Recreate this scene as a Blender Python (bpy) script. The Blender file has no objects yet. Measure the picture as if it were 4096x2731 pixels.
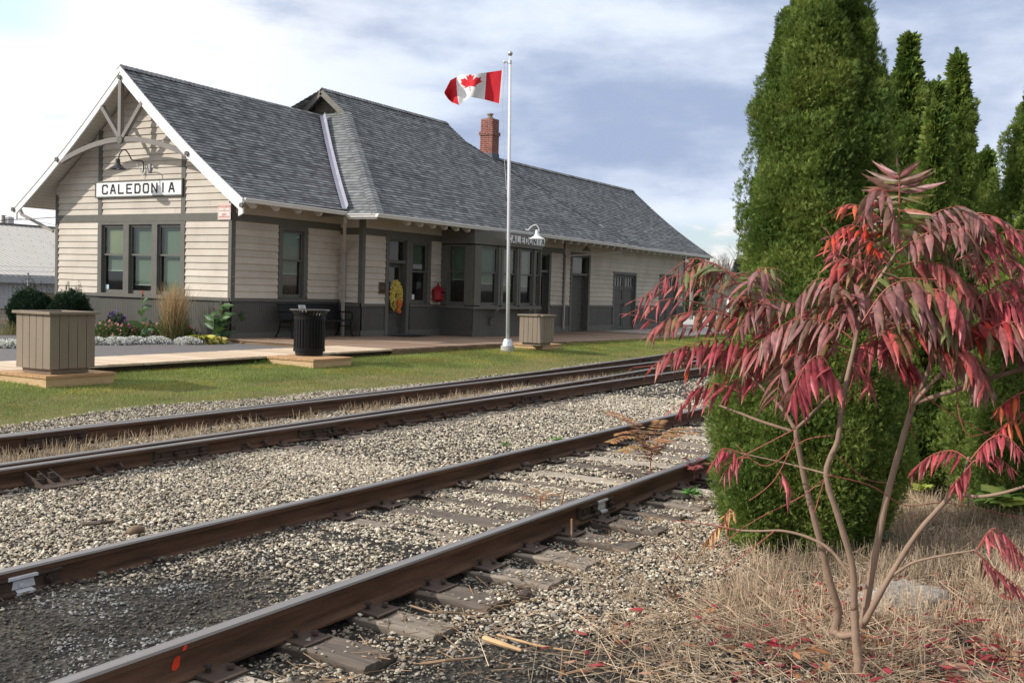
import bpy, math, random
import numpy as np
from mathutils import Vector, Matrix, noise as mnoise
R_ = math.radians
scene = bpy.context.scene
COL = scene.collection
rng = np.random.default_rng(7)
random.seed(7)

# ------------------------------------------------------------------ camera model (from vanishing points of the photograph)
F = 4237.5
CAMZ = 1.67
def _rot(yaw, pitch, roll):
    f = np.array([math.sin(yaw)*math.cos(pitch), math.cos(yaw)*math.cos(pitch), math.sin(pitch)])
    r0 = np.array([math.cos(yaw), -math.sin(yaw), 0.0]); u0 = np.cross(r0, f)
    r = math.cos(roll)*r0 + math.sin(roll)*u0; u = -math.sin(roll)*r0 + math.cos(roll)*u0
    return np.array([r, -u, f])
RC = _rot(R_(59.917), R_(-2.730), R_(1.637))
CP = np.array([0, 0, CAMZ])
def ray(x, y): return RC.T @ np.array([x-2048, y-1365.5, F])
def atZ(x, y, z=0.0):
    d = ray(x, y); return CP + d*((z-CAMZ)/d[2])
def atY(x, y, Y):
    d = ray(x, y); return CP + d*(Y/d[1])
def atX(x, y, X):
    d = ray(x, y); return CP + d*(X/d[0])
def atD(x, y, D):
    return CP + ray(x, y)*(D/F)
def proj(P):
    c = (np.atleast_2d(P) - CP) @ RC.T
    return 2048+F*c[:, 0]/c[:, 2], 1365.5+F*c[:, 1]/c[:, 2], c[:, 2]

# ------------------------------------------------------------------ helpers
class MB:
    def __init__(s): s.v = []; s.f = []; s.m = []; s.uv = None
    def add(s, vs, fs, mi=0):
        o = len(s.v); s.v += [tuple(map(float, p)) for p in vs]
        s.f += [tuple(i+o for i in q) for q in fs]; s.m += [mi]*len(fs)
    def quad(s, a, b, c, d, mi=0): s.add([a, b, c, d], [(0, 1, 2, 3)], mi)
    def box(s, a, b, mi=0):
        x0, y0, z0 = a; x1, y1, z1 = b
        s.hexa([(x0,y0,z0),(x1,y0,z0),(x1,y1,z0),(x0,y1,z0),(x0,y0,z1),(x1,y0,z1),(x1,y1,z1),(x0,y1,z1)], mi)
    def hexa(s, p, mi=0):
        s.add(p, [(0,3,2,1),(4,5,6,7),(0,1,5,4),(1,2,6,5),(2,3,7,6),(3,0,4,7)], mi)
    def bar(s, p, q, w, h, up=(0,0,1), mi=0):
        p = np.array(p, float); q = np.array(q, float); d = q-p; d /= np.linalg.norm(d)
        u = np.array(up, float); sd = np.cross(d, u); sd /= np.linalg.norm(sd); u = np.cross(sd, d)
        a = sd*w/2; b = u*h/2
        s.hexa([p-a-b, p+a-b, q+a-b, q-a-b, p-a+b, p+a+b, q+a+b, q-a+b], mi)
    def tube(s, path, rad, n=8, mi=0, cap=True):
        path = [np.array(p, float) for p in path]
        if np.isscalar(rad): rad = [rad]*len(path)
        rings = []; ref = None
        for i, p in enumerate(path):
            d = path[min(i+1, len(path)-1)]-path[max(i-1, 0)]; d /= max(np.linalg.norm(d), 1e-9)
            if ref is None:
                ref = np.array([0, 0, 1.0]) if abs(d[2]) < .9 else np.array([1.0, 0, 0])
            a = np.cross(d, ref); a /= max(np.linalg.norm(a), 1e-9); b = np.cross(a, d); ref = b
            rings.append([p+rad[i]*(math.cos(t)*a+math.sin(t)*b) for t in [2*math.pi*k/n for k in range(n)]])
        vs = [v for r in rings for v in r]; fs = []
        for i in range(len(rings)-1):
            for k in range(n):
                fs.append((i*n+k, i*n+(k+1) % n, (i+1)*n+(k+1) % n, (i+1)*n+k))
        if cap: fs += [tuple(range(n-1, -1, -1)), tuple((len(rings)-1)*n+k for k in range(n))]
        s.add(vs, fs, mi)
    def lathe(s, c, prof, n=16, mi=0, axis=2):
        vs = []; fs = []
        for r, h in prof:
            for k in range(n):
                t = 2*math.pi*k/n; q = [0, 0, 0]; q[axis] = h
                q[(axis+1) % 3] = r*math.cos(t); q[(axis+2) % 3] = r*math.sin(t)
                vs.append((c[0]+q[0], c[1]+q[1], c[2]+q[2]))
        for i in range(len(prof)-1):
            for k in range(n):
                fs.append((i*n+k, i*n+(k+1) % n, (i+1)*n+(k+1) % n, (i+1)*n+k))
        s.add(vs, fs, mi)
    def ball(s, c, r, mi=0, n=10, sq=1.0):
        prof = [(r*math.sin(math.pi*i/n)+1e-4, -r*sq*math.cos(math.pi*i/n)) for i in range(n+1)]
        s.lathe(c, prof, 12, mi)
    def build(s, name, mats, parent=None, smooth=False, uvs=None):
        me = bpy.data.meshes.new(name)
        off = worldloc(parent)
        me.from_pydata([(x-off[0], y-off[1], z-off[2]) for x, y, z in s.v], [], s.f)
        if not isinstance(mats, (list, tuple)): mats = [mats]
        for m in mats: me.materials.append(m)
        me.polygons.foreach_set('material_index', s.m)
        if smooth: me.polygons.foreach_set('use_smooth', [True]*len(s.f))
        if uvs is not None:
            ul = me.uv_layers.new(name='UVMap'); ul.data.foreach_set('uv', np.array(uvs, np.float32).ravel())
        me.update()
        return link(name, me, parent)
def worldloc(o):
    p = np.zeros(3)
    while o is not None:
        p += np.array(o.location); o = o.parent
    return p
def link(name, me, parent=None):
    o = bpy.data.objects.new(name, me); COL.objects.link(o)
    if parent: o.parent = parent
    return o
def np_mesh(name, V, Fc, mats, parent=None, smooth=False, mi=None, col=None):
    V = np.asarray(V, np.float32); Fc = np.asarray(Fc, np.int32); k = Fc.shape[1]; n = len(Fc)
    V = V - worldloc(parent).astype(np.float32)
    me = bpy.data.meshes.new(name)
    me.vertices.add(len(V)); me.vertices.foreach_set('co', V.ravel())
    me.loops.add(n*k); me.loops.foreach_set('vertex_index', Fc.ravel())
    me.polygons.add(n); me.polygons.foreach_set('loop_start', np.arange(n, dtype=np.int32)*k)
    if not isinstance(mats, (list, tuple)): mats = [mats]
    for m in mats: me.materials.append(m)
    if mi is not None: me.polygons.foreach_set('material_index', np.asarray(mi, np.int32))
    me.polygons.foreach_set('use_smooth', np.full(n, smooth))
    if col is not None:
        a = me.color_attributes.new('Col', 'FLOAT_COLOR', 'POINT'); c = np.ones((len(V), 4), np.float32); c[:, :3] = col
        a.data.foreach_set('color', c.ravel())
    me.update(calc_edges=True)
    return link(name, me, parent)
def tag(o, label=None, cat=None, group=None, kind=None):
    if label: o['label'] = label
    if cat: o['category'] = cat
    if group: o['group'] = group
    if kind: o['kind'] = kind
    return o
def thing(name, label, cat, loc=(0, 0, 0), group=None):
    o = bpy.data.objects.new(name, None); COL.objects.link(o); o.location = [float(a) for a in loc]
    o.empty_display_size = .2
    return tag(o, label, cat, group)
def dup(root, loc=None, rotz=None, scale=None, label=None, group=None):
    r = root.copy(); COL.objects.link(r)
    if loc is not None: r.location = [float(a) for a in loc]
    if rotz is not None: r.rotation_euler = (0, 0, rotz)
    if scale is not None: r.scale = scale
    if label: r['label'] = label
    if group: r['group'] = group
    for ch in list(root.children):
        c = ch.copy(); COL.objects.link(c); c.parent = r
        for g in list(ch.children):
            d = g.copy(); COL.objects.link(d); d.parent = c
    return r

# ------------------------------------------------------------------ materials
def nt(name):
    m = bpy.data.materials.new(name); m.use_nodes = True; t = m.node_tree
    return m, t, t.nodes['Principled BSDF']
def N(t, typ, **k):
    n = t.nodes.new(typ)
    for a, b in k.items():
        if a == 'i':
            for x, y in b.items(): n.inputs[x].default_value = y
        else: setattr(n, a, b)
    return n
def ramp(t, fac, stops):
    r = N(t, 'ShaderNodeValToRGB'); e = r.color_ramp.elements
    while len(e) < len(stops): e.new(.5)
    for q, (p, c) in zip(e, stops): q.position = p; q.color = (*c, 1)
    t.links.new(fac, r.inputs['Fac']); return r.outputs['Color']
def M(name, col, rough=.7, var=.12, scale=3., stretch=(1, 1, 1), bump=0., bscale=40., metal=0., spec=.4, fine=0.):
    m, t, b = nt(name); L = t.links.new
    tc = N(t, 'ShaderNodeTexCoord'); mp = N(t, 'ShaderNodeMapping'); mp.inputs['Scale'].default_value = stretch
    L(tc.outputs['Object'], mp.inputs['Vector'])
    n = N(t, 'ShaderNodeTexNoise', i={'Scale': scale, 'Detail': 6., 'Roughness': .6}); L(mp.outputs[0], n.inputs['Vector'])
    lo = tuple(c*(1-var) for c in col); hi = tuple(min(1, c*(1+var)) for c in col)
    L(ramp(t, n.outputs['Fac'], [(.25, lo), (.75, hi)]), b.inputs['Base Color'])
    b.inputs['Roughness'].default_value = rough; b.inputs['Metallic'].default_value = metal
    b.inputs['Specular IOR Level'].default_value = spec
    if bump:
        n2 = N(t, 'ShaderNodeTexNoise', i={'Scale': bscale, 'Detail': 5.}); L(mp.outputs[0], n2.inputs['Vector'])
        bp = N(t, 'ShaderNodeBump', i={'Strength': bump, 'Distance': .01}); L(n2.outputs['Fac'], bp.inputs['Height'])
        L(bp.outputs[0], b.inputs['Normal'])
    return m
def M_island(name, stops, rough=.7, trans=0., spec=.3, noise=0.):
    """colour differs per loose piece (leaf, stone, blade)"""
    m, t, b = nt(name); L = t.links.new
    g = N(t, 'ShaderNodeNewGeometry')
    fac = g.outputs['Random Per Island']
    if noise:
        nz = N(t, 'ShaderNodeTexNoise', i={'Scale': noise, 'Detail': 3.}); L(g.outputs['Position'], nz.inputs['Vector'])
        mr = N(t, 'ShaderNodeMapRange', i={1: .3, 2: .7}); L(nz.outputs['Fac'], mr.inputs[0])
        mx = N(t, 'ShaderNodeMix', i={0: .5}); L(fac, mx.inputs[2]); L(mr.outputs[0], mx.inputs[3]); fac = mx.outputs[0]
    c = ramp(t, fac, stops); L(c, b.inputs['Base Color'])
    b.inputs['Roughness'].default_value = rough; b.inputs['Specular IOR Level'].default_value = spec
    if trans:
        tr = N(t, 'ShaderNodeBsdfTranslucent'); L(c, tr.inputs['Color'])
        mx = N(t, 'ShaderNodeMixShader', i={0: trans}); L(b.outputs[0], mx.inputs[1]); L(tr.outputs[0], mx.inputs[2])
        L(mx.outputs[0], t.nodes['Material Output'].inputs['Surface'])
    return m
def M_attr(name, rough=.8, trans=0., spec=.3, bump=0., under=None):
    m, t, b = nt(name); L = t.links.new
    a = N(t, 'ShaderNodeAttribute', attribute_name='Col'); cc = a.outputs['Color']
    if under:
        ge = N(t, 'ShaderNodeNewGeometry'); mu = N(t, 'ShaderNodeMix', data_type='RGBA', i={7: (*under, 1)}); fm = N(t, 'ShaderNodeMath', operation='MULTIPLY', i={1: .55})
        L(ge.outputs['Backfacing'], fm.inputs[0]); L(fm.outputs[0], mu.inputs[0]); L(cc, mu.inputs[6]); nz = N(t, 'ShaderNodeTexNoise', i={'Scale': 45., 'Detail': 3.}); L(ge.outputs['Position'], nz.inputs['Vector'])
        mv = N(t, 'ShaderNodeMix', data_type='RGBA', blend_type='MULTIPLY', i={0: 1.}); L(mu.outputs[2], mv.inputs[6]); L(ramp(t, nz.outputs['Fac'], [(.3, (.62, .68, .6)), (.7, (1.3, 1.25, 1.25))]), mv.inputs[7]); cc = mv.outputs[2]
    L(cc, b.inputs['Base Color'])
    b.inputs['Roughness'].default_value = rough; b.inputs['Specular IOR Level'].default_value = spec
    if trans:
        tr = N(t, 'ShaderNodeBsdfTranslucent'); L(cc, tr.inputs['Color'])
        mx = N(t, 'ShaderNodeMixShader', i={0: trans}); L(b.outputs[0], mx.inputs[1]); L(tr.outputs[0], mx.inputs[2])
        L(mx.outputs[0], t.nodes['Material Output'].inputs['Surface'])
    return m
def M_planks(name, axis, width, stops, rough=.7, grain=(40, 1.5, 1)):
    """separate boards along one axis, each with its own tone and grain"""
    m, t, b = nt(name); L = t.links.new
    g = N(t, 'ShaderNodeNewGeometry'); sp = N(t, 'ShaderNodeSeparateXYZ'); L(g.outputs['Position'], sp.inputs[0])
    dv = N(t, 'ShaderNodeMath', operation='DIVIDE', i={1: width}); L(sp.outputs[axis], dv.inputs[0])
    fl = N(t, 'ShaderNodeMath', operation='FLOOR'); L(dv.outputs[0], fl.inputs[0])
    wn = N(t, 'ShaderNodeTexWhiteNoise', noise_dimensions='1D'); L(fl.outputs[0], wn.inputs['W'])
    mp = N(t, 'ShaderNodeMapping'); mp.inputs['Scale'].default_value = grain; L(g.outputs['Position'], mp.inputs['Vector'])
    n = N(t, 'ShaderNodeTexNoise', i={'Scale': 1., 'Detail': 6.}); L(mp.outputs[0], n.inputs['Vector'])
    n2 = N(t, 'ShaderNodeTexNoise', i={'Scale': .6, 'Detail': 4.}); L(g.outputs['Position'], n2.inputs['Vector'])
    ad = N(t, 'ShaderNodeMath', operation='MULTIPLY_ADD', i={1: .45}); L(wn.outputs['Value'], ad.inputs[0])
    ml = N(t, 'ShaderNodeMath', operation='MULTIPLY_ADD', i={1: .35}); L(n.outputs['Fac'], ml.inputs[0]); 
    m3 = N(t, 'ShaderNodeMath', operation='MULTIPLY', i={1: .4}); L(n2.outputs['Fac'], m3.inputs[0]); L(m3.outputs[0], ml.inputs[2])
    L(ml.outputs[0], ad.inputs[2])
    L(ramp(t, ad.outputs[0], stops), b.inputs['Base Color']); b.inputs['Roughness'].default_value = rough
    b.inputs['Specular IOR Level'].default_value = .25
    return m
def M_shingle(name, dark=(.062, .066, .071), mid=(.15, .157, .166), light=(.31, .32, .33), row=.14):
    m, t, b = nt(name); L = t.links.new
    uv = N(t, 'ShaderNodeUVMap'); sp = N(t, 'ShaderNodeSeparateXYZ'); L(uv.outputs[0], sp.inputs[0])
    def math_(op, a, b_=None, c=None):
        n = N(t, 'ShaderNodeMath', operation=op)
        for k, q in enumerate((a, b_, c)):
            if q is None: continue
            if isinstance(q, (int, float)): n.inputs[k].default_value = q
            else: L(q, n.inputs[k])
        return n.outputs[0]
    r = math_('FLOOR', math_('DIVIDE', sp.outputs[1], row))
    wn = N(t, 'ShaderNodeTexWhiteNoise', noise_dimensions='1D'); L(r, wn.inputs['W'])
    u = math_('ADD', sp.outputs[0], math_('MULTIPLY', wn.outputs['Value'], 5.0))
    vals = []
    for w, off in ((.17, 0.), (.29, 3.3)):
        c = math_('FLOOR', math_('DIVIDE', math_('ADD', u, off), w))
        cv = N(t, 'ShaderNodeCombineXYZ'); L(c, cv.inputs[0]); L(r, cv.inputs[1])
        w2 = N(t, 'ShaderNodeTexWhiteNoise', noise_dimensions='2D'); L(cv.outputs[0], w2.inputs['Vector']); vals.append(w2.outputs['Value'])
    ge = N(t, 'ShaderNodeNewGeometry')
    nz = N(t, 'ShaderNodeTexNoise', i={'Scale': 55., 'Detail': 4.}); L(ge.outputs['Position'], nz.inputs['Vector'])
    nb = N(t, 'ShaderNodeTexNoise', i={'Scale': .7, 'Detail': 4.}); L(ge.outputs['Position'], nb.inputs['Vector'])
    s = math_('ADD', math_('MULTIPLY', vals[0], .36), math_('MULTIPLY', vals[1], .24))
    s = math_('ADD', s, math_('MULTIPLY', nz.outputs['Fac'], .26)); s = math_('ADD', s, math_('MULTIPLY', nb.outputs['Fac'], .22))
    L(ramp(t, s, [(.2, dark), (.52, mid), (.86, light)]), b.inputs['Base Color'])
    b.inputs['Roughness'].default_value = .82; b.inputs['Specular IOR Level'].default_value = .35
    bp = N(t, 'ShaderNodeBump', i={'Strength': .35, 'Distance': .006}); L(nz.outputs['Fac'], bp.inputs['Height']); L(bp.outputs[0], b.inputs['Normal'])
    return m
def M_glass(name, tint=(.58, .65, .60)):
    m, t, b = nt(name); L = t.links.new
    tr = N(t, 'ShaderNodeBsdfTransparent'); tr.inputs[0].default_value = (*tint, 1)
    gl = N(t, 'ShaderNodeBsdfGlossy'); gl.inputs['Roughness'].default_value = .03; gl.inputs[0].default_value = (.9, .95, 1, 1)
    ge = N(t, 'ShaderNodeNewGeometry'); dt = N(t, 'ShaderNodeVectorMath', operation='DOT_PRODUCT'); L(ge.outputs['Incoming'], dt.inputs[0]); L(ge.outputs['Normal'], dt.inputs[1])
    ab = N(t, 'ShaderNodeMath', operation='ABSOLUTE'); L(dt.outputs['Value'], ab.inputs[0]); om = N(t, 'ShaderNodeMath', operation='SUBTRACT', i={0: 1.}); L(ab.outputs[0], om.inputs[1])
    pw = N(t, 'ShaderNodeMath', operation='POWER', i={1: 4.}); L(om.outputs[0], pw.inputs[0]); fr = N(t, 'ShaderNodeMath', operation='MULTIPLY_ADD', i={1: .9, 2: .05}); L(pw.outputs[0], fr.inputs[0])
    mx = N(t, 'ShaderNodeMixShader'); L(fr.outputs[0], mx.inputs[0]); L(tr.outputs[0], mx.inputs[1]); L(gl.outputs[0], mx.inputs[2])
    L(mx.outputs[0], t.nodes['Material Output'].inputs['Surface'])
    return m
def M_brick(name):
    m, t, b = nt(name); L = t.links.new
    uv = N(t, 'ShaderNodeUVMap')
    bk = N(t, 'ShaderNodeTexBrick', i={'Color1': (.29, .075, .05, 1), 'Color2': (.17, .055, .042, 1), 'Mortar': (.42, .36, .31, 1), 'Scale': 1., 'Mortar Size': .007, 'Brick Width': .215, 'Row Height': .075, 'Bias': -.2})
    L(uv.outputs[0], bk.inputs['Vector'])
    n = N(t, 'ShaderNodeTexNoise', i={'Scale': 7., 'Detail': 5.}); mx = N(t, 'ShaderNodeMix', data_type='RGBA', blend_type='MULTIPLY', i={0: .8})
    L(bk.outputs['Color'], mx.inputs[6]); L(ramp(t, n.outputs['Fac'], [(.3, (.55, .5, .48)), (.65, (1.2, 1.2, 1.2))]), mx.inputs[7])
    L(mx.outputs[2], b.inputs['Base Color']); b.inputs['Roughness'].default_value = .9
    bp = N(t, 'ShaderNodeBump', i={'Strength': .6, 'Distance': .01}); bp.invert = True; L(bk.outputs['Fac'], bp.inputs['Height']); L(bp.outputs[0], b.inputs['Normal'])
    return m

def M_boards(name, col, rough=.75):
    m, t, b = nt(name); L = t.links.new; g = N(t, 'ShaderNodeNewGeometry')
    n = N(t, 'ShaderNodeTexNoise', i={'Scale': 1.1, 'Detail': 7., 'Roughness': .65}); L(g.outputs['Position'], n.inputs['Vector'])
    mp = N(t, 'ShaderNodeMapping'); mp.inputs['Scale'].default_value = (2.5, 2.5, 22); L(g.outputs['Position'], mp.inputs['Vector']); n2 = N(t, 'ShaderNodeTexNoise', i={'Scale': 1., 'Detail': 6., 'Roughness': .7}); L(mp.outputs[0], n2.inputs['Vector'])
    c1 = ramp(t, g.outputs['Random Per Island'], [(0, tuple(c*.90 for c in col)), (1, tuple(c*1.05 for c in col))])
    c2 = ramp(t, n.outputs['Fac'], [(.28, (.84, .82, .79)), (.6, (1.03, 1.03, 1.03))]); c3 = ramp(t, n2.outputs['Fac'], [(.24, (.72, .69, .66)), (.36, (1., 1., 1.))])
    for c in (c2, c3):
        mx = N(t, 'ShaderNodeMix', data_type='RGBA', blend_type='MULTIPLY', i={0: 1.}); L(c1, mx.inputs[6]); L(c, mx.inputs[7]); c1 = mx.outputs[2]
    L(c1, b.inputs['Base Color']); b.inputs['Roughness'].default_value = rough; b.inputs['Specular IOR Level'].default_value = .3
    return m
cream = M_boards('cream_paint', (.60, .545, .465))
cream_soffit = M('soffit_paint', (.50, .46, .40), .8, .06, 2)
trim = M('grey_trim_paint', (.128, .124, .107), .6, .12, 2.5, bump=.1, bscale=50)
trim_dark = M('grey_panel_paint', (.088, .086, .074), .6, .14, 1.2, (1, 1, .4), .1, 50)
white = M('white_paint', (.84, .84, .83), .55, .05, 3, bump=.05)
gutter_white = M('gutter_white', (.82, .82, .80), .45, .06, 2)
downspout_m = M('downspout_beige', (.45, .41, .36), .5, .06, 2)
shingle = M_shingle('grey_shingles')
cap_m = M_shingle('cap_shingles', (.11, .115, .12), (.17, .18, .19), (.26, .27, .28))
flash_m = M('valley_metal', (.36, .36, .43), .5, .12, 2.5, metal=.0)
old_wood = M('weathered_shingle', (.17, .16, .13), .9, .4, 6, (1, 1, 1), .4, 30)
glass = M_glass('window_glass')
blind_m = M('roller_blind', (.28, .33, .265), .8, .1, 1.5)
blind_y = M('yellowed_blind', (.46, .46, .30), .8, .18, 1.6)
inside_m = M('dark_interior', (.05, .045, .04), .9, .2)
black = M('black_enamel', (.007, .007, .008), .42, .2, 8, spec=.22)
sign_black = M('black_lettering', (.012, .012, .012), .5, .05)
red_paint = M('red_paint', (.32, .012, .016), .45, .15, 6)
warn_red = M('warning_red', (.60, .20, .19), .5, .05)
silver = M('brushed_aluminium', (.72, .73, .75), .38, .05, 4, metal=.55)
grey_metal = M('dull_metal', (.35, .35, .36), .5, .15, 10, metal=.4)
brass = M('brass', (.20, .11, .05), .5, .1)
taupe = M('taupe_plank_paint', (.25, .20, .15), .7, .12, 2.2, (1, 1, .5), .12, 60)
groove = M('plank_groove', (.07, .05, .045), .9, .1)
fresh = M('fresh_lumber', (.58, .40, .22), .75, .18, 3, (2, 2, 12), .1, 30)
boardwalk_m = M_planks('new_deck_boards', 0, .145, [(.15, (.38, .27, .18)), (.5, (.60, .46, .33)), (.85, (.74, .61, .47))], grain=(60, 3, 3))
platform_m = M_planks('brown_deck_boards', 0, .145, [(.15, (.15, .095, .065)), (.5, (.25, .165, .115)), (.85, (.36, .26, .19))], grain=(60, 3, 3))
dark_wood = M('dark_timber', (.10, .075, .05), .9, .35, 4, (1, 1, 6), .3, 25)
concrete = M('concrete', (.42, .41, .38), .9, .12, 5, bump=.2, bscale=60)
asphalt_m = M('asphalt', (.155, .145, .145), .9, .16, 25, bump=.4, bscale=180)
brick_m = M_brick('chimney_brick')
shed_roof_m = M('ribbed_roof_metal', (.46, .44, .41), .55, .05, .8)
shed_wall_m = M('ribbed_wall_metal', (.62, .63, .65), .55, .04, .8)

# ------------------------------------------------------------------ world, sun
sun_dir = np.array([-0.632, 0.555, 0.541]); sun_dir /= np.linalg.norm(sun_dir)
w = bpy.data.worlds.new('World'); scene.world = w; w.use_nodes = True
t = w.node_tree; L = t.links.new; bg = t.nodes['Background']; bg.inputs['Strength'].default_value = .1
sky = N(t, 'ShaderNodeTexSky', sky_type='NISHITA'); sky.sun_disc = False
sky.sun_elevation = R_(32.7); sky.sun_rotation = math.atan2(sun_dir[0], sun_dir[1]); sky.air_density = 1.2; sky.dust_density = 1.5
tc = N(t, 'ShaderNodeTexCoord'); sp = N(t, 'ShaderNodeSeparateXYZ'); L(tc.outputs['Generated'], sp.inputs[0])
def wm(op, a, b_=None, c=None, clamp=False):
    n = N(t, 'ShaderNodeMath', operation=op); n.use_clamp = clamp
    for k, q in enumerate((a, b_, c)):
        if q is None: continue
        if isinstance(q, (int, float)): n.inputs[k].default_value = q
        else: L(q, n.inputs[k])
    return n.outputs[0]
def wramp(fac, a, b_):
    n = N(t, 'ShaderNodeMapRange', interpolation_type='SMOOTHSTEP', i={1: a, 2: b_}); L(fac, n.inputs[0]); return n.outputs[0]
def wmix(f, a, b_):
    n = N(t, 'ShaderNodeMix', data_type='RGBA')
    if isinstance(f, float): n.inputs[0].default_value = f
    else: L(f, n.inputs[0])
    for s_, q in ((6, a), (7, b_)):
        if isinstance(q, tuple): n.inputs[s_].default_value = (*q, 1)
        else: L(q, n.inputs[s_])
    return n.outputs[2]
az = wm('ARCTAN2', sp.outputs[1], sp.outputs[0])          # 30 deg = view axis; larger = further left
el = wm('ARCSINE', sp.outputs[2])
cv = N(t, 'ShaderNodeCombineXYZ'); L(wm('MULTIPLY', az, 2.2), cv.inputs[0]); L(wm('MULTIPLY', el, 7.5), cv.inputs[1])
n1 = N(t, 'ShaderNodeTexNoise', i={'Scale': 1.25, 'Detail': 7., 'Roughness': .52, 'Distortion': .25}); L(cv.outputs[0], n1.inputs['Vector'])
cv2 = N(t, 'ShaderNodeCombineXYZ'); L(wm('MULTIPLY', az, 5.), cv2.inputs[0]); L(wm('MULTIPLY', el, 14.), cv2.inputs[1]); cv2.inputs[2].default_value = 4.2
n2 = N(t, 'ShaderNodeTexNoise', i={'Scale': 1.5, 'Detail': 8., 'Roughness': .55}); L(cv2.outputs[0], n2.inputs['Vector'])
left = wramp(az, R_(33), R_(52))                            # brighter toward the sun's side
shade = wramp(wm('ADD', wm('ADD', n1.outputs['Fac'], wm('MULTIPLY', wm('SUBTRACT', n2.outputs['Fac'], .5), .5)), wm('MULTIPLY', left, .26)), .33, .66)
cloud = wmix(shade, (2.9, 3.55, 5.05), (6.1, 6.7, 7.7))
cloud = wmix(wm('MULTIPLY', left, wramp(n2.outputs['Fac'], .22, .48)), cloud, (7.9, 8.0, 8.2))
low = wm('SUBTRACT', 1., wramp(wm('ADD', el, wm('MULTIPLY', wm('SUBTRACT', n1.outputs['Fac'], .5), .10)), R_(3.2), R_(5.0)))
right = wm('SUBTRACT', 1., wramp(az, R_(24), R_(40)))
gap = wm('MULTIPLY', low, right)
cum = wramp(wm('ADD', n2.outputs['Fac'], wm('MULTIPLY', wm('SUBTRACT', R_(2.2), el), 4.5)), .47, .56)
clear = wmix(.35, wmix(wramp(el, R_(0), R_(6)), (6.0, 6.9, 7.5), (4.5, 6.2, 7.6)), sky.outputs[0])
clear = wmix(cum, clear, (7.3, 7.1, 6.9))
col = wmix(gap, cloud, clear)
blue2 = wm('MULTIPLY', wramp(az, R_(51), R_(56)), wm('SUBTRACT', 1., wramp(wm('ABSOLUTE', wm('SUBTRACT', el, R_(12.6))), R_(.3), R_(2.2))))
col = wmix(wm('MULTIPLY', blue2, .9), col, (5.4, 7.1, 7.7))
up = wramp(el, R_(18), R_(50))
front = wramp(sp.outputs[1], -.75, .35)
col = wmix(up, col, wmix(.25, wmix(front, (6.6, 6.6, 6.6), (9.8, 9.9, 10.2)), sky.outputs[0]))
behind = wramp(sp.outputs[1], -.7, .03)
mb_ = N(t, 'ShaderNodeMix', data_type='RGBA', blend_type='MULTIPLY', i={0: 1.}); L(col, mb_.inputs[6]); L(wmix(behind, (.74, .72, .68), (1., 1., 1.)), mb_.inputs[7]); col = mb_.outputs[2]
below = wramp(el, R_(-3), R_(-.2))
col = wmix(below, (2., 2., 1.9), col)
L(col, bg.inputs['Color'])
sl = bpy.data.lights.new('sun', 'SUN'); sl.energy = 2.8; sl.angle = R_(.9); sl.color = (1, .94, .86)
so = bpy.data.objects.new('sun', sl); COL.objects.link(so); so.rotation_euler = Vector(sun_dir).to_track_quat('Z', 'Y').to_euler(); so.location = (-20, 20, 30)

cam = bpy.data.cameras.new('camera'); co = bpy.data.objects.new('camera', cam); COL.objects.link(co)
cam.sensor_width = 36; cam.lens = F/4096*36; cam.clip_end = 4000; cam.clip_start = .05
mw = Matrix.Identity(4)
for i in range(3):
    mw[i][0] = RC[0][i]; mw[i][1] = -RC[1][i]; mw[i][2] = -RC[2][i]; mw[i][3] = CP[i]
co.matrix_world = mw; scene.camera = co
scene.view_settings.view_transform = 'Standard'; scene.view_settings.look = 'None'
scene.view_settings.exposure = .48; scene.view_settings.gamma = 1
scene.cycles.use_denoising = True
scene.cycles.max_bounces = 6; scene.cycles.transparent_max_bounces = 12
# ================================================================== THE SETTING
def smooth(a, b, x):
    t_ = np.clip((np.asarray(x, float)-a)/(b-a), 0, 1); return t_*t_*(3-2*t_)
def vnoise(x, y, s=1.0, seed=0):
    """cheap smooth value noise, numpy"""
    x = np.asarray(x, float)/s; y = np.asarray(y, float)/s
    xi = np.floor(x).astype(int); yi = np.floor(y).astype(int); fx = x-xi; fy = y-yi
    fx = fx*fx*(3-2*fx); fy = fy*fy*(3-2*fy)
    def h(a, b):
        n = (a*374761393 + b*668265263 + seed*1442695041) & 0x7fffffff
        n = ((n ^ (n >> 13))*1274126177) & 0x7fffffff
        return ((n ^ (n >> 16)) & 0xffff)/65535.0
    return (h(xi, yi)*(1-fx)+h(xi+1, yi)*fx)*(1-fy)+(h(xi, yi+1)*(1-fx)+h(xi+1, yi+1)*fx)*fy
def gz(x, y):
    """height of the ground sheet"""
    x = np.asarray(x, float); y = np.asarray(y, float)
    z = .15*smooth(10.8, 13.8, y)
    z = z + .10*np.exp(-(((x-5.3)/1.3)**2+((y-1.0)/1.0)**2))*1.0            # low mound under the sumac
    z = z + smooth(3.22, 3.38, y)*(1-smooth(4.72, 4.86, y))*(.060-.035*smooth(4.8, 6.6, x))*(np.abs(x) < 70)   # ballast heaped between the near rails
    z = z - .05*smooth(30, 42, x)*smooth(10, 14, y)
    return z
def ballast_edge(x): return 10.45+.45*vnoise(x, 0*np.asarray(x), 1.6, 3)+.5*np.exp(-((np.asarray(x)-9.5)/2.0)**2)
def sheet(name, xs, ys, zf, mat, dz=0.):
    X, Y = np.meshgrid(xs, ys, indexing='ij'); V = np.stack([X.ravel(), Y.ravel(), (zf(X, Y)+dz).ravel()], 1)
    ny = len(ys); i, j = np.meshgrid(np.arange(len(xs)-1), np.arange(ny-1), indexing='ij'); a = (i*ny+j).ravel()
    return np_mesh(name, V, np.stack([a, a+ny, a+ny+1, a+1], 1), mat, smooth=True)
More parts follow.
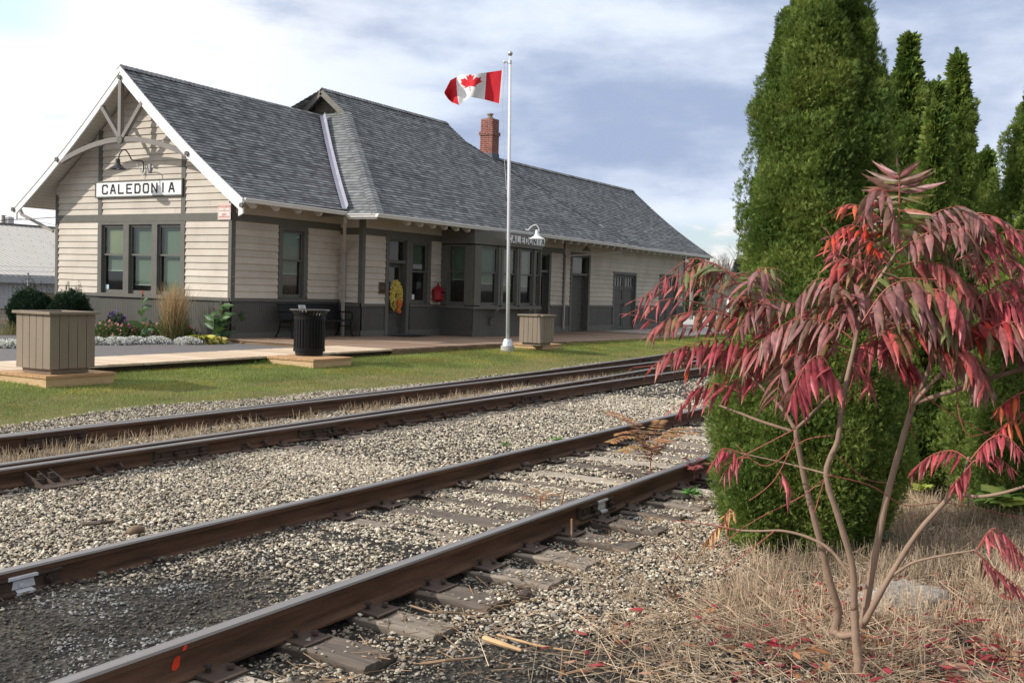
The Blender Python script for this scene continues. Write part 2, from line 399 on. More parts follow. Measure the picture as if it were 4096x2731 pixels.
# soil under the ballast: dark cinders, greyer and browner in patches
m, t, b = nt('cinder_soil'); L = t.links.new
ge = N(t, 'ShaderNodeNewGeometry')
a1 = N(t, 'ShaderNodeTexNoise', i={'Scale': 2.2, 'Detail': 8., 'Roughness': .7}); L(ge.outputs['Position'], a1.inputs['Vector'])
a2 = N(t, 'ShaderNodeTexVoronoi', i={'Scale': 38.}); L(ge.outputs['Position'], a2.inputs['Vector'])
c1 = ramp(t, a1.outputs['Fac'], [(.3, (.020, .019, .018)), (.5, (.042, .039, .036)), (.72, (.10, .092, .08))])
c2 = ramp(t, a2.outputs['Color'], [(.2, (.6, .6, .6)), (.85, (1.6, 1.55, 1.45))])
mx = N(t, 'ShaderNodeMix', data_type='RGBA', blend_type='MULTIPLY', i={0: 1.}); L(c1, mx.inputs[6]); L(c2, mx.inputs[7])
L(mx.outputs[2], b.inputs['Base Color']); b.inputs['Roughness'].default_value = .95; b.inputs['Specular IOR Level'].default_value = .2
bp = N(t, 'ShaderNodeBump', i={'Strength': .8, 'Distance': .02}); L(a2.outputs['Distance'], bp.inputs['Height']); L(bp.outputs[0], b.inputs['Normal'])
soil = m
xs = np.concatenate([[-1500, -400, -120, -50, -25, -12, -6], np.arange(-3, 14, .22), np.arange(14, 60, 1.), [65, 80, 100, 150, 300, 700, 1800]])
ys = np.concatenate([[-1500, -400, -120, -40, -15, -6], np.arange(-3, 2.6, .22), np.arange(2.6, 5.4, .07), np.arange(5.4, 11, .25), np.arange(11, 30, .4), [35, 50, 80, 120, 300, 700, 1800]])
def rough_gz(X, Y): return gz(X, Y) + .03*(vnoise(X, Y, .6, 1)-.5)*(np.abs(X) < 60)*(np.abs(Y) < 10.5)
tag(sheet('ground', xs, ys, rough_gz, soil), kind='structure')
# lawn and the rough land beyond
m, t, b = nt('lawn_soil'); L = t.links.new
ge = N(t, 'ShaderNodeNewGeometry')
a1 = N(t, 'ShaderNodeTexNoise', i={'Scale': .9, 'Detail': 8., 'Roughness': .65}); L(ge.outputs['Position'], a1.inputs['Vector'])
L(ramp(t, a1.outputs['Fac'], [(.3, (.08, .11, .03)), (.55, (.13, .15, .05)), (.75, (.24, .19, .09))]), b.inputs['Base Color']); b.inputs['Roughness'].default_value = .95
b.inputs['Specular IOR Level'].default_value = .1
lawn_m = m
def lawn_sheet():
    xs_ = np.concatenate([np.arange(-20, 60, .35), [70, 90, 130]])
    n = 12; V = []; Fq = []
    lo = np.array([float(ballast_edge(np.array([x]))[0]) for x in xs_])
    for i, x in enumerate(xs_):
        for k in range(n): 
            y = lo[i]+(16.2-lo[i])*k/(n-1); V.append((x, y, float(gz(x, y))+.012))
    for i in range(len(xs_)-1):
        for k in range(n-1):
            a = i*n+k; Fq.append((a, a+n, a+n+1, a+1))
    return np_mesh('lawn', V, Fq, lawn_m, smooth=True)
tag(lawn_sheet(), kind='structure')
mb = MB(); mb.add([(-40, 15.62, .205), (18.9, 15.62, .205), (18.9, 15.9, .205), (19.13, 19.2, .19), (19.13, 26, .19), (-40, 60, .19)], [(0, 1, 2, 3, 4, 5)])
tag(mb.build('asphalt_path', asphalt_m), kind='structure')
mb = MB(); mb.add([(38.6, 14.6, .15), (90, 14.6, .11), (90, 30, .11), (47.9, 30, .15), (38.6, 18.3, .165)], [(0, 1, 2, 3, 4)])
tag(mb.build('concrete_pavement', concrete), kind='structure')
mb = MB(); mb.add([(-60, 42, .16), (60, 30, .1), (400, 30, .1), (400, 300, .1), (-60, 300, .16)], [(0, 1, 2, 3, 4)])
tag(mb.build('rough_field', M('dry_field', (.21, .17, .10), .95, .3, .4)), kind='structure')
# boardwalk: separate fresh boards laid across, on a joist frame
def decking(name, x0, x1, ya, yb, zf, mat, sidem, skirt, pitch=.145, thick=.038):
    mb = MB(); k = 0; x = x0
    while x < x1-.01:
        xe = min(x+pitch-.006, x1); j = random.uniform(-.008, .008); z0, z1 = zf(x), zf(xe); d = random.uniform(-.002, .002)
        mb.hexa([(x, ya+j, z0-thick), (xe, ya+j, z1-thick), (xe, yb, z1-thick), (x, yb, z0-thick), (x, ya+j, z0+d), (xe, ya+j, z1+d), (xe, yb, z1+d), (x, yb, z0+d)])
        x += pitch; k += 1
    o = mb.build(name, mat); tag(o, kind='structure')
    s = MB()
    n = max(1, int((x1-x0)/3.6))
    for i in range(n):
        a, c = x0+(x1-x0)*i/n, x0+(x1-x0)*(i+1)/n-.004
        s.hexa([(a, ya+.03+skirt, zf(a)-.28), (c, ya+.03+skirt, zf(c)-.28), (c, ya+.07+skirt, zf(c)-.28), (a, ya+.07+skirt, zf(a)-.28), (a, ya+.03+skirt, zf(a)-thick-.002), (c, ya+.03+skirt, zf(c)-thick-.002), (c, ya+.07+skirt, zf(c)-thick-.002), (a, ya+.07+skirt, zf(a)-thick-.002)])
    s.box((x0+.02, ya+.09+skirt, zf(x0)-.28), (x0+.06, yb-.02, zf(x0)-thick-.002))
    e = s.build('edge_beam', sidem, o)
    return o
decking('boardwalk', -9, 19.06, 14.12, 15.68, lambda x: .30, boardwalk_m, dark_wood, .12)
def plat_z(x): return .30-.13*float(smooth(21, 35, x))
decking('platform', 19.07, 38.6, 14.12, 19.3, plat_z, platform_m, M('platform_edge_timber', (.20, .135, .075), .85, .35, 1.2, (1, 1, 5), .2, 25), -.025)
# ---- ballast stones, real pebbles
ico_v, ico_f = None, None
def ico():
    p = (1+5**.5)/2
    v = np.array([(-1,p,0),(1,p,0),(-1,-p,0),(1,-p,0),(0,-1,p),(0,1,p),(0,-1,-p),(0,1,-p),(p,0,-1),(p,0,1),(-p,0,-1),(-p,0,1)], float); v /= np.linalg.norm(v[0])
    f = np.array([(0,11,5),(0,5,1),(0,1,7),(0,7,10),(0,10,11),(1,5,9),(5,11,4),(11,10,2),(10,7,6),(7,1,8),(3,9,4),(3,4,2),(3,2,6),(3,6,8),(3,8,9),(4,9,5),(2,4,11),(6,2,10),(8,6,7),(9,8,1)])
    return v, f
ov = np.array([(1,0,0),(-1,0,0),(0,1,0),(0,-1,0),(0,0,1),(0,0,-1)], float)
of = np.array([(0,2,4),(2,1,4),(1,3,4),(3,0,4),(2,0,5),(1,2,5),(3,1,5),(0,3,5)])
def stones(name, x, y, z, size, colr, mat, tmpl, parent=None, smooth_=True):
    v, f = tmpl; n = len(x); k = len(v)
    sc = size[:, None]*np.stack([rng.uniform(.8, 1.35, n), rng.uniform(.6, 1.0, n), rng.uniform(.34, .7, n)], 1)
    a = rng.uniform(0, 2*np.pi, n); ti = rng.normal(0, .3, n)
    P = v[None]*(1+rng.uniform(-.30, .30, (n, k, 1)))*sc[:, None]
    ct, st = np.cos(ti)[:, None], np.sin(ti)[:, None]
    X = P[..., 0]*ct - P[..., 2]*st; Z = P[..., 0]*st + P[..., 2]*ct; Y = P[..., 1]
    ca, sa = np.cos(a)[:, None], np.sin(a)[:, None]
    W = np.stack([X*ca-Y*sa+x[:, None], X*sa+Y*ca+y[:, None], Z+z[:, None]], 2).reshape(-1, 3)
    Fc = (f[None]+(np.arange(n)*k)[:, None, None]).reshape(-1, 3)
    if name is None: return W, Fc, np.repeat(colr, k, 0)
    return np_mesh(name, W, Fc, mat, parent, smooth=smooth_, col=np.repeat(colr, k, 0))
pal = np.array([(.50,.45,.36),(.42,.37,.29),(.60,.55,.46),(.33,.27,.20),(.27,.25,.23),(.47,.40,.29),(.20,.17,.14),(.37,.35,.32),(.66,.62,.54),(.30,.22,.15),(.13,.115,.10)])
palw = np.array([.17,.15,.13,.11,.09,.10,.06,.08,.05,.04,.02])
def tie_like(x, y): return np.zeros_like(x, bool)
TIE_X = [3.15+.53*i for i in range(60)]
def cinder(x, y):
    """0..1 how black and bare the bed is"""
    d = np.exp(-(((x-3.0)/1.25)**2+((y-4.0)/.75)**2))*1.25
    d = np.maximum(d, .95*np.exp(-(((x-3.5)/.75)**2+((y-2.2)/.55)**2)))
    d = np.maximum(d, .75*np.exp(-((y-4.66)/.13)**2)*smooth(9, 3, x)+.5*np.exp(-((y-3.08)/.12)**2))
    d = np.maximum(d, .9*np.exp(-(((x-4.25)/.30)**2+((y-1.95)/.45)**2)))
    d = np.maximum(d, .5*np.exp(-((y-7.32)/.13)**2)+.4*np.exp(-((y-5.05)/.1)**2))
    return np.clip(d + .35*(vnoise(x, y, .7, 5)-.62), 0, 1)
def in_view(x, y, mx=1900):
    px, py, dp = proj(np.stack([x, y, np.zeros_like(x)], 1))
    return (dp > .5) & (px > -mx) & (px < 4096+mx) & (py < 3500)
def scatter(n, x0, x1, y0, y1):
    x = rng.uniform(x0, x1, n); y = rng.uniform(y0, y1, n); k = in_view(x, y); return x[k], y[k]
def bed_mask(x, y):
    """where ballast lies"""
    ok = y < ballast_edge(x)+.1
    straw = np.exp(-(((x-5.6)/1.35)**2+((y-.9)/1.1)**2))
    ok &= ~(rng.uniform(size=len(x)) < np.clip(straw*1.6-.25, 0, .93))
    ok &= ~((x > 6.2) & (y < 1.9) & (rng.uniform(size=len(x)) < .8))
    for yc in (3.29, 4.797, 7.565, 9.06): ok &= np.abs(y-yc) > .055
    # ties of the near track mostly swept clean
    tx = (x-TIE_X[0]) % .53; ont = ((tx < .115) | (tx > .415)) & (y > 2.74) & (y < 5.36)
    ins = (y > 3.36) & (y < 4.72)
    keepout = np.where(ins, .10+.62*smooth(4.3, 5.6, x), np.where(y < 3.25, .72, .75))*(.55+.9*vnoise(x, y, .3, 61))
    ok &= ~(ont & (rng.uniform(size=len(x)) < keepout))
    return ok
stone_m = M_attr('pebble', .85, bump=0.)
def ballast(n, box_, smin, smax, tmpl):
    x, y = scatter(n, *box_); k = bed_mask(x, y); x, y = x[k], y[k]
    d = cinder(x, y); k = rng.uniform(size=len(x)) > d*.5; x, y, d = x[k], y[k], d[k]
    s = smin+(smax-smin)*rng.beta(1.0, 4.2, len(x)); s *= np.where(d > .4, .8, 1.)
    c = 1.22*(pal*.8+pal.mean(1, keepdims=True)*.2)[rng.choice(len(pal), len(x), p=palw/palw.sum())]*rng.uniform(.8, 1.15, (len(x), 1))
    dirty = np.clip(d*1.5+rng.uniform(-.3, .25, len(x)), 0, 1)[:, None]
    c = c*np.array([1.06, 1.02, .94]); c = c*(1-dirty)+(c*.16+np.array([.022, .021, .020]))*dirty; ash = (dirty[:, 0] > .5) & (vnoise(x, y, .28, 77) > .66); c[ash] = np.array([.27, .27, .26])*rng.uniform(.5, 1.2, (ash.sum(), 1))
    far = (y > 9.4)[:, None]; c = np.where(far, c*.85, c)
    tx = (x-TIE_X[0]) % .53; ont = ((tx < .115) | (tx > .415)) & (y > 2.74) & (y < 5.36)
    z = rough_gz(x, y)+s*.25+rng.uniform(0, .012, len(x))+np.where(ont & ~((y > 3.3) & (y < 4.78)), .042, np.where(ont, .03*smooth(4.8, 6.6, x), 0))
    return stones(None, x, y, z, s, c, stone_m, tmpl)
T1_, T2_ = ico(), (ov, of)
parts_ = [ballast(165000, (0., 8.0, .3, 8.6), .005, .025, T1_), ballast(105000, (7.0, 16., .6, 11.8), .008, .027, T1_), ballast(36000, (14., 36., 2., 11.6), .014, .040, T2_)]
offs = np.cumsum([0]+[len(q[0]) for q in parts_])
tag(np_mesh('ballast_stones', np.concatenate([q[0] for q in parts_]), np.concatenate([q[1]+o_ for q, o_ in zip(parts_, offs)]), stone_m, smooth=False, col=np.concatenate([q[2] for q in parts_])), kind='stuff')
# ---- lawn grass: single blades
def blades(name, x, y, z, h, lean, wid, colr, mat, parent=None, two=False):
    n = len(x); a = rng.uniform(0, 2*np.pi, n); l = rng.uniform(0, 1, n)*lean
    dx, dy = np.cos(a)*l*h, np.sin(a)*l*h; b_ = rng.uniform(0, 2*np.pi, n); wx, wy = np.cos(b_)*wid, np.sin(b_)*wid
    B0 = np.stack([x-wx, y-wy, z], 1); B1 = np.stack([x+wx, y+wy, z], 1)
    if not two:
        T = np.stack([x+dx, y+dy, z+h*np.sqrt(np.clip(1-l**2, .05, 1))], 1)
        V = np.stack([B0, B1, T], 1).reshape(-1, 3); return np_mesh(name, V, np.arange(3*n).reshape(-1, 3), mat, parent, col=np.repeat(colr, 3, 0))
    hz = h*np.sqrt(np.clip(1-l**2, .02, 1))
    M0 = np.stack([x+dx*.4-wx*.8, y+dy*.4-wy*.8, z+hz*.6], 1); M1 = np.stack([x+dx*.4+wx*.8, y+dy*.4+wy*.8, z+hz*.6], 1)
    T0 = np.stack([x+dx-wx*.25, y+dy-wy*.25, z+hz], 1); T1 = np.stack([x+dx+wx*.25, y+dy+wy*.25, z+hz], 1)
    V = np.stack([B0, B1, M1, M0, T1, T0], 1).reshape(-1, 3); o = (np.arange(n)*6)[:, None]
    Fq = np.concatenate([o+np.array([0, 1, 2, 3]), o+np.array([3, 2, 4, 5])])
    return np_mesh(name, V, Fq, mat, parent, col=np.repeat(colr, 6, 0))
blade_m = M_attr('grass_blade', .7, .35, .2)
x, y = scatter(290000, 2, 46, 10.5, 14.7)
e = ballast_edge(x); k = (y > e-.05) & ~((y > 14.35) & (x < 38)); x, y, e = x[k], y[k], e[k]
brown = np.clip(1.45-(y-e)/.9+1.2*(vnoise(x, y*1.5, 1.3, 9)-.5)+.9*(vnoise(x, y*1.8, .35, 4)-.5), 0, 1)
streak = np.exp(-((y-(e+.95+.15*vnoise(x, y*0, 2, 2)))/.16)**2)*(vnoise(x, y*2, 1.1, 8) > .42)*.9
brown = np.clip(np.maximum(brown, streak), 0, 1)*.95
k = rng.uniform(size=len(x)) < np.where(y < e+.25, .35+1.6*np.clip(y-e, 0, 1), 1.); x, y, brown = x[k], y[k], brown[k]
cg = np.array([.26, .31, .085])*rng.uniform(.6, 1.35, (len(x), 1)) + np.array([.03, .02, 0])*rng.uniform(0, 1, (len(x), 1))
cg *= (.62+.7*vnoise(x, y, .8, 21))[:, None]; yl = (vnoise(x, y*1.6, .9, 23) > .62)[:, None]; cg = np.where(yl, cg*np.array([1.35, 1.05, .95]), cg)
cb = np.array([.46, .35, .18])*rng.uniform(.65, 1.2, (len(x), 1))
isb = (rng.uniform(size=len(x)) < brown)[:, None]; c = np.where(isb, cb, cg)
tag(blades('lawn_grass', x, y, gz(x, y)+.005, rng.uniform(.025, .062, len(x))*np.where(isb[:, 0], .8, 1), .85, rng.uniform(.003, .0055, len(x)), c, blade_m), kind='stuff')
# taller tufts against the deck edge and the stands
def tuft(name, label, cat, px, py, n, spread, h, c, z=None, group=None, wid=.004, lean=.6, xyz=None):
    p = np.array(xyz, float) if xyz is not None else atZ(px, py, .12 if z is None else z)
    th = thing(name, label, cat, p, group)
    x = p[0]+rng.normal(0, spread, n); y = p[1]+rng.normal(0, spread*.5, n)
    blades('blades', x, y, np.full(n, p[2]), rng.uniform(.5, 1., n)*h, lean, np.full(n, wid), np.array(c)*rng.uniform(.7, 1.3, (n, 1)), blade_m, th, two=True)
    return th
tuft('grass_tuft', 'tall green grass tuft against the front edge of the boardwalk, left of the bin stand', 'grass tuft', 1050, 1462, 260, .22, .17, (.12, .21, .045))
tuft('weed_clump', 'bushy bright green weed clump at the platform edge left of the flagpole', 'weeds', 1800, 1408, 420, .42, .17, (.13, .23, .05))
tuft('weed_clump', 'small green sprout between the rails near the right edge of the nearest tie row', 'weeds', 2760, 1972, 60, .06, .05, (.10, .26, .05), .03)
tuft('weed_clump', 'pale green sprout in the ballast left of the dandelion', 'weeds', 2025, 1783, 40, .05, .07, (.16, .24, .08), .02)
# strips of bleached dry grass between the far rails
x, y = scatter(10500, 1.5, 30, 7.95, 8.85); k = (vnoise(x, y, .5, 31) > .5) & (x < 18) | (vnoise(x, y, .8, 33) > .62); x, y = x[k], y[k]
c = np.array([.50, .39, .26])*rng.uniform(.55, 1.25, (len(x), 1)); far = (x > 19)[:, None]; c = np.where(far, np.array([.17, .2, .07])*rng.uniform(.6, 1.2, (len(x), 1)), c)
tag(blades('dry_grass', x, y, np.zeros(len(x))+.02, rng.uniform(.06, .15, len(x)), .95, np.full(len(x), .004), c, blade_m, two=True), kind='stuff')
# dry mown straw under the sumac
def straw_density(x, y):
    s = np.exp(-(((x-5.5)/1.15)**2+((y-.85)/.95)**2))*1.35
    s = np.maximum(s, smooth(5.9, 6.8, x)*smooth(2.1, 1.5, y)*.8)
    s = s*(1-.95*np.exp(-(((x-5.75)/.26)**2+((y-.92)/.22)**2)))*(1-.75*np.exp(-(((x-4.45)/.35)**2+((y-1.35)/.4)**2)))
    return np.clip(s*(.25+1.5*smooth(.25, .75, vnoise(x, y, .28, 41))), 0, 1)
x, y = scatter(95000, 3.6, 12, -1.2, 2.6); k = rng.uniform(size=len(x)) < straw_density(x, y); x, y = x[k], y[k]
st = rng.uniform(size=len(x)) < np.where(x > 5.15, .62, .15)
h = np.where(st, rng.uniform(.06, .19, len(x)), rng.uniform(.10, .24, len(x)))
n = len(x); c = np.array([.66, .53, .385])*rng.uniform(.45, 1.25, (n, 1))*np.array([1, 1, 1])*(.72+.5*vnoise(x, y, .5, 44))[:, None]
a = rng.uniform(0, 2*np.pi, n); el_ = np.where(st, rng.uniform(1.0, 1.5, n), rng.uniform(0, .55, n)); wd = rng.uniform(.0012, .0026, n)
D = np.stack([np.cos(a)*np.cos(el_), np.sin(a)*np.cos(el_), np.sin(el_)], 1)*h[:, None]
S_ = np.stack([-np.sin(a), np.cos(a), 0*a], 1)*wd[:, None]
B = np.stack([x, y, gz(x, y)+rng.uniform(0, .05, n)*(~st)], 1)
S2 = np.cross(D, S_); S2 /= np.linalg.norm(S2, axis=1)[:, None]; S2 *= wd[:, None]
V = np.stack([B-S_, B+S_, B+D+S_*.6, B+D-S_*.6, B-S2, B+S2, B+D+S2*.6, B+D-S2*.6], 1).reshape(-1, 3); o_ = (np.arange(n)*8)[:, None]
Fq = np.concatenate([o_+np.array([0, 1, 2, 3]), o_+np.array([4, 5, 6, 7])])
straw_m = M_attr('straw', .75, .15, .25)
tag(np_mesh('dry_straw', V, Fq, straw_m, col=np.repeat(c, 8, 0)), kind='stuff')
# soil litter: thin twigs strewn over the stones
x, y = scatter(9000, 2.5, 9, .2, 3.0); k = rng.uniform(size=len(x)) < np.clip(.12+1.2*straw_density(x, y)+.25*(y > 2.6), 0, 1); x, y = x[k], y[k]; n = len(x)
a = rng.uniform(0, 2*np.pi, n); h = rng.uniform(.03, .16, n); el_ = rng.uniform(0, .25, n); wd = rng.uniform(.0012, .003, n)
D = np.stack([np.cos(a)*np.cos(el_), np.sin(a)*np.cos(el_), np.sin(el_)], 1)*h[:, None]; S_ = np.stack([-np.sin(a), np.cos(a), 0*a], 1)*wd[:, None]; up_ = np.array([0, 0, 1.])*wd[:, None]
B = np.stack([x, y, gz(x, y)+rng.uniform(.012, .04, n)], 1)
V = np.stack([B-S_, B+up_*1.5, B+S_, B+D-S_, B+D+up_*1.5, B+D+S_], 1).reshape(-1, 3); o_ = (np.arange(n)*6)[:, None]
Fq = np.concatenate([o_+np.array([0, 1, 4, 3]), o_+np.array([1, 2, 5, 4])])
c = np.array([(.30, .20, .12)])*rng.uniform(.4, 1.5, (n, 1))
tag(np_mesh('twig_litter', V, Fq, straw_m, col=np.repeat(c, 6, 0)), kind='stuff')
# ================================================================== TRACKS
rust = M('rusty_rail_steel', (.118, .064, .040), .78, .62, 3.2, (.55, 5, 5), .35, 45, spec=.3)
rail_top = M('worn_rail_head', (.27, .25, .24), .48, .18, 1.2, (.3, 60, 1), metal=.55)
plate_m = M('rusty_plate', (.075, .05, .038), .75, .35, 9, bump=.3, bscale=50)
bolt_m = M('oily_bolt', (.05, .033, .026), .6, .3, 20)
tie_m = M('weathered_tie', (.24, .20, .16), .9, .5, 2.2, (14, 1.2, 14), .5, 9)
tie_pale = M('bleached_tie', (.42, .36, .29), .9, .35, 2.2, (14, 1.2, 14), .4, 9)
tie_dark = M('creosote_tie', (.13, .105, .085), .9, .5, 2.2, (14, 1.2, 14), .5, 9)
spray_white = M('white_paint_mark', (.70, .71, .75), .7, .1, 8)
spray_orange = M('orange_paint_mark', (.80, .06, .02), .7, .2, 12)
RP = [(-.066, 0), (.066, 0), (.066, .011), (.012, .030), (.009, .105), (.033, .114), (.036, .140), (.029, .150), (-.029, .150), (-.036, .140), (-.033, .114), (-.009, .105), (-.012, .030), (-.066, .011)]
TOPSEG = {6, 7, 8}
def rail(label, xs_, yf, zb, group='steel rails'):
    mb = MB(); k = len(RP); vs = []; fs = []; ms = []
    for x in xs_:
        for (a, h) in RP: vs.append((x, yf(x)+a, zb+h))
    for i in range(len(xs_)-1):
        for j in range(k):
            fs.append((i*k+j, i*k+(j+1) % k, (i+1)*k+(j+1) % k, (i+1)*k+j)); ms.append(1 if j in TOPSEG else 0)
    fs += [tuple(range(k)), tuple((len(xs_)-1)*k+j for j in range(k-1, -1, -1))]; ms += [0, 0]
    mb.v = vs; mb.f = fs; mb.m = ms
    th = thing('rail', label, 'rail', (xs_[0], yf(xs_[0]), zb), group)
    mb.build('rail_bar', [rust, rail_top], th)
    return th
def lerp_y(pts): 
    X_, Y_ = zip(*pts); return lambda x: float(np.interp(x, X_, Y_))
ZN, ZF = .053, .022
yN1 = lerp_y([(0, 3.30), (4, 3.29), (100, 3.29)]); yN2 = lerp_y([(0, 4.80), (100, 4.797)])
yT1 = lerp_y([(0, 7.50), (5, 7.535), (12, 7.59), (22, 7.69), (45, 7.9), (90, 8.3)])
yT2 = lerp_y([(0, 7.68), (5, 7.735), (9.2, 7.775), (13.2, 7.87), (16, 8.02), (19, 8.24), (25, 8.75), (32, 9.45), (45, 11.0), (60, 13.2)])
yF1 = lerp_y([(0, 9.06), (6.2, 9.085), (11, 9.055), (21, 9.12), (45, 9.33), (90, 9.73)])
yF2 = lerp_y([(6.0, 9.165), (9.5, 9.215), (12.5, 9.30), (16, 9.47), (19, 9.66), (22.8, 9.93), (30, 10.6), (45, 12.4), (60, 14.6)])
def rxs(a, b): return list(np.arange(a, 14, .8))+list(np.arange(14, b, 2.5))
r_n1 = rail('nearest rail, brown steel with bright worn head and orange paint mark', rxs(-2, 95), yN1, ZN)
r_n2 = rail('second rail from the camera, far rail of the nearest track', rxs(-2, 95), yN2, ZN)
r_t1 = rail('third rail from the camera, with bolted joint bars facing the stony gap', rxs(-2, 95), yT1, ZF)
r_t2 = rail('rail close behind the third one, parting from it to the right', rxs(-2, 60), yT2, ZF)
r_f1 = rail('rail beyond the strip of dry grass, far side of the middle track', rxs(-2, 95), yF1, ZF)
r_f2 = rail('farthest rail, beside the gravel edge of the lawn, curving away', [6.0, 6.8]+list(np.arange(7.6, 60, 1.2)), yF2, ZF)
def joint(r, x, yf, zb, length=.62, nb=4, white_at=None):
    y = yf(x)-.013
    mb = MB(); a, c = x-length/2, x+length/2
    prof = [(0, .022), (-.045, .018), (-.045, .032), (-.018, .042), (-.016, .088), (-.034, .098), (-.034, .110), (0, .112)]
    vs = [(xx, y+p, zb+h) for xx in (a, c) for p, h in prof]; k = len(prof)
    mb.add(vs, [(j, j+1, k+j+1, k+j) for j in range(k-1)]+[tuple(range(k-1, -1, -1)), tuple(range(k, 2*k))])
    jb = mb.build('joint_bar', plate_m, r)
    for i in range(nb):
        bx = a+length*(i+.5)/nb; m2 = MB()
        if i % 2: m2.lathe((bx, y-.016, zb+.065), [(.001, -.045), (.011, -.045), (.011, -.028), (.022, -.028), (.022, 0)], 6, axis=1)
        else: m2.lathe((bx, y-.016, zb+.065), [(.001, -.018), (.010, -.015), (.015, -.006), (.015, 0)], 10, axis=1)
        m2.build('bolt', bolt_m if i != white_at else spray_white, jb)
    if white_at is not None:
        bx = a+length*(white_at+.5)/nb; m3 = MB()
        m3.quad((bx-.08, y-.0355, zb+.098), (bx+.09, y-.0355, zb+.098), (bx+.09, y-.0355, zb+.1115), (bx-.08, y-.0355, zb+.1115)); m3.quad((bx-.075, y-.036, zb+.1115), (bx+.09, y-.036, zb+.1115), (bx+.085, y-.012, zb+.1145), (bx-.07, y-.012, zb+.1145))
        m3.quad((bx-.05, y-.019, zb+.046), (bx+.085, y-.019, zb+.046), (bx+.075, y-.0175, zb+.088), (bx-.04, y-.0175, zb+.088))
        m3.quad((bx-.04, y-.0462, zb+.019), (bx+.07, y-.0462, zb+.019), (bx+.07, y-.0462, zb+.033), (bx-.04, y-.0462, zb+.033))
        m3.quad((bx-.035, y-.0462, zb+.0335), (bx+.065, y-.0462, zb+.0335), (bx+.06, y-.02, zb+.0435), (bx-.03, y-.02, zb+.0435))
        m3.build('white_paint', spray_white, jb)
jx = lambda px, py, yy: float(atY(px, py, yy)[0])
joint(r_n1, jx(2390, 2045, 3.25), yN1, ZN, .56, 4, 2)
joint(r_n2, jx(30, 2370, 4.76), yN2, ZN, .62, 4, 2)
for px, py in ((722, 1822), (1275, 1745), (2142, 1592)): joint(r_t1, jx(px, py, yT1(8)-.03), yT1, ZF, .62, 4)
for px, py in ((235, 1762), (2088, 1530)): joint(r_f1, jx(px, py, 9.03), yF1, ZF, .68, 4)
joint(r_f2, jx(2585, 1446, 9.95), yF2, ZF, .7, 4)
# orange paint mark on the nearest rail
pm = MB(); ox = jx(735, 2560, 3.25)
pm.quad((ox-.006, 3.29-.0368, ZN+.1185), (ox+.016, 3.29-.0368, ZN+.1185), (ox+.022, 3.29-.0368, ZN+.139), (ox+.004, 3.29-.0368, ZN+.139))
pm.add([(ox-.035, 3.279, ZN+.042), (ox-.012, 3.279, ZN+.036), (ox+.006, 3.2795, ZN+.05), (ox+.012, 3.2805, ZN+.085), (ox-.004, 3.2807, ZN+.096), (ox-.022, 3.280, ZN+.085), (ox-.034, 3.2795, ZN+.062)], [tuple(range(7))])
pm.build('orange_paint', spray_orange, r_n1)
# ---- ties
def make_tie(mat, L_=2.62, w_=.225, h=.16):
    mb = MB(); n = 10; vs = []; fs = []
    for i in range(n+1):
        y = -L_/2+L_*i/n
        jz = random.uniform(-.006, .004); jx_ = random.uniform(-.012, .012)
        c = .012 if i in (0, n) else 0
        vs += [(-w_/2+jx_, y, -h), (w_/2+jx_, y, -h), (w_/2+jx_, y, -.014-c), (w_/2-.016+jx_, y, jz-c), (0, y, jz-.004-c), (-w_/2+.016+jx_, y, jz-c), (-w_/2+jx_, y, -.014-c)]
    k = 7
    for i in range(n):
        for j in range(k): fs.append((i*k+j, (i+1)*k+j, (i+1)*k+(j+1) % k, i*k+(j+1) % k))
    fs += [tuple(range(k)), tuple(n*k+j for j in range(k-1, -1, -1))]
    mb.add(vs, fs); return mb
ties = []
protos = []
for mname, mm in (('brown', tie_m), ('pale', tie_pale), ('dark', tie_dark)):
    me = make_tie(mm).build('railway_tie', mm); protos.append(me)
looks = {0: 1, 1: 2, 2: 0, 3: 2, 4: 0, 5: 0, 6: 2, 7: 2, 8: 2, 9: 0}
lab_near = ['pale bleached tie end nearest the bottom edge of the photo, dusted with black cinder',
 'dark brown tie end just behind the bleached one, a metal plate on its end grain',
 'grey weathered tie end, third along from the bottom of the nearest rail',
 'dark tie half buried in twigs beside the small rusty metal clip',
 'thick weathered tie end with a long split, in front of the cut stubble stalks',
 'low grey tie end half covered with stones, left of the white painted joint',
 'blackish tie sunk in stones just in front of the white painted joint',
 'dark wet-looking tie end right beside the white painted joint',
 'brown tie end with a round bolt lying on it, right of the white painted joint',
 'tie end farthest along the nearest rail before the cedar hides it']
first = {}
for i in range(34):
    x = TIE_X[0]+.53*i+random.uniform(-.03, .03); ki = looks.get(i, random.choice([0, 0, 2, 0, 1]))
    o = protos[ki] if ki not in first else protos[ki].copy()
    if ki in first: COL.objects.link(o)
    first[ki] = 1
    o.location = (x, 4.05+random.uniform(-.05, .05), .042+random.uniform(-.006, .004)+(0.004 if i < 8 else 0)); o.rotation_euler = (0, 0, random.uniform(-.02, .02))
    lab = lab_near[i] if i < len(lab_near) else 'half buried wooden tie of the nearest track, seen between its two rails'
    tag(o, lab, 'railway tie', 'ties of the nearest track')
for i in range(20):
    x = 4.4+.55*i; o = protos[2].copy(); COL.objects.link(o); o.location = (x, 8.33, .012+random.uniform(-.004, .004)); o.rotation_euler = (0, 0, random.uniform(-.02, .02))
    tag(o, 'dark wooden tie of the middle track, mostly sunk in stones and dry grass', 'railway tie', 'ties of the middle track')
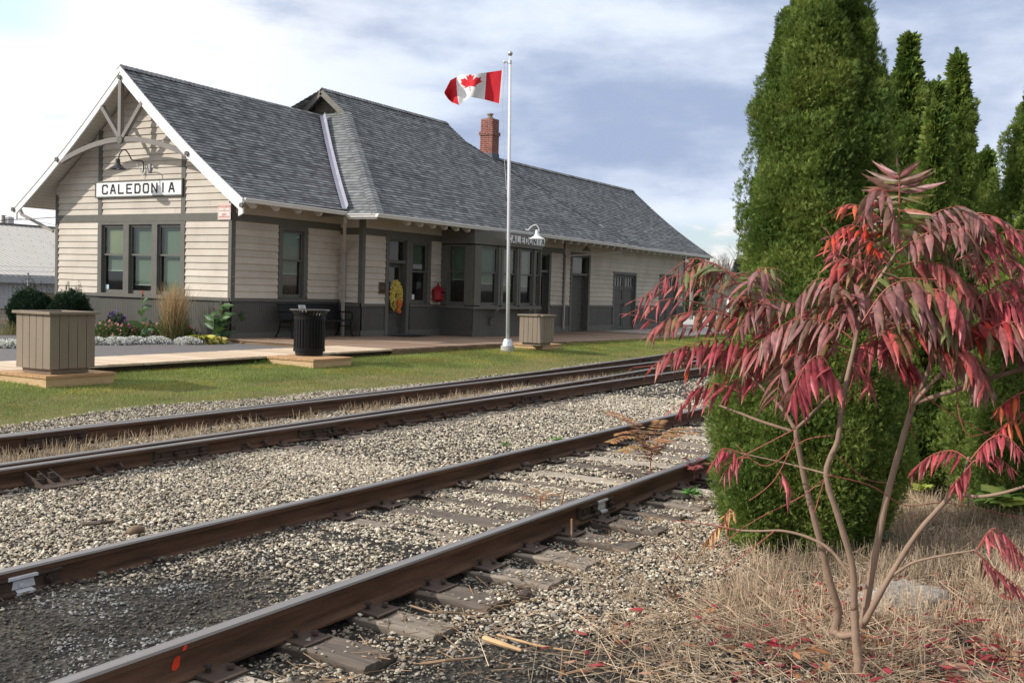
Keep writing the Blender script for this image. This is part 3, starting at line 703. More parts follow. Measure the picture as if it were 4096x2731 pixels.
# ---- tie plates with spikes
def make_plate(side):
    th = thing('tie_plate', '', 'tie plate')
    mb = MB(); w_ = .09
    mb.hexa([(-w_, .0, -.001), (w_, .0, -.001), (w_, side*.19, -.001), (-w_, side*.19, -.001), (-w_, 0, .016), (w_, 0, .016), (w_, side*.19, .007), (-w_, side*.19, .007)] if side > 0 else
            [(-w_, side*.19, -.001), (w_, side*.19, -.001), (w_, 0, -.001), (-w_, 0, -.001), (-w_, side*.19, .007), (w_, side*.19, .007), (w_, 0, .016), (-w_, 0, .016)])
    mb.build('plate', plate_m, th)
    for dx, dy, hh in ((-.035, .082, .035), (.045, .13, .02)):
        s = MB(); s.box((dx-.008, side*dy-.008, .005), (dx+.008, side*dy+.008, hh)); s.hexa([(dx-.017, side*dy-.014, hh), (dx+.017, side*dy-.014, hh), (dx+.015, side*dy+.018, hh+.001), (dx-.015, side*dy+.018, hh+.001), (dx-.012, side*dy-.01, hh+.014), (dx+.012, side*dy-.01, hh+.014), (dx+.010, side*dy+.012, hh+.012), (dx-.010, side*dy+.012, hh+.012)])
        s.build('spike', bolt_m, th)
    return th
pA = make_plate(-1)
def lay_plate(p, used, x, y, z, lab, grp):
    o = p if not used else dup(p)
    o.location = (x, y, z); o.rotation_euler = (0, 0, random.uniform(-.03, .03)); tag(o, lab, 'tie plate', grp); return o
for i in range(26):
    x = TIE_X[0]+.53*i
    lay_plate(pA, i > 0, x, 3.29, .052, 'rusty tie plate with spikes on the camera side of the nearest rail', 'plates along the nearest rail')
pC = make_plate(-1)
for i in range(24):
    x = TIE_X[0]+.53*i-.02
    lay_plate(pC, i > 0, x, 4.797, .052, 'rusty tie plate with spikes on the camera side of the second rail', 'plates along the second rail')
pD = make_plate(-1)
for i in range(22):
    x = 4.95+.55*i
    lay_plate(pD, i > 0, x, yT1(x), .021, 'rusty tie plate with spikes on the camera side of the third rail', 'plates along the third rail')
# rail anchors: curved clips on the foot of the third and fifth rails
def make_anchor():
    mb = MB(); mb.tube([(0, -.085, .0), (0, -.092, .03), (0, -.07, .055), (0, -.035, .045), (0, -.012, .035)], [.012, .014, .014, .012, .008], 6)
    mb.box((-.012, -.09, .0), (.012, -.05, .03))
    return mb.build('rail_anchor', plate_m)
anc = make_anchor(); first_a = True
for yf, zb, xs_, lab, grp in ((yT1, ZF, [5.95, 6.2, 7.75, 8.0, 9.0, 9.3, 10.1, 10.4, 11.0, 11.3, 12.0, 12.3, 13.1, 13.35], 'curved steel rail anchor gripping the foot of the third rail', 'anchors on the third rail'),
                              (yF1, ZF, [8.1, 9.3, 9.55, 11.2, 11.5, 12.6, 12.9], 'curved steel rail anchor on the rail beyond the dry grass', 'anchors on the rail beyond the dry grass')):
    for x in xs_:
        o = anc if first_a else anc.copy()
        if not first_a: COL.objects.link(o)
        first_a = False; o.location = (x, yf(x), zb+.004); tag(o, lab, 'rail anchor', grp)
# ribbed slide-plate casting with two bolts, bottom left of the third rail
p = atZ(225, 1925, .06); cst = thing('switch_brace', 'ribbed rusty brace casting with two bolts beside the third rail at the left edge', 'rail brace', (p[0], p[1], .02))
mb = MB(); x, y = p[0], yT1(p[0])
mb.box((x-.13, y-.34, .02), (x+.22, y-.05, .032))
for dx in (-.11, 0, .11): mb.hexa([(x+dx-.008, y-.26, .032), (x+dx+.008, y-.26, .032), (x+dx+.008, y-.03, .032), (x+dx-.008, y-.03, .032), (x+dx-.008, y-.25, .036), (x+dx+.008, y-.25, .036), (x+dx+.008, y-.03, .125), (x+dx-.008, y-.03, .125)])
mb.box((x-.12, y-.15, .032), (x+.12, y-.06, .075)); mb.build('casting', plate_m, cst)
for dx in (-.035, .06):
    s = MB(); s.lathe((x+dx, y-.11, .075), [(.03, 0), (.03, .014), (.024, .016), (.024, .032), (.001, .034)], 8); s.build('bolt', bolt_m, cst)
# loose things on the ballast
def stone_thing(name, label, cat, px, py, r, mat, z=.02, sq=(1.2, .9, .7)):
    p = atZ(px, py, z); v, f = ico(); mb = MB()
    # subdivide once for a rounder lump
    vv = [Vector(q) for q in v]; ff = []; cache = {}
    def mid(a, c):
        k = (min(a, c), max(a, c))
        if k not in cache: vv.append(((vv[a]+vv[c])/2).normalized()); cache[k] = len(vv)-1
        return cache[k]
    for lev in range(3 if r > .1 else 1):
        ff = []
        for a, c, d in f:
            e1, e2, e3 = mid(a, c), mid(c, d), mid(d, a); ff += [(a, e1, e3), (c, e2, e1), (d, e3, e2), (e1, e2, e3)]
        f = ff; cache = {}
    pts = [(p[0]+q.x*r*sq[0]*s_, p[1]+q.y*r*sq[1]*s_, p[2]+r*sq[2]*(.55+q.z*s_)) for q in vv for s_ in [1+.34*mnoise.noise(q*1.6+Vector((px, 0, 0)))+.16*mnoise.noise(q*4.5+Vector((0, px, 0)))+.05*mnoise.noise(q*14)]]
    mb.add(pts, ff); return tag(mb.build(name, mat, smooth=True), label, cat)
stone_thing('stone', 'round brown stone lying beside the second rail', 'stone', 542, 2132, .048, M('brown_stone', (.20, .14, .09), .9, .3, 20))
stone_thing('stone', 'large pale concrete lump half hidden in the straw behind the sumac stems', 'stone', 3600, 2500, .30, M('pebbly_concrete', (.34, .30, .25), .95, .6, 34, bump=1., bscale=60), .0, (1.25, .85, .45))
stone_thing('slag_lump', 'black slag lump on a tie beside the second rail', 'slag lump', 2100, 1868, .045, tie_dark, .05)
stone_thing('slag_lump', 'black slag lump in the stones left of the straw', 'slag lump', 2580, 2424, .035, tie_dark, .0)
def stick(label, pts, rad, mat, z=.03):
    P = [np.array(atZ(a, c, z+dz)) for a, c, dz in pts]; mb = MB(); mb.tube(P, [rad]*(len(P)-1)+[rad*.5], 6); return tag(mb.build('stick', mat), label, 'stick')
twig_m = M('dry_twig', (.30, .20, .12), .8, .3, 8); split_m = M('split_wood', (.52, .34, .18), .8, .3, 5)
stick('long thin pale stick lying across the stones right of the bleached tie', [(1990, 2538, .01), (2150, 2580, .012), (2340, 2612, .0)], .006, split_m)
stick('short broken piece of pale split wood on the stones', [(1935, 2550, .02), (2010, 2575, .022), (2085, 2600, .015)], .013, split_m)
stick('brown twig on the cinders below the split wood', [(1680, 2655, .0), (1780, 2640, .02), (1890, 2630, .01)], .007, twig_m)
stick('curved twig lying from the second tie end along the nearest rail', [(1640, 2420, .03), (1730, 2448, .03), (1870, 2450, .015)], .005, twig_m)
stick('thin brown stick among the cinders at the bottom right of the ballast', [(2240, 2700, .0), (2340, 2675, .02), (2440, 2668, .02)], .007, twig_m)
stick('dark flat stick in the stones between the tracks, left side', [(330, 2095, .0), (400, 2090, .01), (460, 2084, .0)], .014, tie_dark)
for lab, q in (('taller reddish cut stalk standing in the stones at the straw edge', [(2695, 2435), (2662, 2340)]), ('shorter reddish cut stalk beside the taller one at the straw edge', [(2712, 2430), (2693, 2345)]),
               ('thin cut stalk standing in front of the white painted joint', [(2286, 2165), (2287, 2075)]), ('pale stubble stalk standing inside the track beside the white painted joint', [(2240, 2030), (2262, 1945)])):
    a = atZ(*q[0], .02); d = (a-CP) @ RC[2]; c = atD(*q[1], d); mb = MB(); mb.tube([a, a*.5+c*.5+np.array([.004, 0, 0]), c], [.011, .009, .008], 6); tag(mb.build('cut_stalk', M('reddish_stalk', (.30, .18, .11), .8, .2)), lab, 'stalk')
# curled rusty metal clip
p = atZ(2105, 2385, .02); mb = MB()
mb.tube([p+np.array([-.05, .0, .012]), p+np.array([.0, .01, .02]), p+np.array([.05, .02, .02]), p+np.array([.055, .03, .06])], [.03, .034, .026, .008], 8); mb.v = [(x, y, .02+(z-.02)*.6) for x, y, z in mb.v]
tag(mb.build('rusty_clip', plate_m), 'small curled rusty metal clip lying on the stones by the dark tie', 'metal clip')
# fallen log at the bottom right corner
a, c = atZ(3700, 2668, .08), atZ(4080, 2790, .06); mb = MB(); mb.tube([a, a*.7+c*.3+np.array([0, 0, .01]), a*.3+c*.7, c], [.045, .055, .055, .05], 9)
tag(mb.build('log', M('grey_log', (.19, .15, .11), .9, .5, 2.5, (1.5, 12, 12), .5, 20)), 'dark weathered log lying in the leaf litter at the bottom right corner', 'log')
# ================================================================== THE STATION
XG, YL, YW, YB = 19.11, 19.11, 18.32, 17.14       # gable face, left wing front, main front, bay front
XC, XE, YR = 23.25, 47.75, 25.72                   # main block's left corner, far end, back wall
ZR = 1.30; ZB = 3.20; EXP = .1725
class Plane:
    """u along the wall, n inward, z up"""
    def __init__(s, o, ud, nd): s.o = np.array(o, float); s.u = np.array(ud, float); s.n = np.array(nd, float)
    def p(s, u, n, z): q = s.o+u*s.u+n*s.n; return (q[0], q[1], z)
PG = Plane((XG, 0), (0, 1), (1, 0)); PL = Plane((0, YL), (1, 0), (0, 1)); PW = Plane((0, YW), (1, 0), (0, 1)); PC = Plane((XC, 0), (0, 1), (1, 0))
def ubox(mb, P, u0, u1, n0, n1, z0, z1, mi=0):
    mb.hexa([P.p(u0,n0,z0), P.p(u1,n0,z0), P.p(u1,n1,z0), P.p(u0,n1,z0), P.p(u0,n0,z1), P.p(u1,n0,z1), P.p(u1,n1,z1), P.p(u0,n1,z1)], mi)
st = thing('railway_station', 'long low cream clapboard railway station with grey shingled roofs and dark grey trim', 'station', (XG, YW, .2))
def siding(mb, P, u0, u1, z0, z1, holes=(), zph=ZR, ulim=None):
    k0 = int(math.floor((z0-zph)/EXP+1e-6)); k1 = int(math.ceil((z1-zph)/EXP-1e-6))
    for k in range(k0, k1):
        ca, cb = zph+k*EXP, zph+(k+1)*EXP
        a, b = max(ca, z0), min(cb, z1)
        cuts = sorted({a, b}|{h[i] for h in holes for i in (2, 3) if a < h[i] < b})
        for za, zb in zip(cuts[:-1], cuts[1:]):
            zm = (za+zb)/2; segs = [(u0, u1)]
            for h in holes:
                if h[2] < zm < h[3]:
                    ns = []
                    for s0, s1 in segs:
                        if h[1] <= s0 or h[0] >= s1: ns.append((s0, s1)); continue
                        if h[0] > s0: ns.append((s0, h[0]))
                        if h[1] < s1: ns.append((h[1], s1))
                    segs = ns
            na = -.032+.029*(za-ca)/EXP; nb = -.032+.029*(zb-ca)/EXP
            for s0, s1 in segs:
                if ulim is None: a0, a1, b0, b1 = s0, s1, s0, s1
                else:
                    l0, l1 = ulim(za); m0, m1 = ulim(zb); a0, a1, b0, b1 = max(s0, l0), min(s1, l1), max(s0, m0), min(s1, m1)
                    if a1 <= a0: continue
                    if b1 < b0: b0 = b1 = (b0+b1)/2
                j = random.uniform(-.0015, .0015)
                cutu = [random.uniform(a0+.5, a1-.5)] if (a1-a0 > 1.8 and random.random() < .55) else []
                for (c0, c1) in zip([a0]+[q+.002 for q in cutu], [q-.002 for q in cutu]+[a1]):
                    d0 = b0 if c0 == a0 else c0; d1 = b1 if c1 == a1 else c1
                    mb.quad(P.p(c0, na+j, za), P.p(c1, na+j, za), P.p(d1, nb+j, zb), P.p(d0, nb+j, zb))
                if za == ca or za == z0: mb.quad(P.p(a0, na+j, za), P.p(a1, na+j, za), P.p(a1, .002, za+.001), P.p(a0, .002, za+.001))
def beadboard(mb, P, u0, u1, z0, z1, pitch=.066, holes=()):
    n = max(1, int(round((u1-u0)/pitch))); w_ = (u1-u0)/n
    for i in range(n):
        a = u0+i*w_; b = a+w_; c = (a+b)/2
        lo = z0
        if any(h[0] < c < h[1] for h in holes): continue
        mb.quad(P.p(a+.004, -.012, lo), P.p(b-.004, -.012, lo), P.p(b-.004, -.012, z1), P.p(a+.004, -.012, z1))
        mb.quad(P.p(b-.004, -.012, lo), P.p(b, -.004, lo), P.p(b, -.004, z1), P.p(b-.004, -.012, z1))
        mb.quad(P.p(b, -.004, lo), P.p(b+.004, -.012, lo), P.p(b+.004, -.012, z1), P.p(b, -.004, z1))
# roof profile used to trim the gable
EY, EZ, RY, RZ = 18.18, 3.69, 22.42, 7.08
def sagz(t_): return -.13*math.sin(math.pi*t_)**1.0
def gable_lim(z, dz=.16):
    """half width of the gable at height z, below the roof boards"""
    zz = z+dz; lo, hi = 0., 1.
    for _ in range(30):
        m_ = (lo+hi)/2
        if EZ+(RZ-EZ)*m_+sagz(m_) < zz: lo = m_
        else: hi = m_
    y = EY+(RY-EY)*lo
    return y, 2*RY-y
GW0, GW1 = 20.70, 23.99
holes_g = [(GW0, GW1, ZR-.02, ZB)]
# ---- walls
mb = MB()
siding(mb, PG, YL+.02, YR, ZR, ZB, holes_g)
siding(mb, PG, YL+.02, YR, ZB+.19, 7.0, [], ulim=lambda z: (max(YL+.02, gable_lim(z)[0]), min(YR, gable_lim(z)[1])))
WL = (20.75, 21.90, ZR, 3.16)
siding(mb, PL, XG+.02, XC, ZR, ZB, [WL]); siding(mb, PL, XG+.02, XC, ZB+.18, 3.95)
ZRM, ZBM = 1.20, 3.10
zph = ZRM
HOLES = [(24.33, 26.57, .2, ZBM), (33.0, 34.30, .1, ZBM), (35.85, 37.55, .1, 3.2), (39.75, 42.1, .1, 2.58), (44.7, 46.95, .1, 2.62), (27.15, 31.2, .2, ZBM+.2)]
siding(mb, PW, XC+.02, XE, ZRM, ZBM, HOLES, zph); siding(mb, PW, XC+.02, 35.3, ZBM+.18, 4.1, [], zph); siding(mb, PW, 35.3, XE, ZBM, 4.1, [(35.85, 37.55, .1, 3.2)], zph)
siding(mb, PC, YW+.01, YL, ZRM+.02, ZBM, [], zph); siding(mb, PC, YW+.01, YL, ZBM+.18, 4.0, [], zph)
mb.quad((XE, YW, .1), (XE, YR, .1), (XE, YR, 4.1), (XE, YW, 4.1)); mb.quad((XG, YR, .1), (XE, YR, .1), (XE, YR, 4.2), (XG, YR, 4.2))
mb.build('wall', cream, st)
mb = MB(); beadboard(mb, PG, YL+.02, YR, .12, ZR-.08); beadboard(mb, PL, XG+.02, XC, .12, ZR-.08, .075)
beadboard(mb, PW, XC+.02, 47.7, .05, ZRM-.08, .09, [(24.33, 25.5, 0, 3), (33.0, 34.30, 0, 3), (35.85, 37.55, 0, 3), (39.75, 42.1, 0, 3), (44.7, 46.95, 0, 3), (27.15, 31.2, 0, 3)])
beadboard(mb, PC, YW+.01, YL, .2, ZRM-.08, .066)
mb.quad((XG+.3, YL+.3, .24), (XE-.2, YL+.3, .1), (XE-.2, YR-.2, .1), (XG+.3, YR-.2, .24))      # floor inside
mb.build('wainscot', trim_dark, st)
mb = MB()
# rails, bands, corner boards
ubox(mb, PG, YL-.02, YR+.02, -.055, .02, ZR-.085, ZR-.001); ubox(mb, PG, YL-.03, YR+.03, -.035, .02, ZB+.001, ZB+.19)
ubox(mb, PG, GW0-.03, GW1+.03, -.075, .03, ZR-.083, ZR+.012)
ubox(mb, PL, XG-.055, XC, -.05, .02, ZR-.084, ZR-.002); ubox(mb, PL, XG-.035, XC, -.033, .02, ZB+.002, ZB+.185)
ubox(mb, PG, YL-.03, YL+.075, -.038, .02, ZR, ZB); ubox(mb, PG, YL-.03, YL+.075, -.037, .02, ZB+.19, 3.95); ubox(mb, PL, XG+.021, XG+.10, -.032, .02, ZR, ZB); ubox(mb, PL, XG+.021, XG+.10, -.031, .02, ZB+.186, 3.9)
ubox(mb, PG, YR-.08, YR+.03, -.037, .02, ZR, ZB); ubox(mb, PG, YR-.08, YR+.03, -.036, .02, ZB+.19, 3.95)
for u in (GW0, GW1-.15): ubox(mb, PG, u, u+.15, -.036, .0, ZB+.191, gable_lim(0)[0] and (5.62 if u > 22 else 5.2))
ubox(mb, PW, XC-.05, 24.33, -.05, .02, ZRM-.083, ZRM-.001); ubox(mb, PW, 25.47, 27.15, -.05, .02, ZRM-.083, ZRM-.001)
for a, b in ((34.30, 35.85), (37.55, 39.75), (42.1, 44.7), (46.95, 47.75)): ubox(mb, PW, a, b, -.045, .02, ZRM-.083, ZRM-.001)
ubox(mb, PW, XC-.04, 35.3, -.034, .02, ZBM+.001, ZBM+.19)
ubox(mb, PC, YW-.033, YL-.051, -.05, .02, ZRM-.085, ZRM-.002); ubox(mb, PC, YW-.033, YL-.051, -.032, .02, ZBM+.002, ZBM+.188)
ubox(mb, PW, XC-.035, XC+.10, -.036, .0, ZRM, 4.0); ubox(mb, PC, YW, YW+.10, -.033, .0, ZRM, ZBM); ubox(mb, PC, YW, YW+.10, -.034, .0, ZBM+.19, 4.0)
ubox(mb, PW, 35.24, 35.36, -.036, .0, ZRM, 3.6); ubox(mb, PW, XE-.12, XE+.03, -.036, .02, .1, 4.0)
# base boards
ubox(mb, PL, XG, XC, -.03, .02, .26, .43); ubox(mb, PW, XC-.03, 24.33, -.032, .02, .22, .45); ubox(mb, PC, YW, YL-.031, -.03, .02, .26, .44); ubox(mb, PW, 25.47, 27.2, -.031, .02, .2, .44)
for a, b in ((34.30, 35.85), (37.55, 39.75), (42.1, 44.7), (46.95, 47.75)): ubox(mb, PW, a, b, -.03, .02, .1, .40)
mb.build('trim_boards', trim, st)

# ---- windows: frame (with casings and two sashes) > pane, blind
def sash_window(P, u0, u1, z0, z1, zm, casing=.15, blind=None, bl_mat=None, top=.0, sill=True, depth=.0, cas_l=None, cas_r=None, name='window', lab=None):
    """u0..u1 is the clear opening between casings"""
    mb = MB(); cl = casing if cas_l is None else cas_l; cr = casing if cas_r is None else cas_r
    if cl: ubox(mb, P, u0-cl, u0, -.042, .03, z0-.0, z1+top)
    if cr: ubox(mb, P, u1, u1+cr, -.042, .03, z0-.0, z1+top)
    if top: ubox(mb, P, u0+.001, u1-.001, -.040, .03, z1, z1+top)
    # reveal
    D = .10
    ubox(mb, P, u0-.02, u0-.001, .031, D+.02, z0, z1); ubox(mb, P, u1+.001, u1+.02, .031, D+.02, z0, z1)
    ubox(mb, P, u0-.02, u1+.02, .03, D+.02, z1+.001, z1+.02); ubox(mb, P, u0-.03, u1+.03, -.05, D+.02, z0-.03, z0-.001)
    s = .05
    # upper sash (outer), lower sash (inner)
    for n, a, b, bot, tp in ((.025, zm-.02, z1, .045, .06), (.062, z0, zm+.02, .09, .04)):
        ubox(mb, P, u0, u0+s, n, n+.035, a, b); ubox(mb, P, u1-s, u1, n, n+.035, a, b)
        ubox(mb, P, u0+s, u1-s, n, n+.035, a, a+bot); ubox(mb, P, u0+s, u1-s, n, n+.035, b-tp, b)
    w_ = mb.build(name, trim, st)
    if lab: w_['label'] = lab
    g = MB(); g.quad(P.p(u0+s, .042, zm+.02), P.p(u1-s, .042, zm+.02), P.p(u1-s, .042, z1-.05), P.p(u0+s, .042, z1-.05))
    g.quad(P.p(u0+s, .08, z0+.085), P.p(u1-s, .08, z0+.085), P.p(u1-s, .08, zm), P.p(u0+s, .08, zm)); g.build('pane', glass, w_)
    if blind is not None:
        bm_ = MB(); i = .03
        bm_.quad(P.p(u0+i, .16, blind), P.p(u1-i, .16, blind), P.p(u1-i, .16, z1), P.p(u0+i, .16, z1))
        ubox(bm_, P, u0+i, u1-i, .148, .166, blind-.022, blind, 1)
        bm_.build('blind', [bl_mat or blind_m, white], w_)
    return w_
sash_window(PG, 22.98, 23.84, ZR+.012, 3.12, 2.33, cas_l=.105, cas_r=.15, blind=1.92, lab='left window of the gable, blind half down')
sash_window(PG, 21.90, 22.77, ZR+.012, 3.12, 2.33, cas_l=.10, cas_r=.105, blind=1.56, lab='middle window of the gable, blind almost down')
sash_window(PG, 20.85, 21.70, ZR+.012, 3.12, 2.33, cas_l=.15, cas_r=.10, blind=1.40, lab='right window of the gable, blind fully down')
mb = MB(); ubox(mb, PG, GW0, GW1, -.03, .03, 3.121, ZB); mb.build('window_head', trim, st)
# frosted inner pane of the left gable window (upper sash)
mb = MB(); mb.quad(PG.p(23.04, .13, 2.36), PG.p(23.79, .13, 2.36), PG.p(23.79, .13, 3.1), PG.p(23.04, .13, 3.1)); mb.build('yellowed_shade', blind_y, st)
sash_window(PL, 20.90, 21.72, ZR+.02, 3.08, 2.30, casing=.14, top=.11, blind=1.96, lab='window above the bench with a low blind and brown curtain')
mb = MB()
for i in range(16): a = 20.92+.049*i; mb.quad((a, YL+.2, 1.3), (a+.049, YL+.2+(.02 if i % 2 else -.02), 1.3), (a+.049, YL+.2, 1.93), (a, YL+.2, 1.93))
mb.build('curtain', M('brown_curtain', (.20, .11, .075), .9, .4, 3, (12, 12, .4)), st)
# main front door with transom, and the window beside it
def door(u0, u1, z0, zl, zt, P=PW, panels=4, glazed=True, name='door', deep=.16, lab=None, mul=False):
    mb = MB()
    ubox(mb, P, u0-.14, u0, -.045, .03, z0, zt+.0); ubox(mb, P, u1, u1+.14, -.045, .03, z0, zt+.0); ubox(mb, P, u0-.139, u1+.139, -.044, .03, zt+.001, zt+.13)
    ubox(mb, P, u0-.02, u0-.001, .031, deep+.06, z0, zt); ubox(mb, P, u1+.001, u1+.02, .031, deep+.06, z0, zt); ubox(mb, P, u0, u1, .0, deep+.06, zl+.01, zl+.10); ubox(mb, P, u0, u1, .03, deep+.06, zt-.05, zt)
    ubox(mb, P, u0-.02, u1+.02, -.05, deep+.06, z0-.06, z0+.015)
    fr = mb.build('door_frame', trim, st)
    g = MB(); g.quad(P.p(u0, deep-.04, zl+.10), P.p(u1, deep-.04, zl+.10), P.p(u1, deep-.04, zt-.05), P.p(u0, deep-.04, zt-.05)); g.build('transom_pane', glass, fr)
    d = MB(); s = .115; a, b = z0+.02, zl+.005; n = deep
    ubox(d, P, u0+.004, u0+s, n, n+.04, a, b); ubox(d, P, u1-s, u1-.004, n, n+.04, a, b)
    lowz = z0+.02; 
    if glazed:
        zg = z0+.95; ubox(d, P, u0+s, u1-s, n, n+.04, b-s, b); ubox(d, P, u0+s, u1-s, n, n+.04, zg-.10, zg); zs = [(z0+.20, z0+.48), (z0+.56, zg-.10)]
        ubox(d, P, u0+s, u1-s, n, n+.04, a, z0+.20); ubox(d, P, u0+s, u1-s, n, n+.04, z0+.48, z0+.56)
    else:
        hh = (b-a-.12)/panels; zs = []
        for k in range(panels):
            ubox(d, P, u0+s, u1-s, n, n+.04, a+k*hh, a+k*hh+.09); zs.append((a+k*hh+.09, a+(k+1)*hh))
        ubox(d, P, u0+s, u1-s, n, n+.04, a+panels*hh, b)
    for p0, p1 in zs: ubox(d, P, u0+s, u1-s, n+.022, n+.035, p0, p1)
    dr = d.build(name, trim_dark, st)
    if lab: dr['label'] = lab
    if glazed:
        g = MB(); g.quad(P.p(u0+s, n+.02, zg), P.p(u1-s, n+.02, zg), P.p(u1-s, n+.02, b-s), P.p(u0+s, n+.02, b-s)); g.build('pane', glass, dr)
    k = MB(); q = P.p(u1-.06, n-.03, z0+1.0); k.ball(q, .03, n=8); q2 = P.p(u1-.06, n, z0+1.0); k.tube([q, q2], .012, 6); k.build('knob', brass, dr)
    return dr
door(24.44, 25.30, .30, 2.36, 3.05, lab='main door with tall glass pane')
sash_window(PW, 25.58, 26.38, ZRM+.02, 3.0, 2.16, cas_l=.13, cas_r=.16, top=.10, blind=2.16, lab='window right of the main door')
door(33.18, 34.12, .22, 2.36, 3.03, lab='glazed door right of the bay window')
door(35.99, 37.40, .17, 2.32, 3.08, glazed=False, panels=6, lab='solid panelled door with transom')
def double_door(u0, u1, z0, z1, lab):
    mb = MB(); P = PW
    ubox(mb, P, u0-.11, u0, -.045, .03, z0, z1); ubox(mb, P, u1, u1+.11, -.045, .03, z0, z1); ubox(mb, P, u0-.109, u1+.109, -.044, .03, z1+.001, z1+.11); ubox(mb, P, u0, u1, -.01, .08, z0-.07, z0+.01)
    fr = mb.build('door_frame', trim, st)
    mid = (u0+u1)/2
    for a, b, nm in ((u0, mid-.008, 'l'), (mid+.008, u1, 'r')):
        d = MB(); s = .14; n = .03; hz = z1-z0
        levels = [(z0+.02, z0+.16), (z0+hz*.46, z0+hz*.55), (z0+hz*.72, z0+hz*.79), (z1-.12, z1-.004)]
        ubox(d, P, a+.004, a+s, n, n+.045, z0+.02, z1-.004); ubox(d, P, b-s, b-.004, n, n+.045, z0+.02, z1-.004)
        for l0, l1 in levels: ubox(d, P, a+s, b-s, n, n+.045, l0, l1)
        for (l0, l1) in ((levels[0][1], levels[1][0]), (levels[1][1], levels[2][0])): ubox(d, P, a+s, b-s, n+.028, n+.038, l0, l1)
        w0, w1 = a+s, b-s; za, zb = levels[2][1], levels[3][0]
        for i in range(1, 3): ubox(d, P, w0+(w1-w0)*i/3-.02, w0+(w1-w0)*i/3+.02, n+.01, n+.04, za, zb)
        dr = d.build('door', trim_dark, st); dr['label'] = lab
        g = MB(); g.quad(P.p(w0, n+.03, za), P.p(w1, n+.03, za), P.p(w1, n+.03, zb), P.p(w0, n+.03, zb)); g.build('pane', glass, dr)
        if nm == 'l': k = MB(); ubox(k, P, b-.05, b+.02, n-.02, n, z0+1.0, z0+1.12); k.build('latch', black, dr)
double_door(39.86, 41.98, .17, 2.47, 'double door leaf with three small panes'); double_door(44.82, 46.85, .16, 2.50, 'farthest double door leaf, partly behind red leaves')

# ---- bay window: box below, polygonal glazed part above, on scrolled brackets
XB0, XB1 = 27.15, 30.95
bayL = Plane((XB0, 0), (0, 1), (1, 0)); bayF = Plane((0, YB), (1, 0), (0, 1))
B0 = np.array([XB0, YB]); B1 = np.array([28.42, YB-.17]); B2 = np.array([31.05, YB-.17]); B3 = np.array([31.5, YB+.42]); B4 = np.array([31.5, YW])
def face(a, b):
    d = (b-a)/np.linalg.norm(b-a); return Plane(a, d, (-d[1], d[0])), float(np.linalg.norm(b-a))
ZS = 1.17
mb = MB()
beadboard(mb, bayL, YB, YW, .2, ZS-.08); beadboard(mb, bayF, XB0, XB1, .2, ZS-.08, .2)
mb.quad((XB1, YB, .15), (XB1, YW, .15), (XB1, YW, ZS-.08), (XB1, YB, ZS-.08))
ubox(mb, bayL, YB-.03, YW, -.03, .02, .2, .43); ubox(mb, bayF, XB0-.0, XB1, -.031, .02, .2, .425)
mb.build('bay_base', trim_dark, st)
mb = MB()
poly = [B0+(-.05, -.05), B1+(-.01, -.07), B2+(.03, -.07), B3+(.07, -.03), B4+(.07, 0), np.array([XB0-.05, YW])]
k = len(poly)
mb.add([(p[0], p[1], ZS-.08) for p in poly]+[(p[0], p[1], ZS) for p in poly], [tuple(range(k-1, -1, -1)), tuple(range(k, 2*k))]+[(i, (i+1) % k, k+(i+1) % k, k+i) for i in range(k)])
poly2 = [B0+(-.03, -.03), B1+(0, -.04), B2+(.02, -.04), B3+(.04, -.02), B4+(.04, 0), np.array([XB0-.03, YW])]
mb.add([(p[0], p[1], 3.06) for p in poly2]+[(p[0], p[1], 3.50) for p in poly2], [tuple(range(k-1, -1, -1)), tuple(range(k, 2*k))]+[(i, (i+1) % k, k+(i+1) % k, k+i) for i in range(k)])
mb.build('bay_sill_and_head', trim, st)
def bay_win(P, u0, u1, blind, lab, **kw): return sash_window(P, u0, u1, ZS+.03, 3.02, 2.20, blind=blind, lab=lab, **kw)
bay_win(bayL, YB+.30, YB+.92, 1.98, 'side window of the bay', cas_l=.29, cas_r=.25)
fA, lA = face(B0, B1); fB, lB = face(B1, B2); fC, lC = face(B2, B3); fD, lD = face(B3, B4)
bay_win(fA, .32, lA-.11, 1.88, 'left window of the bay front, red lantern inside', cas_l=.31, cas_r=.10)
bay_win(fB, .16, 1.02, 1.86, 'bay front window behind the flagpole', cas_l=.14, cas_r=.10)
bay_win(fB, 1.26, 2.12, 1.84, 'bay front window right of the flagpole', cas_l=.10, cas_r=.10)
bay_win(fB, 2.26, lB-.06, 1.84, 'narrow window of the bay front', cas_l=.05, cas_r=.05)
bay_win(fC, .12, lC-.12, 1.9, 'slanted right window of the bay', cas_l=.10, cas_r=.10)
mb = MB(); mb.quad((*fD.o, ZS), (*B4, ZS), (*B4, 3.06), (*fD.o, 3.06)); mb.build('bay_side', trim_dark, st)
def bracket(x):
    mb = MB(); pts = []
    for i in range(15):
        t_ = i/14; y = YB-.03-.30*(t_**1.6)*.85; z = .62+.46*t_+.03*math.sin(t_*6.28); pts.append((x, y, z))
    mb.tube([(x, YB-.02, .60)]+pts, .05, 8); mb.tube([(x-.045, YB-.06, .64), (x+.045, YB-.06, .64)], .05, 10); mb.tube([(x-.045, YB-.27, 1.06), (x+.045, YB-.27, 1.06)], .035, 10)
    mb.build('bracket', trim, st)
for x in (28.15, 30.25): bracket(x)

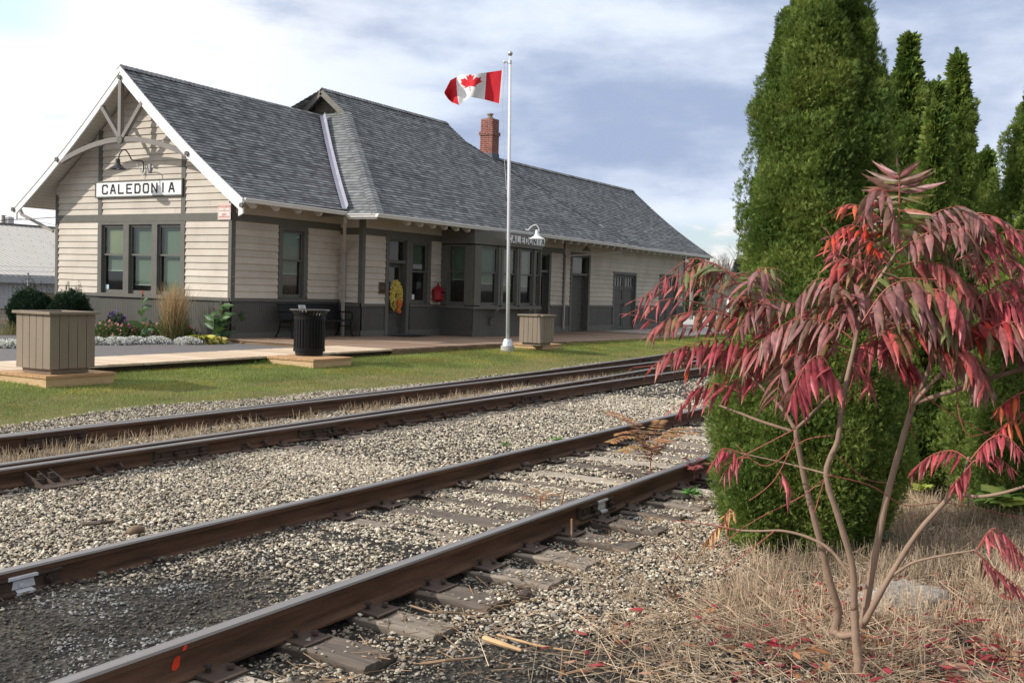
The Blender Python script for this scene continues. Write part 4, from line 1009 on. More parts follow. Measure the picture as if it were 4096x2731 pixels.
# ---- roofs
def roof_plane(name, eL, eR, rR, rL, parent, sag=.12, row=.14, mat=shingle, lift=.02, uflip=1):
    eL, eR, rR, rL = [np.array(p, float) for p in (eL, eR, rR, rL)]
    nrm = np.cross(eR-eL, rL-eL); nrm /= np.linalg.norm(nrm)
    if nrm[2] < 0: nrm = -nrm
    Ls = np.linalg.norm((rL+rR)/2-(eL+eR)/2); n = max(1, int(round(Ls/row)))
    ud = (eR-eL)/max(np.linalg.norm(eR-eL), 1e-6); mb = MB(); uv = []
    def P(t_, s): a = (eL if s == 0 else eR); b = (rL if s == 0 else rR); q = a+(b-a)*t_; return q+np.array([0, 0, -sag*math.sin(math.pi*t_)])
    for i in range(n):
        a, b = i/n, (i+1)/n; p0, p1, p2, p3 = P(a, 0), P(a, 1), P(b, 1), P(b, 0)
        q0, q1 = p0+nrm*lift, p1+nrm*lift
        mb.quad(q0, q1, p2+nrm*.002, p3+nrm*.002); mb.quad(p0, p1, q1, q0)
        us = [float((p-eL) @ ud) for p in (p0, p1, p2, p3)]
        uv += [(us[0], i*row+.01), (us[1], i*row+.01), (us[2], (i+1)*row-.01), (us[3], (i+1)*row-.01)]+[(us[0], i*row+.01)]*4
    return mb.build(name, mat, parent, uvs=uv)
def cap_strip(name, path, wid, parent, mat=cap_m, lift=.03, seg=.16, nrm=(0, 0, 1), drop=.3):
    """overlapping cap pieces folded over a ridge or hip"""
    path = [np.array(p, float) for p in path]; mb = MB(); uv = []; r = 0
    for a, b in zip(path[:-1], path[1:]):
        d = b-a; l = np.linalg.norm(d); d /= l; sd = np.cross(d, np.array(nrm, float)); sd /= np.linalg.norm(sd); up = np.cross(sd, d); n = max(1, int(l/seg))
        for i in range(n):
            p, q = a+d*l*i/n, a+d*l*(i+1.02)/n; hp, hq = .028, .012
            for s in (-1, 1):
                mb.quad(p+up*(hp+lift), p+sd*s*wid+up*(hp+lift-wid*drop), q+sd*s*wid+up*(hq+lift-wid*drop), q+up*(hq+lift))
                mb.quad(p+up*lift, p+sd*s*wid+up*(lift-wid*drop), p+sd*s*wid+up*(hp+lift-wid*drop), p+up*(hp+lift))
                uv += [(r*.31, r*.14+.03), (r*.31+.1, r*.14+.03), (r*.31+.1, r*.14+.1), (r*.31, r*.14+.1)]*2
            r += 1
    return mb.build(name, mat, parent, uvs=uv)
def boards_under(name, quads, mat, parent):
    mb = MB()
    for q in quads: mb.quad(*q)
    return mb.build(name, mat, parent)
XR0 = 18.46
ME = (22.3, 17.09, 3.60)      # main roof's near left eave corner
MR0, MR1, MRZ = 26.22, 33.35, 7.88
GB, GZ = .93, 7.11            # gablet half width and base height
# left wing
lw = roof_plane('roof', (XR0, EY, EZ), (22.34, EY, EZ), (26.25, RY, RZ), (XR0, RY, RZ), st, .13); lw['label'] = 'roof of the near wing'
roof_plane('roof_back_slope', (26.3, 2*RY-EY, EZ), (XR0, 2*RY-EY, EZ), (XR0, RY, RZ), (26.3, RY, RZ), lw, .13)
cap_strip('ridge_cap', [(XR0, RY, RZ), (26.1, RY, RZ-.07)], .15, lw, drop=.8)
# main roof: front slope with gablets at both ends, left hip face, right hip face
MX1 = 38.78
GY0 = RY-GB
mr = roof_plane('roof', (ME[0], ME[1], ME[2]), (MX1, ME[1], ME[2]), (33.35, GY0, GZ), (26.22, GY0, GZ), st, .05); mr['label'] = 'higher roof over the main block'
roof_plane('upper_slope', (MR0, GY0, GZ), (MR1, GY0, GZ), (MR1, RY, MRZ), (MR0, RY, MRZ), mr, 0)
roof_plane('roof_back_slope', (MX1, 2*RY-ME[1], ME[2]), (ME[0], 2*RY-ME[1], ME[2]), (MR0, RY, MRZ), (MR1, RY, MRZ), mr, 0)
roof_plane('hip_face', (ME[0], 2*RY-ME[1], ME[2]), (ME[0], ME[1], ME[2]), (26.36, GY0, GZ), (26.36, 2*RY-GY0, GZ), mr, .05, mat=M_shingle('pale_shingles', (.10, .11, .115), (.17, .18, .185), (.27, .28, .29)))
roof_plane('hip_face', (MX1, ME[1], ME[2]), (MX1, 2*RY-ME[1], ME[2]), (33.3, 2*RY-GY0, GZ), (33.3, GY0, GZ), mr, .05)
def sagpath(a, b, sag, n=10):
    a = np.array(a); b = np.array(b); return [a+(b-a)*i/n-np.array([0, 0, sag*math.sin(math.pi*i/n)]) for i in range(n+1)]
cap_strip('hip_cap', sagpath((ME[0], ME[1], ME[2]), (26.3, GY0, GZ), .05), .17, mr, nrm=(-.45, -.45, .8), drop=.25, lift=.012)
cap_strip('hip_cap', sagpath((MX1, ME[1], ME[2]), (33.35, GY0, GZ), .05), .09, mr, drop=.55, lift=.012, mat=shingle)
cap_strip('ridge_cap', [(MR0, RY, MRZ), (MR1, RY, MRZ)], .15, mr, drop=.8, mat=shingle)
# gablet: dark rake boards and old shingled face
mb = MB()
for s in (-1, 1):
    mb.bar((MR0-.03, RY, MRZ-.10), (MR0-.03, RY+s*(GB+.05), GZ-.12), .05, .17, up=(0, 0, 1))
mb.build('gablet_rake', M('weathered_rake', (.20, .19, .165), .85, .25, 4), mr)
mb = MB(); xg = MR0+.38
for i in range(6):
    z0, z1 = GZ-.15+i*.13, GZ-.15+(i+1)*.13; h0 = max(0, (MRZ-z0)*1.16); h1 = max(0, (MRZ-z1)*1.16); n = 8
    mb.quad((xg-.02, RY-h0, z0), (xg-.02, RY+h0, z0), (xg, RY+h1, z1), (xg, RY-h1, z1)); mb.quad((xg-.02, RY-h0, z0), (xg-.02, RY+h0, z0), (xg, RY+h0, z0+.001), (xg, RY-h0, z0+.001))
mb.build('gablet_shingles', old_wood, mr)
# right section: gable roof with overhanging end
RE_Y, RE_Z, RRY, RRZ, XR1 = 17.56, 3.62, 21.82, 6.86, 49.4
rr = roof_plane('roof', (35.5, RE_Y, RE_Z), (XR1, RE_Y, RE_Z), (XR1, RRY, RRZ), (35.5, RRY, RRZ), st, .16); rr['label'] = 'lower roof over the far end'
roof_plane('roof_back_slope', (XR1, 2*RRY-RE_Y, RE_Z), (35.5, 2*RRY-RE_Y, RE_Z), (35.5, RRY, RRZ), (XR1, RRY, RRZ), rr, .16)
cap_strip('ridge_cap', [(35.6, RRY, RRZ), (XR1, RRY, RRZ)], .14, rr, drop=.8, mat=shingle)
# valley flashing between wing and main roof
mb = MB(); n = 14; up = np.array([-.5, -.25, .8]); up /= np.linalg.norm(up)
for i in range(n):
    def vp(t_):
        q = np.array([22.34+(26.05-22.34)*t_, EY+(22.2-EY)*t_, EZ+(RZ-.12-EZ)*t_-.13*math.sin(math.pi*t_)]); return q
    a, b = vp(i/n), vp((i+1)/n); 
    for sx, sy, sz in ((-.17, 0, .0), (.0, -.07, .11)):
        e = np.array([sx, sy, sz]); u_ = np.array([-.02, -.02, .035]); mb.quad(a+u_, b+u_, b+e+u_, a+e+u_)
mb.build('valley_flashing', flash_m, lw)
# soffits (roof boards seen from below)
def under(eL, eR, rR, rL, sag, dz=-.09, n=8):
    out = []; eL, eR, rR, rL = [np.array(p, float) for p in (eL, eR, rR, rL)]
    for i in range(n):
        f = lambda a, b, t_: a+(b-a)*t_+np.array([0, 0, dz-sag*math.sin(math.pi*t_)])
        out.append((f(eL, rL, i/n), f(eR, rR, i/n), f(eR, rR, (i+1)/n), f(eL, rL, (i+1)/n)))
    return out
m, t, b = nt('soffit_boards'); L = t.links.new
ge = N(t, 'ShaderNodeNewGeometry'); sp = N(t, 'ShaderNodeSeparateXYZ'); L(ge.outputs['Position'], sp.inputs[0])
md = N(t, 'ShaderNodeMath', operation='FRACT'); dv = N(t, 'ShaderNodeMath', operation='DIVIDE', i={1: .11}); L(sp.outputs[1], dv.inputs[0]); L(dv.outputs[0], md.inputs[0])
L(ramp(t, md.outputs[0], [(.0, (.12, .11, .09)), (.08, (.68, .64, .57))]), b.inputs['Base Color']); b.inputs['Roughness'].default_value = .8
soffit_m = m
boards_under('soffit', under((XR0, EY, EZ), (22.34, EY, EZ), (26.2, RY, RZ), (XR0, RY, RZ), .13)+under((XR0, 2*RY-EY, EZ), (26.3, 2*RY-EY, EZ), (26.3, RY, RZ), (XR0, RY, RZ), .13), soffit_m, lw)
boards_under('soffit', under(ME, (MX1, ME[1], ME[2]), (33.35, GY0, GZ), (26.22, GY0, GZ), .05)+under((ME[0], 2*RY-ME[1], ME[2]), ME, (26.36, GY0, GZ), (26.36, 2*RY-GY0, GZ), .05)+under((MX1, ME[1], ME[2]), (MX1, 2*RY-ME[1], ME[2]), (33.3, 2*RY-GY0, GZ), (33.3, GY0, GZ), .05), soffit_m, mr)
boards_under('soffit', under((35.5, RE_Y, RE_Z), (XR1, RE_Y, RE_Z), (XR1, RRY, RRZ), (35.5, RRY, RRZ), .16)+under((XR1, 2*RRY-RE_Y, RE_Z), (35.5, 2*RRY-RE_Y, RE_Z), (35.5, RRY, RRZ), (XR1, RRY, RRZ), .16), soffit_m, rr)
# rafter tails
def tail(x, ye, ze, slope, parent):
    mb = MB(); pts = [(ye+.02, ze-.10), (ye+.0, ze-.16), (ye+.03, ze-.21), (ye+.10, ze-.23), (ye+1.25, ze-.23+1.15*slope), (ye+1.25, ze-.10+1.23*slope)]
    w_ = .045; k = len(pts)
    mb.add([(x-w_, a, c) for a, c in pts]+[(x+w_, a, c) for a, c in pts], [tuple(range(k)), tuple(range(2*k-1, k-1, -1))]+[(i, k+i, k+(i+1) % k, (i+1) % k) for i in range(k)])
    return mb.build('rafter_tail', cream_soffit, parent)
x = 23.75
while x < 38.7: tail(x, ME[1], ME[2], .74, mr); x += .61
x = 38.6
while x < 49.3: tail(x, RE_Y, RE_Z, .66, rr); x += .62
x = 18.95
while x < 22.0: tail(x, EY, EZ, .72, lw); x += .8
# gutters
def gutter(path, parent, mat=gutter_white):
    mb = MB(); prof = [(0, .0), (-.10, .0), (-.115, -.012), (-.085, -.055), (-.07, -.095), (0, -.10)]
    for (a, b) in zip(path[:-1], path[1:]):
        a = np.array(a, float); b = np.array(b, float); d = b-a; d /= np.linalg.norm(d); out = np.array([d[1], -d[0], 0])
        vs = []
        for q in (a, b):
            for o_, h in prof: vs.append(q-out*o_+np.array([0, 0, h]) if False else q+out*(-o_)+np.array([0, 0, h]))
        k = len(prof); mb.add(vs, [(j, j+1, k+j+1, k+j) for j in range(k-1)]+[tuple(range(k)), tuple(range(2*k-1, k-1, -1))])
    return mb.build('gutter', mat, parent)
gutter([(XR0+.05, EY, EZ-.01), (22.28, EY, EZ-.04)], st)
gutter([(ME[0], EY-.12, ME[2]-.01), (ME[0], ME[1]+.0, ME[2]-.01)], st); gutter([(ME[0]-.10, ME[1], ME[2]-.01), (MX1+.1, ME[1], ME[2]-.02)], st)
gutter([(37.4, RE_Y, RE_Z-.01), (XR1+.02, RE_Y, RE_Z-.01)], st)
# white fascia of the main eave's return
mb = MB(); mb.box((ME[0]-.02, ME[1]-.0, ME[2]-.15), (ME[0]-.001, EY-.13, ME[2]-.012)); mb.build('fascia', gutter_white, st)
# downspouts
def spout(path, w_=.085): 
    mb = MB()
    for a, b in zip(path[:-1], path[1:]): mb.bar(a, b, w_, w_*.8, up=(0, 1, .01) if abs(a[0]-b[0])+abs(a[1]-b[1]) < .02 else (0, 0, 1))
    return mb.build('downspout', downspout_m, st)
spout([(22.36, 18.22, 3.52), (22.37, 18.24, 3.36), (23.14, 18.87, 2.52), (23.14, 18.87, .27)])
spout([(18.75, 26.85, 3.55), (18.75, 26.75, 3.40), (19.05, 25.8, 2.95)])
spout([(38.35, 17.3, 3.45), (38.3, 17.35, 3.32), (35.3, 18.22, 3.02), (35.3, 18.25, .3)], .07); spout([(49.0, 17.75, 3.42), (47.85, 18.3, 2.3)], .08)
# gable rake boards, decorative truss
mb = MB(); X0 = XR0-.02
def rk(t_, s, dz=0.):
    y = EY+(RY-EY)*t_; y = y if s < 0 else 2*RY-y; return (X0, y, EZ+(RZ-EZ)*t_+sagz(t_)+dz)
for s in (-1, 1):
    n = 12
    for i in range(n):
        a, c = rk(-.012+1.012*i/n, s), rk(-.012+1.012*(i+1)/n, s)
        for off, z0, z1 in ((0., -.13, .01), (.016, -.33, -.13)):
            mb.hexa([(X0+off, a[1], a[2]+z0), (X0+off+.045, a[1], a[2]+z0), (X0+off+.045, c[1], c[2]+z0), (X0+off, c[1], c[2]+z0), (X0+off, a[1], a[2]+z1), (X0+off+.045, a[1], a[2]+z1), (X0+off+.045, c[1], c[2]+z1), (X0+off, c[1], c[2]+z1)])
    e = rk(0, s); ye = e[1]+s*.06
    mb.hexa([(X0+.017, e[1]-s*.08, e[2]-.44), (X0+.06, e[1]-s*.08, e[2]-.44), (X0+.06, ye, e[2]-.38), (X0+.017, ye, e[2]-.38), (X0+.017, e[1]-s*.08, e[2]-.2), (X0+.06, e[1]-s*.08, e[2]-.2), (X0+.06, ye, e[2]-.05), (X0+.017, ye, e[2]-.05)])
mb.build('rake_board', white, st)
tr_m = M('truss_paint', (.21, .195, .175), .6, .1, 3)
mb = MB(); xt = X0+.05; hub = (xt, 22.38, 5.22)
mb.bar((xt, RY, 6.72), (xt, RY, 5.22), .11, .11, up=(1, 0, 0)); mb.bar(hub, (xt+.004, 23.14, 6.12), .10, .10, up=(1, 0, 0)); mb.bar(hub, (xt+.004, 21.62, 6.12), .10, .10, up=(1, 0, 0))
arc = []
for i in range(17):
    t_ = i/16; y = 24.72+(20.06-24.72)*t_; z = 4.78+.47*math.sin(math.pi*t_)**.9; arc.append((y, z))
for (y0, z0), (y1, z1) in zip(arc[:-1], arc[1:]):
    mb.hexa([(xt-.03, y0, z0-.07), (xt+.07, y0, z0-.07), (xt+.07, y1, z1-.07), (xt-.03, y1, z1-.07), (xt-.03, y0, z0+.06), (xt+.07, y0, z0+.06), (xt+.07, y1, z1+.06), (xt-.03, y1, z1+.06)])
mb.build('gable_truss', tr_m, st)
for y, z in ((22.38, 5.22), (24.86, 4.82), (19.98, 4.78), (RY, 6.80), (26.70, 3.52), (18.14, 3.50)):
    mb = MB(); r = .10 if abs(z-5.22) < .01 else .06; mb.lathe((X0-.03 if r < .1 else xt-.08, y, z), [(.001, 0), (r, .0), (r, .06)], 14, axis=0); mb.build('boss', trim, st)
# chimney
cx, cy = atY(1967, 640, 21.72)[:2]; W_ = .56; D_ = .50
def brickbox(mb, uv, x0, x1, y0, y1, z0, z1):
    mb.box((x0, y0, z0), (x1, y1, z1))
    q = {0: (x0, y0), 1: (x1, y0), 2: (x1, y1), 3: (x0, y1)}
    uv += [(0, 0), (0, .01), (.01, .01), (.01, 0)]*2
    for k, w_ in enumerate((x1-x0, y1-y0, x1-x0, y1-y0)): uv += [(k*.6, z0), (k*.6+w_, z0), (k*.6+w_, z1), (k*.6, z1)]
mb = MB(); uv = []
brickbox(mb, uv, cx, cx+D_, cy, cy+W_, 6.3, 7.72); brickbox(mb, uv, cx-.04, cx+D_+.04, cy-.04, cy+W_+.04, 7.72, 7.86); brickbox(mb, uv, cx+.01, cx+D_-.01, cy+.01, cy+W_-.01, 7.86, 8.36)
ch = mb.build('chimney', brick_m, rr, uvs=uv)
mb = MB(); mb.lathe((cx+D_/2, cy+W_/2, 8.36), [(.12, 0), (.12, .08), (.09, .1), (.09, .16), (.13, .17), (.13, .22), (.001, .23)], 12); ch2 = mb.build('chimney_pot', M('clay_flue', (.33, .25, .2), .9, .2), rr)
mb = MB(); mb.box((cx-.02, cy-.02, 6.3), (cx+D_+.02, cy+W_+.02, 7.02)); mb.build('chimney_flashing', M('lead_flashing', (.10, .115, .14), .6, .15), rr)
# ================================================================== FURNITURE AND SIGNS
def plank_planter(label, c, w_, h, z0, taper=.0):
    """square plank box with a flat rim, on a recessed plinth; c = near left corner (min x, min y)"""
    x0, y0 = c; th = thing('planter', label, 'planter', (x0+w_/2, y0+w_/2, z0), 'taupe plank planters')
    body = MB(); gr = .011; n = 5
    zb, zt = z0+.07, z0+h-.045
    body.box((x0+.015, y0+.015, zb), (x0+w_-.015, y0+w_-.015, zb+.04), 1)
    for k in range(4):
        for i in range(n):
            a = w_*i/n+(gr if i else 0); b = w_*(i+1)/n
            if k == 0: body.box((x0+a, y0, zb+random.uniform(0, .006)), (x0+b, y0+.022, zt))
            if k == 1: body.box((x0, y0+a+(.0225 if i == 0 else 0), zb+random.uniform(0, .006)), (x0+.022, y0+b-(.0225 if i == n-1 else 0), zt))
            if k == 2: body.box((x0+a, y0+w_-.022, zb), (x0+b, y0+w_, zt))
            if k == 3: body.box((x0+w_-.022, y0+a+(.0225 if i == 0 else 0), zb), (x0+w_, y0+b-(.0225 if i == n-1 else 0), zt))
    body.box((x0+.0235, y0+.0235, zb+.05), (x0+w_-.0235, y0+w_-.0235, zt-.12), 1)
    body.build('plank_box', [taupe, groove], th)
    rim = MB(); o = .045; i_ = .10; z1, z2 = zt+.002, zt+.04
    a0, a1, b0, b1 = x0-o, x0+w_+o, y0-o, y0+w_+o
    for q in (((a0, b0), (a1, b0), (a1-i_, b0+i_), (a0+i_, b0+i_)), ((a1, b0), (a1, b1), (a1-i_, b1-i_), (a1-i_, b0+i_)), ((a1, b1), (a0, b1), (a0+i_, b1-i_), (a1-i_, b1-i_)), ((a0, b1), (a0, b0), (a0+i_, b0+i_), (a0+i_, b1-i_))):
        rim.hexa([(*p, z1) for p in q]+[(*p, z2) for p in q])
    rim.build('rim', taupe, th)
    pl = MB(); pl.box((x0+.06, y0+.06, z0+.001), (x0+w_-.06, y0+w_-.06, zb)); pl.build('plinth', taupe, th)
    soilp = MB(); soilp.quad((x0+.03, y0+.03, zt-.11), (x0+w_-.03, y0+.03, zt-.11), (x0+w_-.03, y0+w_-.03, zt-.11), (x0+.03, y0+w_-.03, zt-.11)); soilp.build('soil', soil, th)
    return th
def stand(label, x0, x1, y0, y1, zt, zb):
    th = thing('timber_stand', label, 'timber stand', ((x0+x1)/2, (y0+y1)/2, zb), 'fresh timber stands along the walk')
    f = MB(); f.box((x0+.02, y0+.02, zb), (x1-.02, y0+.058, zt-.04)); f.box((x0+.02, y0+.059, zb), (x0+.058, y1, zt-.04)); f.box((x1-.058, y0+.059, zb), (x1-.02, y1, zt-.04)); f.build('frame', fresh, th)
    d = MB(); n = max(1, int(round((y1-y0)/.145))); w_ = (y1-y0)/n
    for i in range(n): d.box((x0, y0+i*w_, zt-.038), (x1, y0+(i+1)*w_-.006, zt+random.uniform(-.001, .001)))
    d.build('deck_boards', M('orange_deck_edge', (.50, .30, .15), .75, .3, 3, (1, 6, 6)), th)
    return th
pc = atZ(199, 1479, .375); plank_planter('large taupe plank planter nearest the camera at the left, dark yew bushes behind it', (pc[0], pc[1]), .75, .89, .305)
sc = atZ(183, 1505, .30); stand('pale timber stand under the large planter at the left', sc[0], sc[0]+1.18, sc[1], 14.1, .30, .05)
bs = atZ(1254, 1438, .30); stand('pale timber stand under the black litter bin', bs[0], bs[0]+1.15, bs[1], 14.1, .30, .02)
p2 = atZ(2166, 1373, .355); plank_planter('smaller-looking taupe plank planter right of the flagpole', (p2[0], p2[1]), .66, .80, .285)
s2 = atZ(2169, 1380, .28); stand('timber stand under the planter right of the flagpole', s2[0], s2[0]+1.12, s2[1], 14.1, .28, .03)
# litter bin: flared rim of bars, slatted body
bx, by = atZ(1236, 1421, .30)[:2]; bz = .30
th = thing('litter_bin', 'black slatted steel litter bin with flared rim on a timber stand', 'litter bin', (bx, by, bz))
mb = MB(); Rb = .30; n = 30
for k in range(n):
    a = 2*math.pi*k/n; c_, s_ = math.cos(a), math.sin(a); t1 = np.array([-s_, c_, 0])*.020; r_ = np.array([c_, s_, 0])
    def pt(r, z): return np.array([bx, by, bz+z])+r_*r
    pr = [(Rb, .11), (Rb, .78), (Rb+.015, .82), (Rb+.06, .865), (Rb+.085, .885)]
    for (r0, z0), (r1, z1) in zip(pr[:-1], pr[1:]): mb.hexa([pt(r0-.008, z0)-t1, pt(r0, z0)-t1, pt(r0, z0)+t1, pt(r0-.008, z0)+t1, pt(r1-.008, z1)-t1, pt(r1, z1)-t1, pt(r1, z1)+t1, pt(r1-.008, z1)+t1])
mb.build('slats', black, th)
mb = MB(); mb.lathe((bx, by, bz), [(Rb+.007, .08), (Rb+.007, .15), (Rb-.01, .15)], 40); mb.build('hoop', black, th)
mb = MB(); mb.lathe((bx, by, bz), [(Rb+.005, .70), (Rb+.005, .76)], 40); mb.build('hoop', black, th)
mb = MB(); mb.lathe((bx, by, bz), [(.26, .0), (.26, .085), (Rb, .085)], 36); mb.build('foot_ring', black, th)
mb = MB(); mb.lathe((bx, by, bz), [(Rb+.085, .882), (Rb+.092, .89), (Rb+.085, .898), (Rb+.02, .892)], 40); mb.build('rim', M('worn_black_rim', (.11, .11, .115), .3, .2, spec=.7), th)
mb = MB(); mb.lathe((bx, by, bz), [(.01, .03), (.27, .03), (.275, .74), (.26, .75)], 30); mb.build('liner', M('liner_black', (.01, .01, .01), .6, .1), th)
# bench
b0, b1 = 20.52, 22.98; yb = YL-.18; zf = .30
th = thing('bench', 'black slatted metal bench against the station wall under the window', 'bench', ((b0+b1)/2, yb-.25, zf))
prof = [(yb-.56, .415), (yb-.545, .44), (yb-.50, .455), (yb-.40, .445), (yb-.28, .425), (yb-.20, .43), (yb-.16, .47), (yb-.12, .56), (yb-.075, .70), (yb-.04, .83), (yb-.03, .86)]
def slatset(pr, name):
    mb = MB(); n = 40
    for k in range(n):
        x = b0+.06+(b1-b0-.12)*(k+.5)/n
        for (y0, z0), (y1, z1) in zip(pr[:-1], pr[1:]): mb.bar((x, y0, zf+z0), (x, y1, zf+z1), .047, .010, up=(0, .2, 1) if abs(z1-z0) < abs(y1-y0) else (0, -1, .2))
    return mb.build(name, black, th)
slatset(prof[:7], 'seat'); slatset(prof[6:], 'backrest')
for x in (b0+.03, (b0+b1)/2, b1-.03):
    mb = MB()
    mb.tube([(x, y, zf+z-.015) for y, z in prof], .018, 6); mb.build('side_frame', black, th)
    mb = MB(); mb.tube([(x, yb-.50, zf+.44), (x, yb-.50, zf+.30), (x, yb-.53, zf+.12), (x, yb-.58, zf+.012)], .02, 6); mb.box((x-.04, yb-.64, zf), (x+.04, yb-.53, zf+.012)); mb.build('leg', black, th)
    mb = MB(); mb.tube([(x, yb-.14, zf+.50), (x, yb-.12, zf+.30), (x, yb-.06, zf+.12), (x, yb+.02, zf+.012)], .02, 6); mb.box((x-.04, yb-.02, zf), (x+.04, yb+.06, zf+.012)); mb.build('leg', black, th)
    mb = MB(); mb.tube([(x, yb-.08, zf+.66), (x, yb-.25, zf+.665), (x, yb-.48, zf+.665), (x, yb-.55, zf+.64), (x, yb-.565, zf+.58), (x, yb-.53, zf+.44)], .019, 6); mb.tube([(x, yb-.12, zf+.28), (x, yb-.50, zf+.27)], .015, 6); mb.build('armrest', black, th)
mb = MB(); mb.tube([(b0, yb-.03, zf+.855), (b1, yb-.03, zf+.855)], .018, 8); mb.tube([(b0, yb-.545, zf+.425), (b1, yb-.545, zf+.425)], .015, 8); mb.build('rail', black, th)
def text_mesh(s, size, mat, parent, P, u, n, z, name='lettering', bold=0., align='CENTER', flip=False, sx=1.):
    """lettering as geometry on a wall plane; faces outward (-n)"""
    cu = bpy.data.curves.new('t', 'FONT'); cu.body = s; cu.size = size; cu.align_x = align; cu.offset = bold; cu.extrude = .001; cu.resolution_u = 2
    ob = bpy.data.objects.new('t', cu); COL.objects.link(ob)
    dg = bpy.context.evaluated_depsgraph_get(); me = bpy.data.meshes.new_from_object(ob.evaluated_get(dg)); bpy.data.objects.remove(ob)
    off = worldloc(parent); sgn = -1 if flip else 1
    for v in me.vertices:
        q = P.p(u+sgn*v.co.x*sx, n-v.co.z, z+v.co.y); v.co = (q[0]-off[0], q[1]-off[1], q[2]-off[2])
    me.materials.clear(); me.materials.append(mat); me.name = name
    return link(name, me, parent)
# commemorative plate on the bench
th2 = thing('bench_plate', 'small white memorial plate fixed to the bench backrest', 'plate', (21.5, yb-.1, zf+.72))
mb = MB(); mb.hexa([(21.30, yb-.115, zf+.66), (21.58, yb-.115, zf+.66), (21.58, yb-.105, zf+.66), (21.30, yb-.105, zf+.66), (21.30, yb-.055, zf+.84), (21.58, yb-.055, zf+.84), (21.58, yb-.045, zf+.84), (21.30, yb-.045, zf+.84)]); mb.build('plate', M('plate_white', (.72, .72, .72), .4, .03), th2)
PBe = Plane((0, yb-.1), (1, 0), (0, 1))
for i, zz in enumerate((.79, .745, .70)):
    l = MB(); w_ = (.06, .09, .05)[i]; dy = -.118+.335*(zz-.66); l.hexa([(21.44-w_, yb+dy-.002, zf+zz-.007), (21.44+w_, yb+dy-.002, zf+zz-.007), (21.44+w_, yb+dy, zf+zz-.007), (21.44-w_, yb+dy, zf+zz-.007), (21.44-w_, yb+dy, zf+zz+.007), (21.44+w_, yb+dy, zf+zz+.007), (21.44+w_, yb+dy+.002, zf+zz+.007), (21.44-w_, yb+dy+.002, zf+zz+.007)]); l.build('engraved_line', M('engraving', (.2, .2, .2), .6, .05), th2)
# flagpole with concrete foot, truck, ball, halyard
fb = atZ(2030, 1382, .29); Dp = float((fb-CP) @ RC[2]); ftop = atD(2040.5, 252, Dp)
th = thing('flagpole', 'white metal flagpole with silver ball top rising in front of the platform', 'flagpole', fb)
mb = MB(); mb.lathe((fb[0], fb[1], .08), [(.001, .0), (.172, 0), (.168, .205), (.001, .207)], 20); mb.build('concrete_foot', concrete, th)
mb = MB(); mb.lathe((fb[0], fb[1], .288), [(.145, 0), (.14, .02), (.115, .12), (.095, .165), (.06, .17)], 20); mb.build('base_collar', silver, th, smooth=False)
pole_m = M('pole_white', (.70, .71, .73), .35, .04, 2, spec=.6)
mb = MB(); s0 = np.array([fb[0], fb[1], .45]); mb.tube([s0, s0*.5+ftop*.5, ftop], [.047, .040, .033], 14); mb.build('pole', pole_m, th, smooth=True)
axis = (ftop-s0)/np.linalg.norm(ftop-s0); left_v = -RC[0]*np.array([1, 1, 0]); left_v /= np.linalg.norm(left_v)
mb = MB(); mb.tube([ftop-axis*.02, ftop+axis*.06], .045, 12); mb.tube([ftop+axis*.02, ftop+axis*.02+left_v*.13], .018, 8); mb.ball(ftop+axis*.02+left_v*.14, .04, n=8); mb.tube([ftop+axis*.06, ftop+axis*.17], .011, 6); mb.build('truck', silver, th)
mb = MB(); mb.ball(ftop+axis*.235, .065); mb.build('ball', M('ball_silver', (.6, .6, .61), .25, .05, metal=.7), th, smooth=True)
def fpt(px, py, dd=0.): return atD(px, py, Dp+dd)
rope_m = M('halyard_rope', (.55, .55, .54), .8, .1)
mb = MB(); mb.tube([ftop+left_v*.14+axis*.0, fpt(2017, 300, -.02), fpt(2008, 412, -.02), fpt(2018, 640), fpt(2026, 760)], .006, 5); mb.tube([ftop+left_v*.07, fpt(2032, 520), fpt(2029, 790)], .006, 5); mb.build('halyard', rope_m, th)
mb = MB(); c_ = fpt(2041, 826); mb.tube([c_+np.array([0, 0, .07]), c_, c_-np.array([0, 0, .07])], [.018, .03, .015], 6); mb.build('cleat', rope_m, th)
# flag: cloth blowing towards the station's left, maple leaf worked into the cloth
flag_red = M('flag_red', (.62, .012, .025), .75, .06, 6); flag_white = M('flag_white', (.80, .80, .80), .75, .03, 6)
leaf = [(0,.40),(.055,.30),(.115,.335),(.085,.165),(.185,.255),(.205,.215),(.32,.235),(.285,.13),(.345,.095),(.165,-.045),(.19,-.105),(.02,-.075),(.02,-.27)]
leaf = leaf+[(-x, y) for x, y in leaf[::-1]]
def inleaf(x, y):
    ins = False; j = len(leaf)-1
    for i in range(len(leaf)):
        xi, yi = leaf[i]; xj, yj = leaf[j]
        if (yi > y) != (yj > y) and x < (xj-xi)*(y-yi)/(yj-yi)+xi: ins = not ins
        j = i
    return ins
NU, NV = 128, 64
top = [(0, 2012, 281), (.25, 1946, 291), (.5, 1880, 299), (.64, 1845, 299), (.76, 1826, 309), (.88, 1800, 322), (1., 1787, 345)]
bot = [(0, 2000, 416), (.25, 1939, 399), (.5, 1880, 388), (.64, 1858, 404), (.75, 1838, 421), (.86, 1806, 409), (1., 1789, 396)]
def ip(tab, u): A = np.array(tab); return np.interp(u, A[:, 0], A[:, 1]), np.interp(u, A[:, 0], A[:, 2])
V = []; dirr = RC[2]
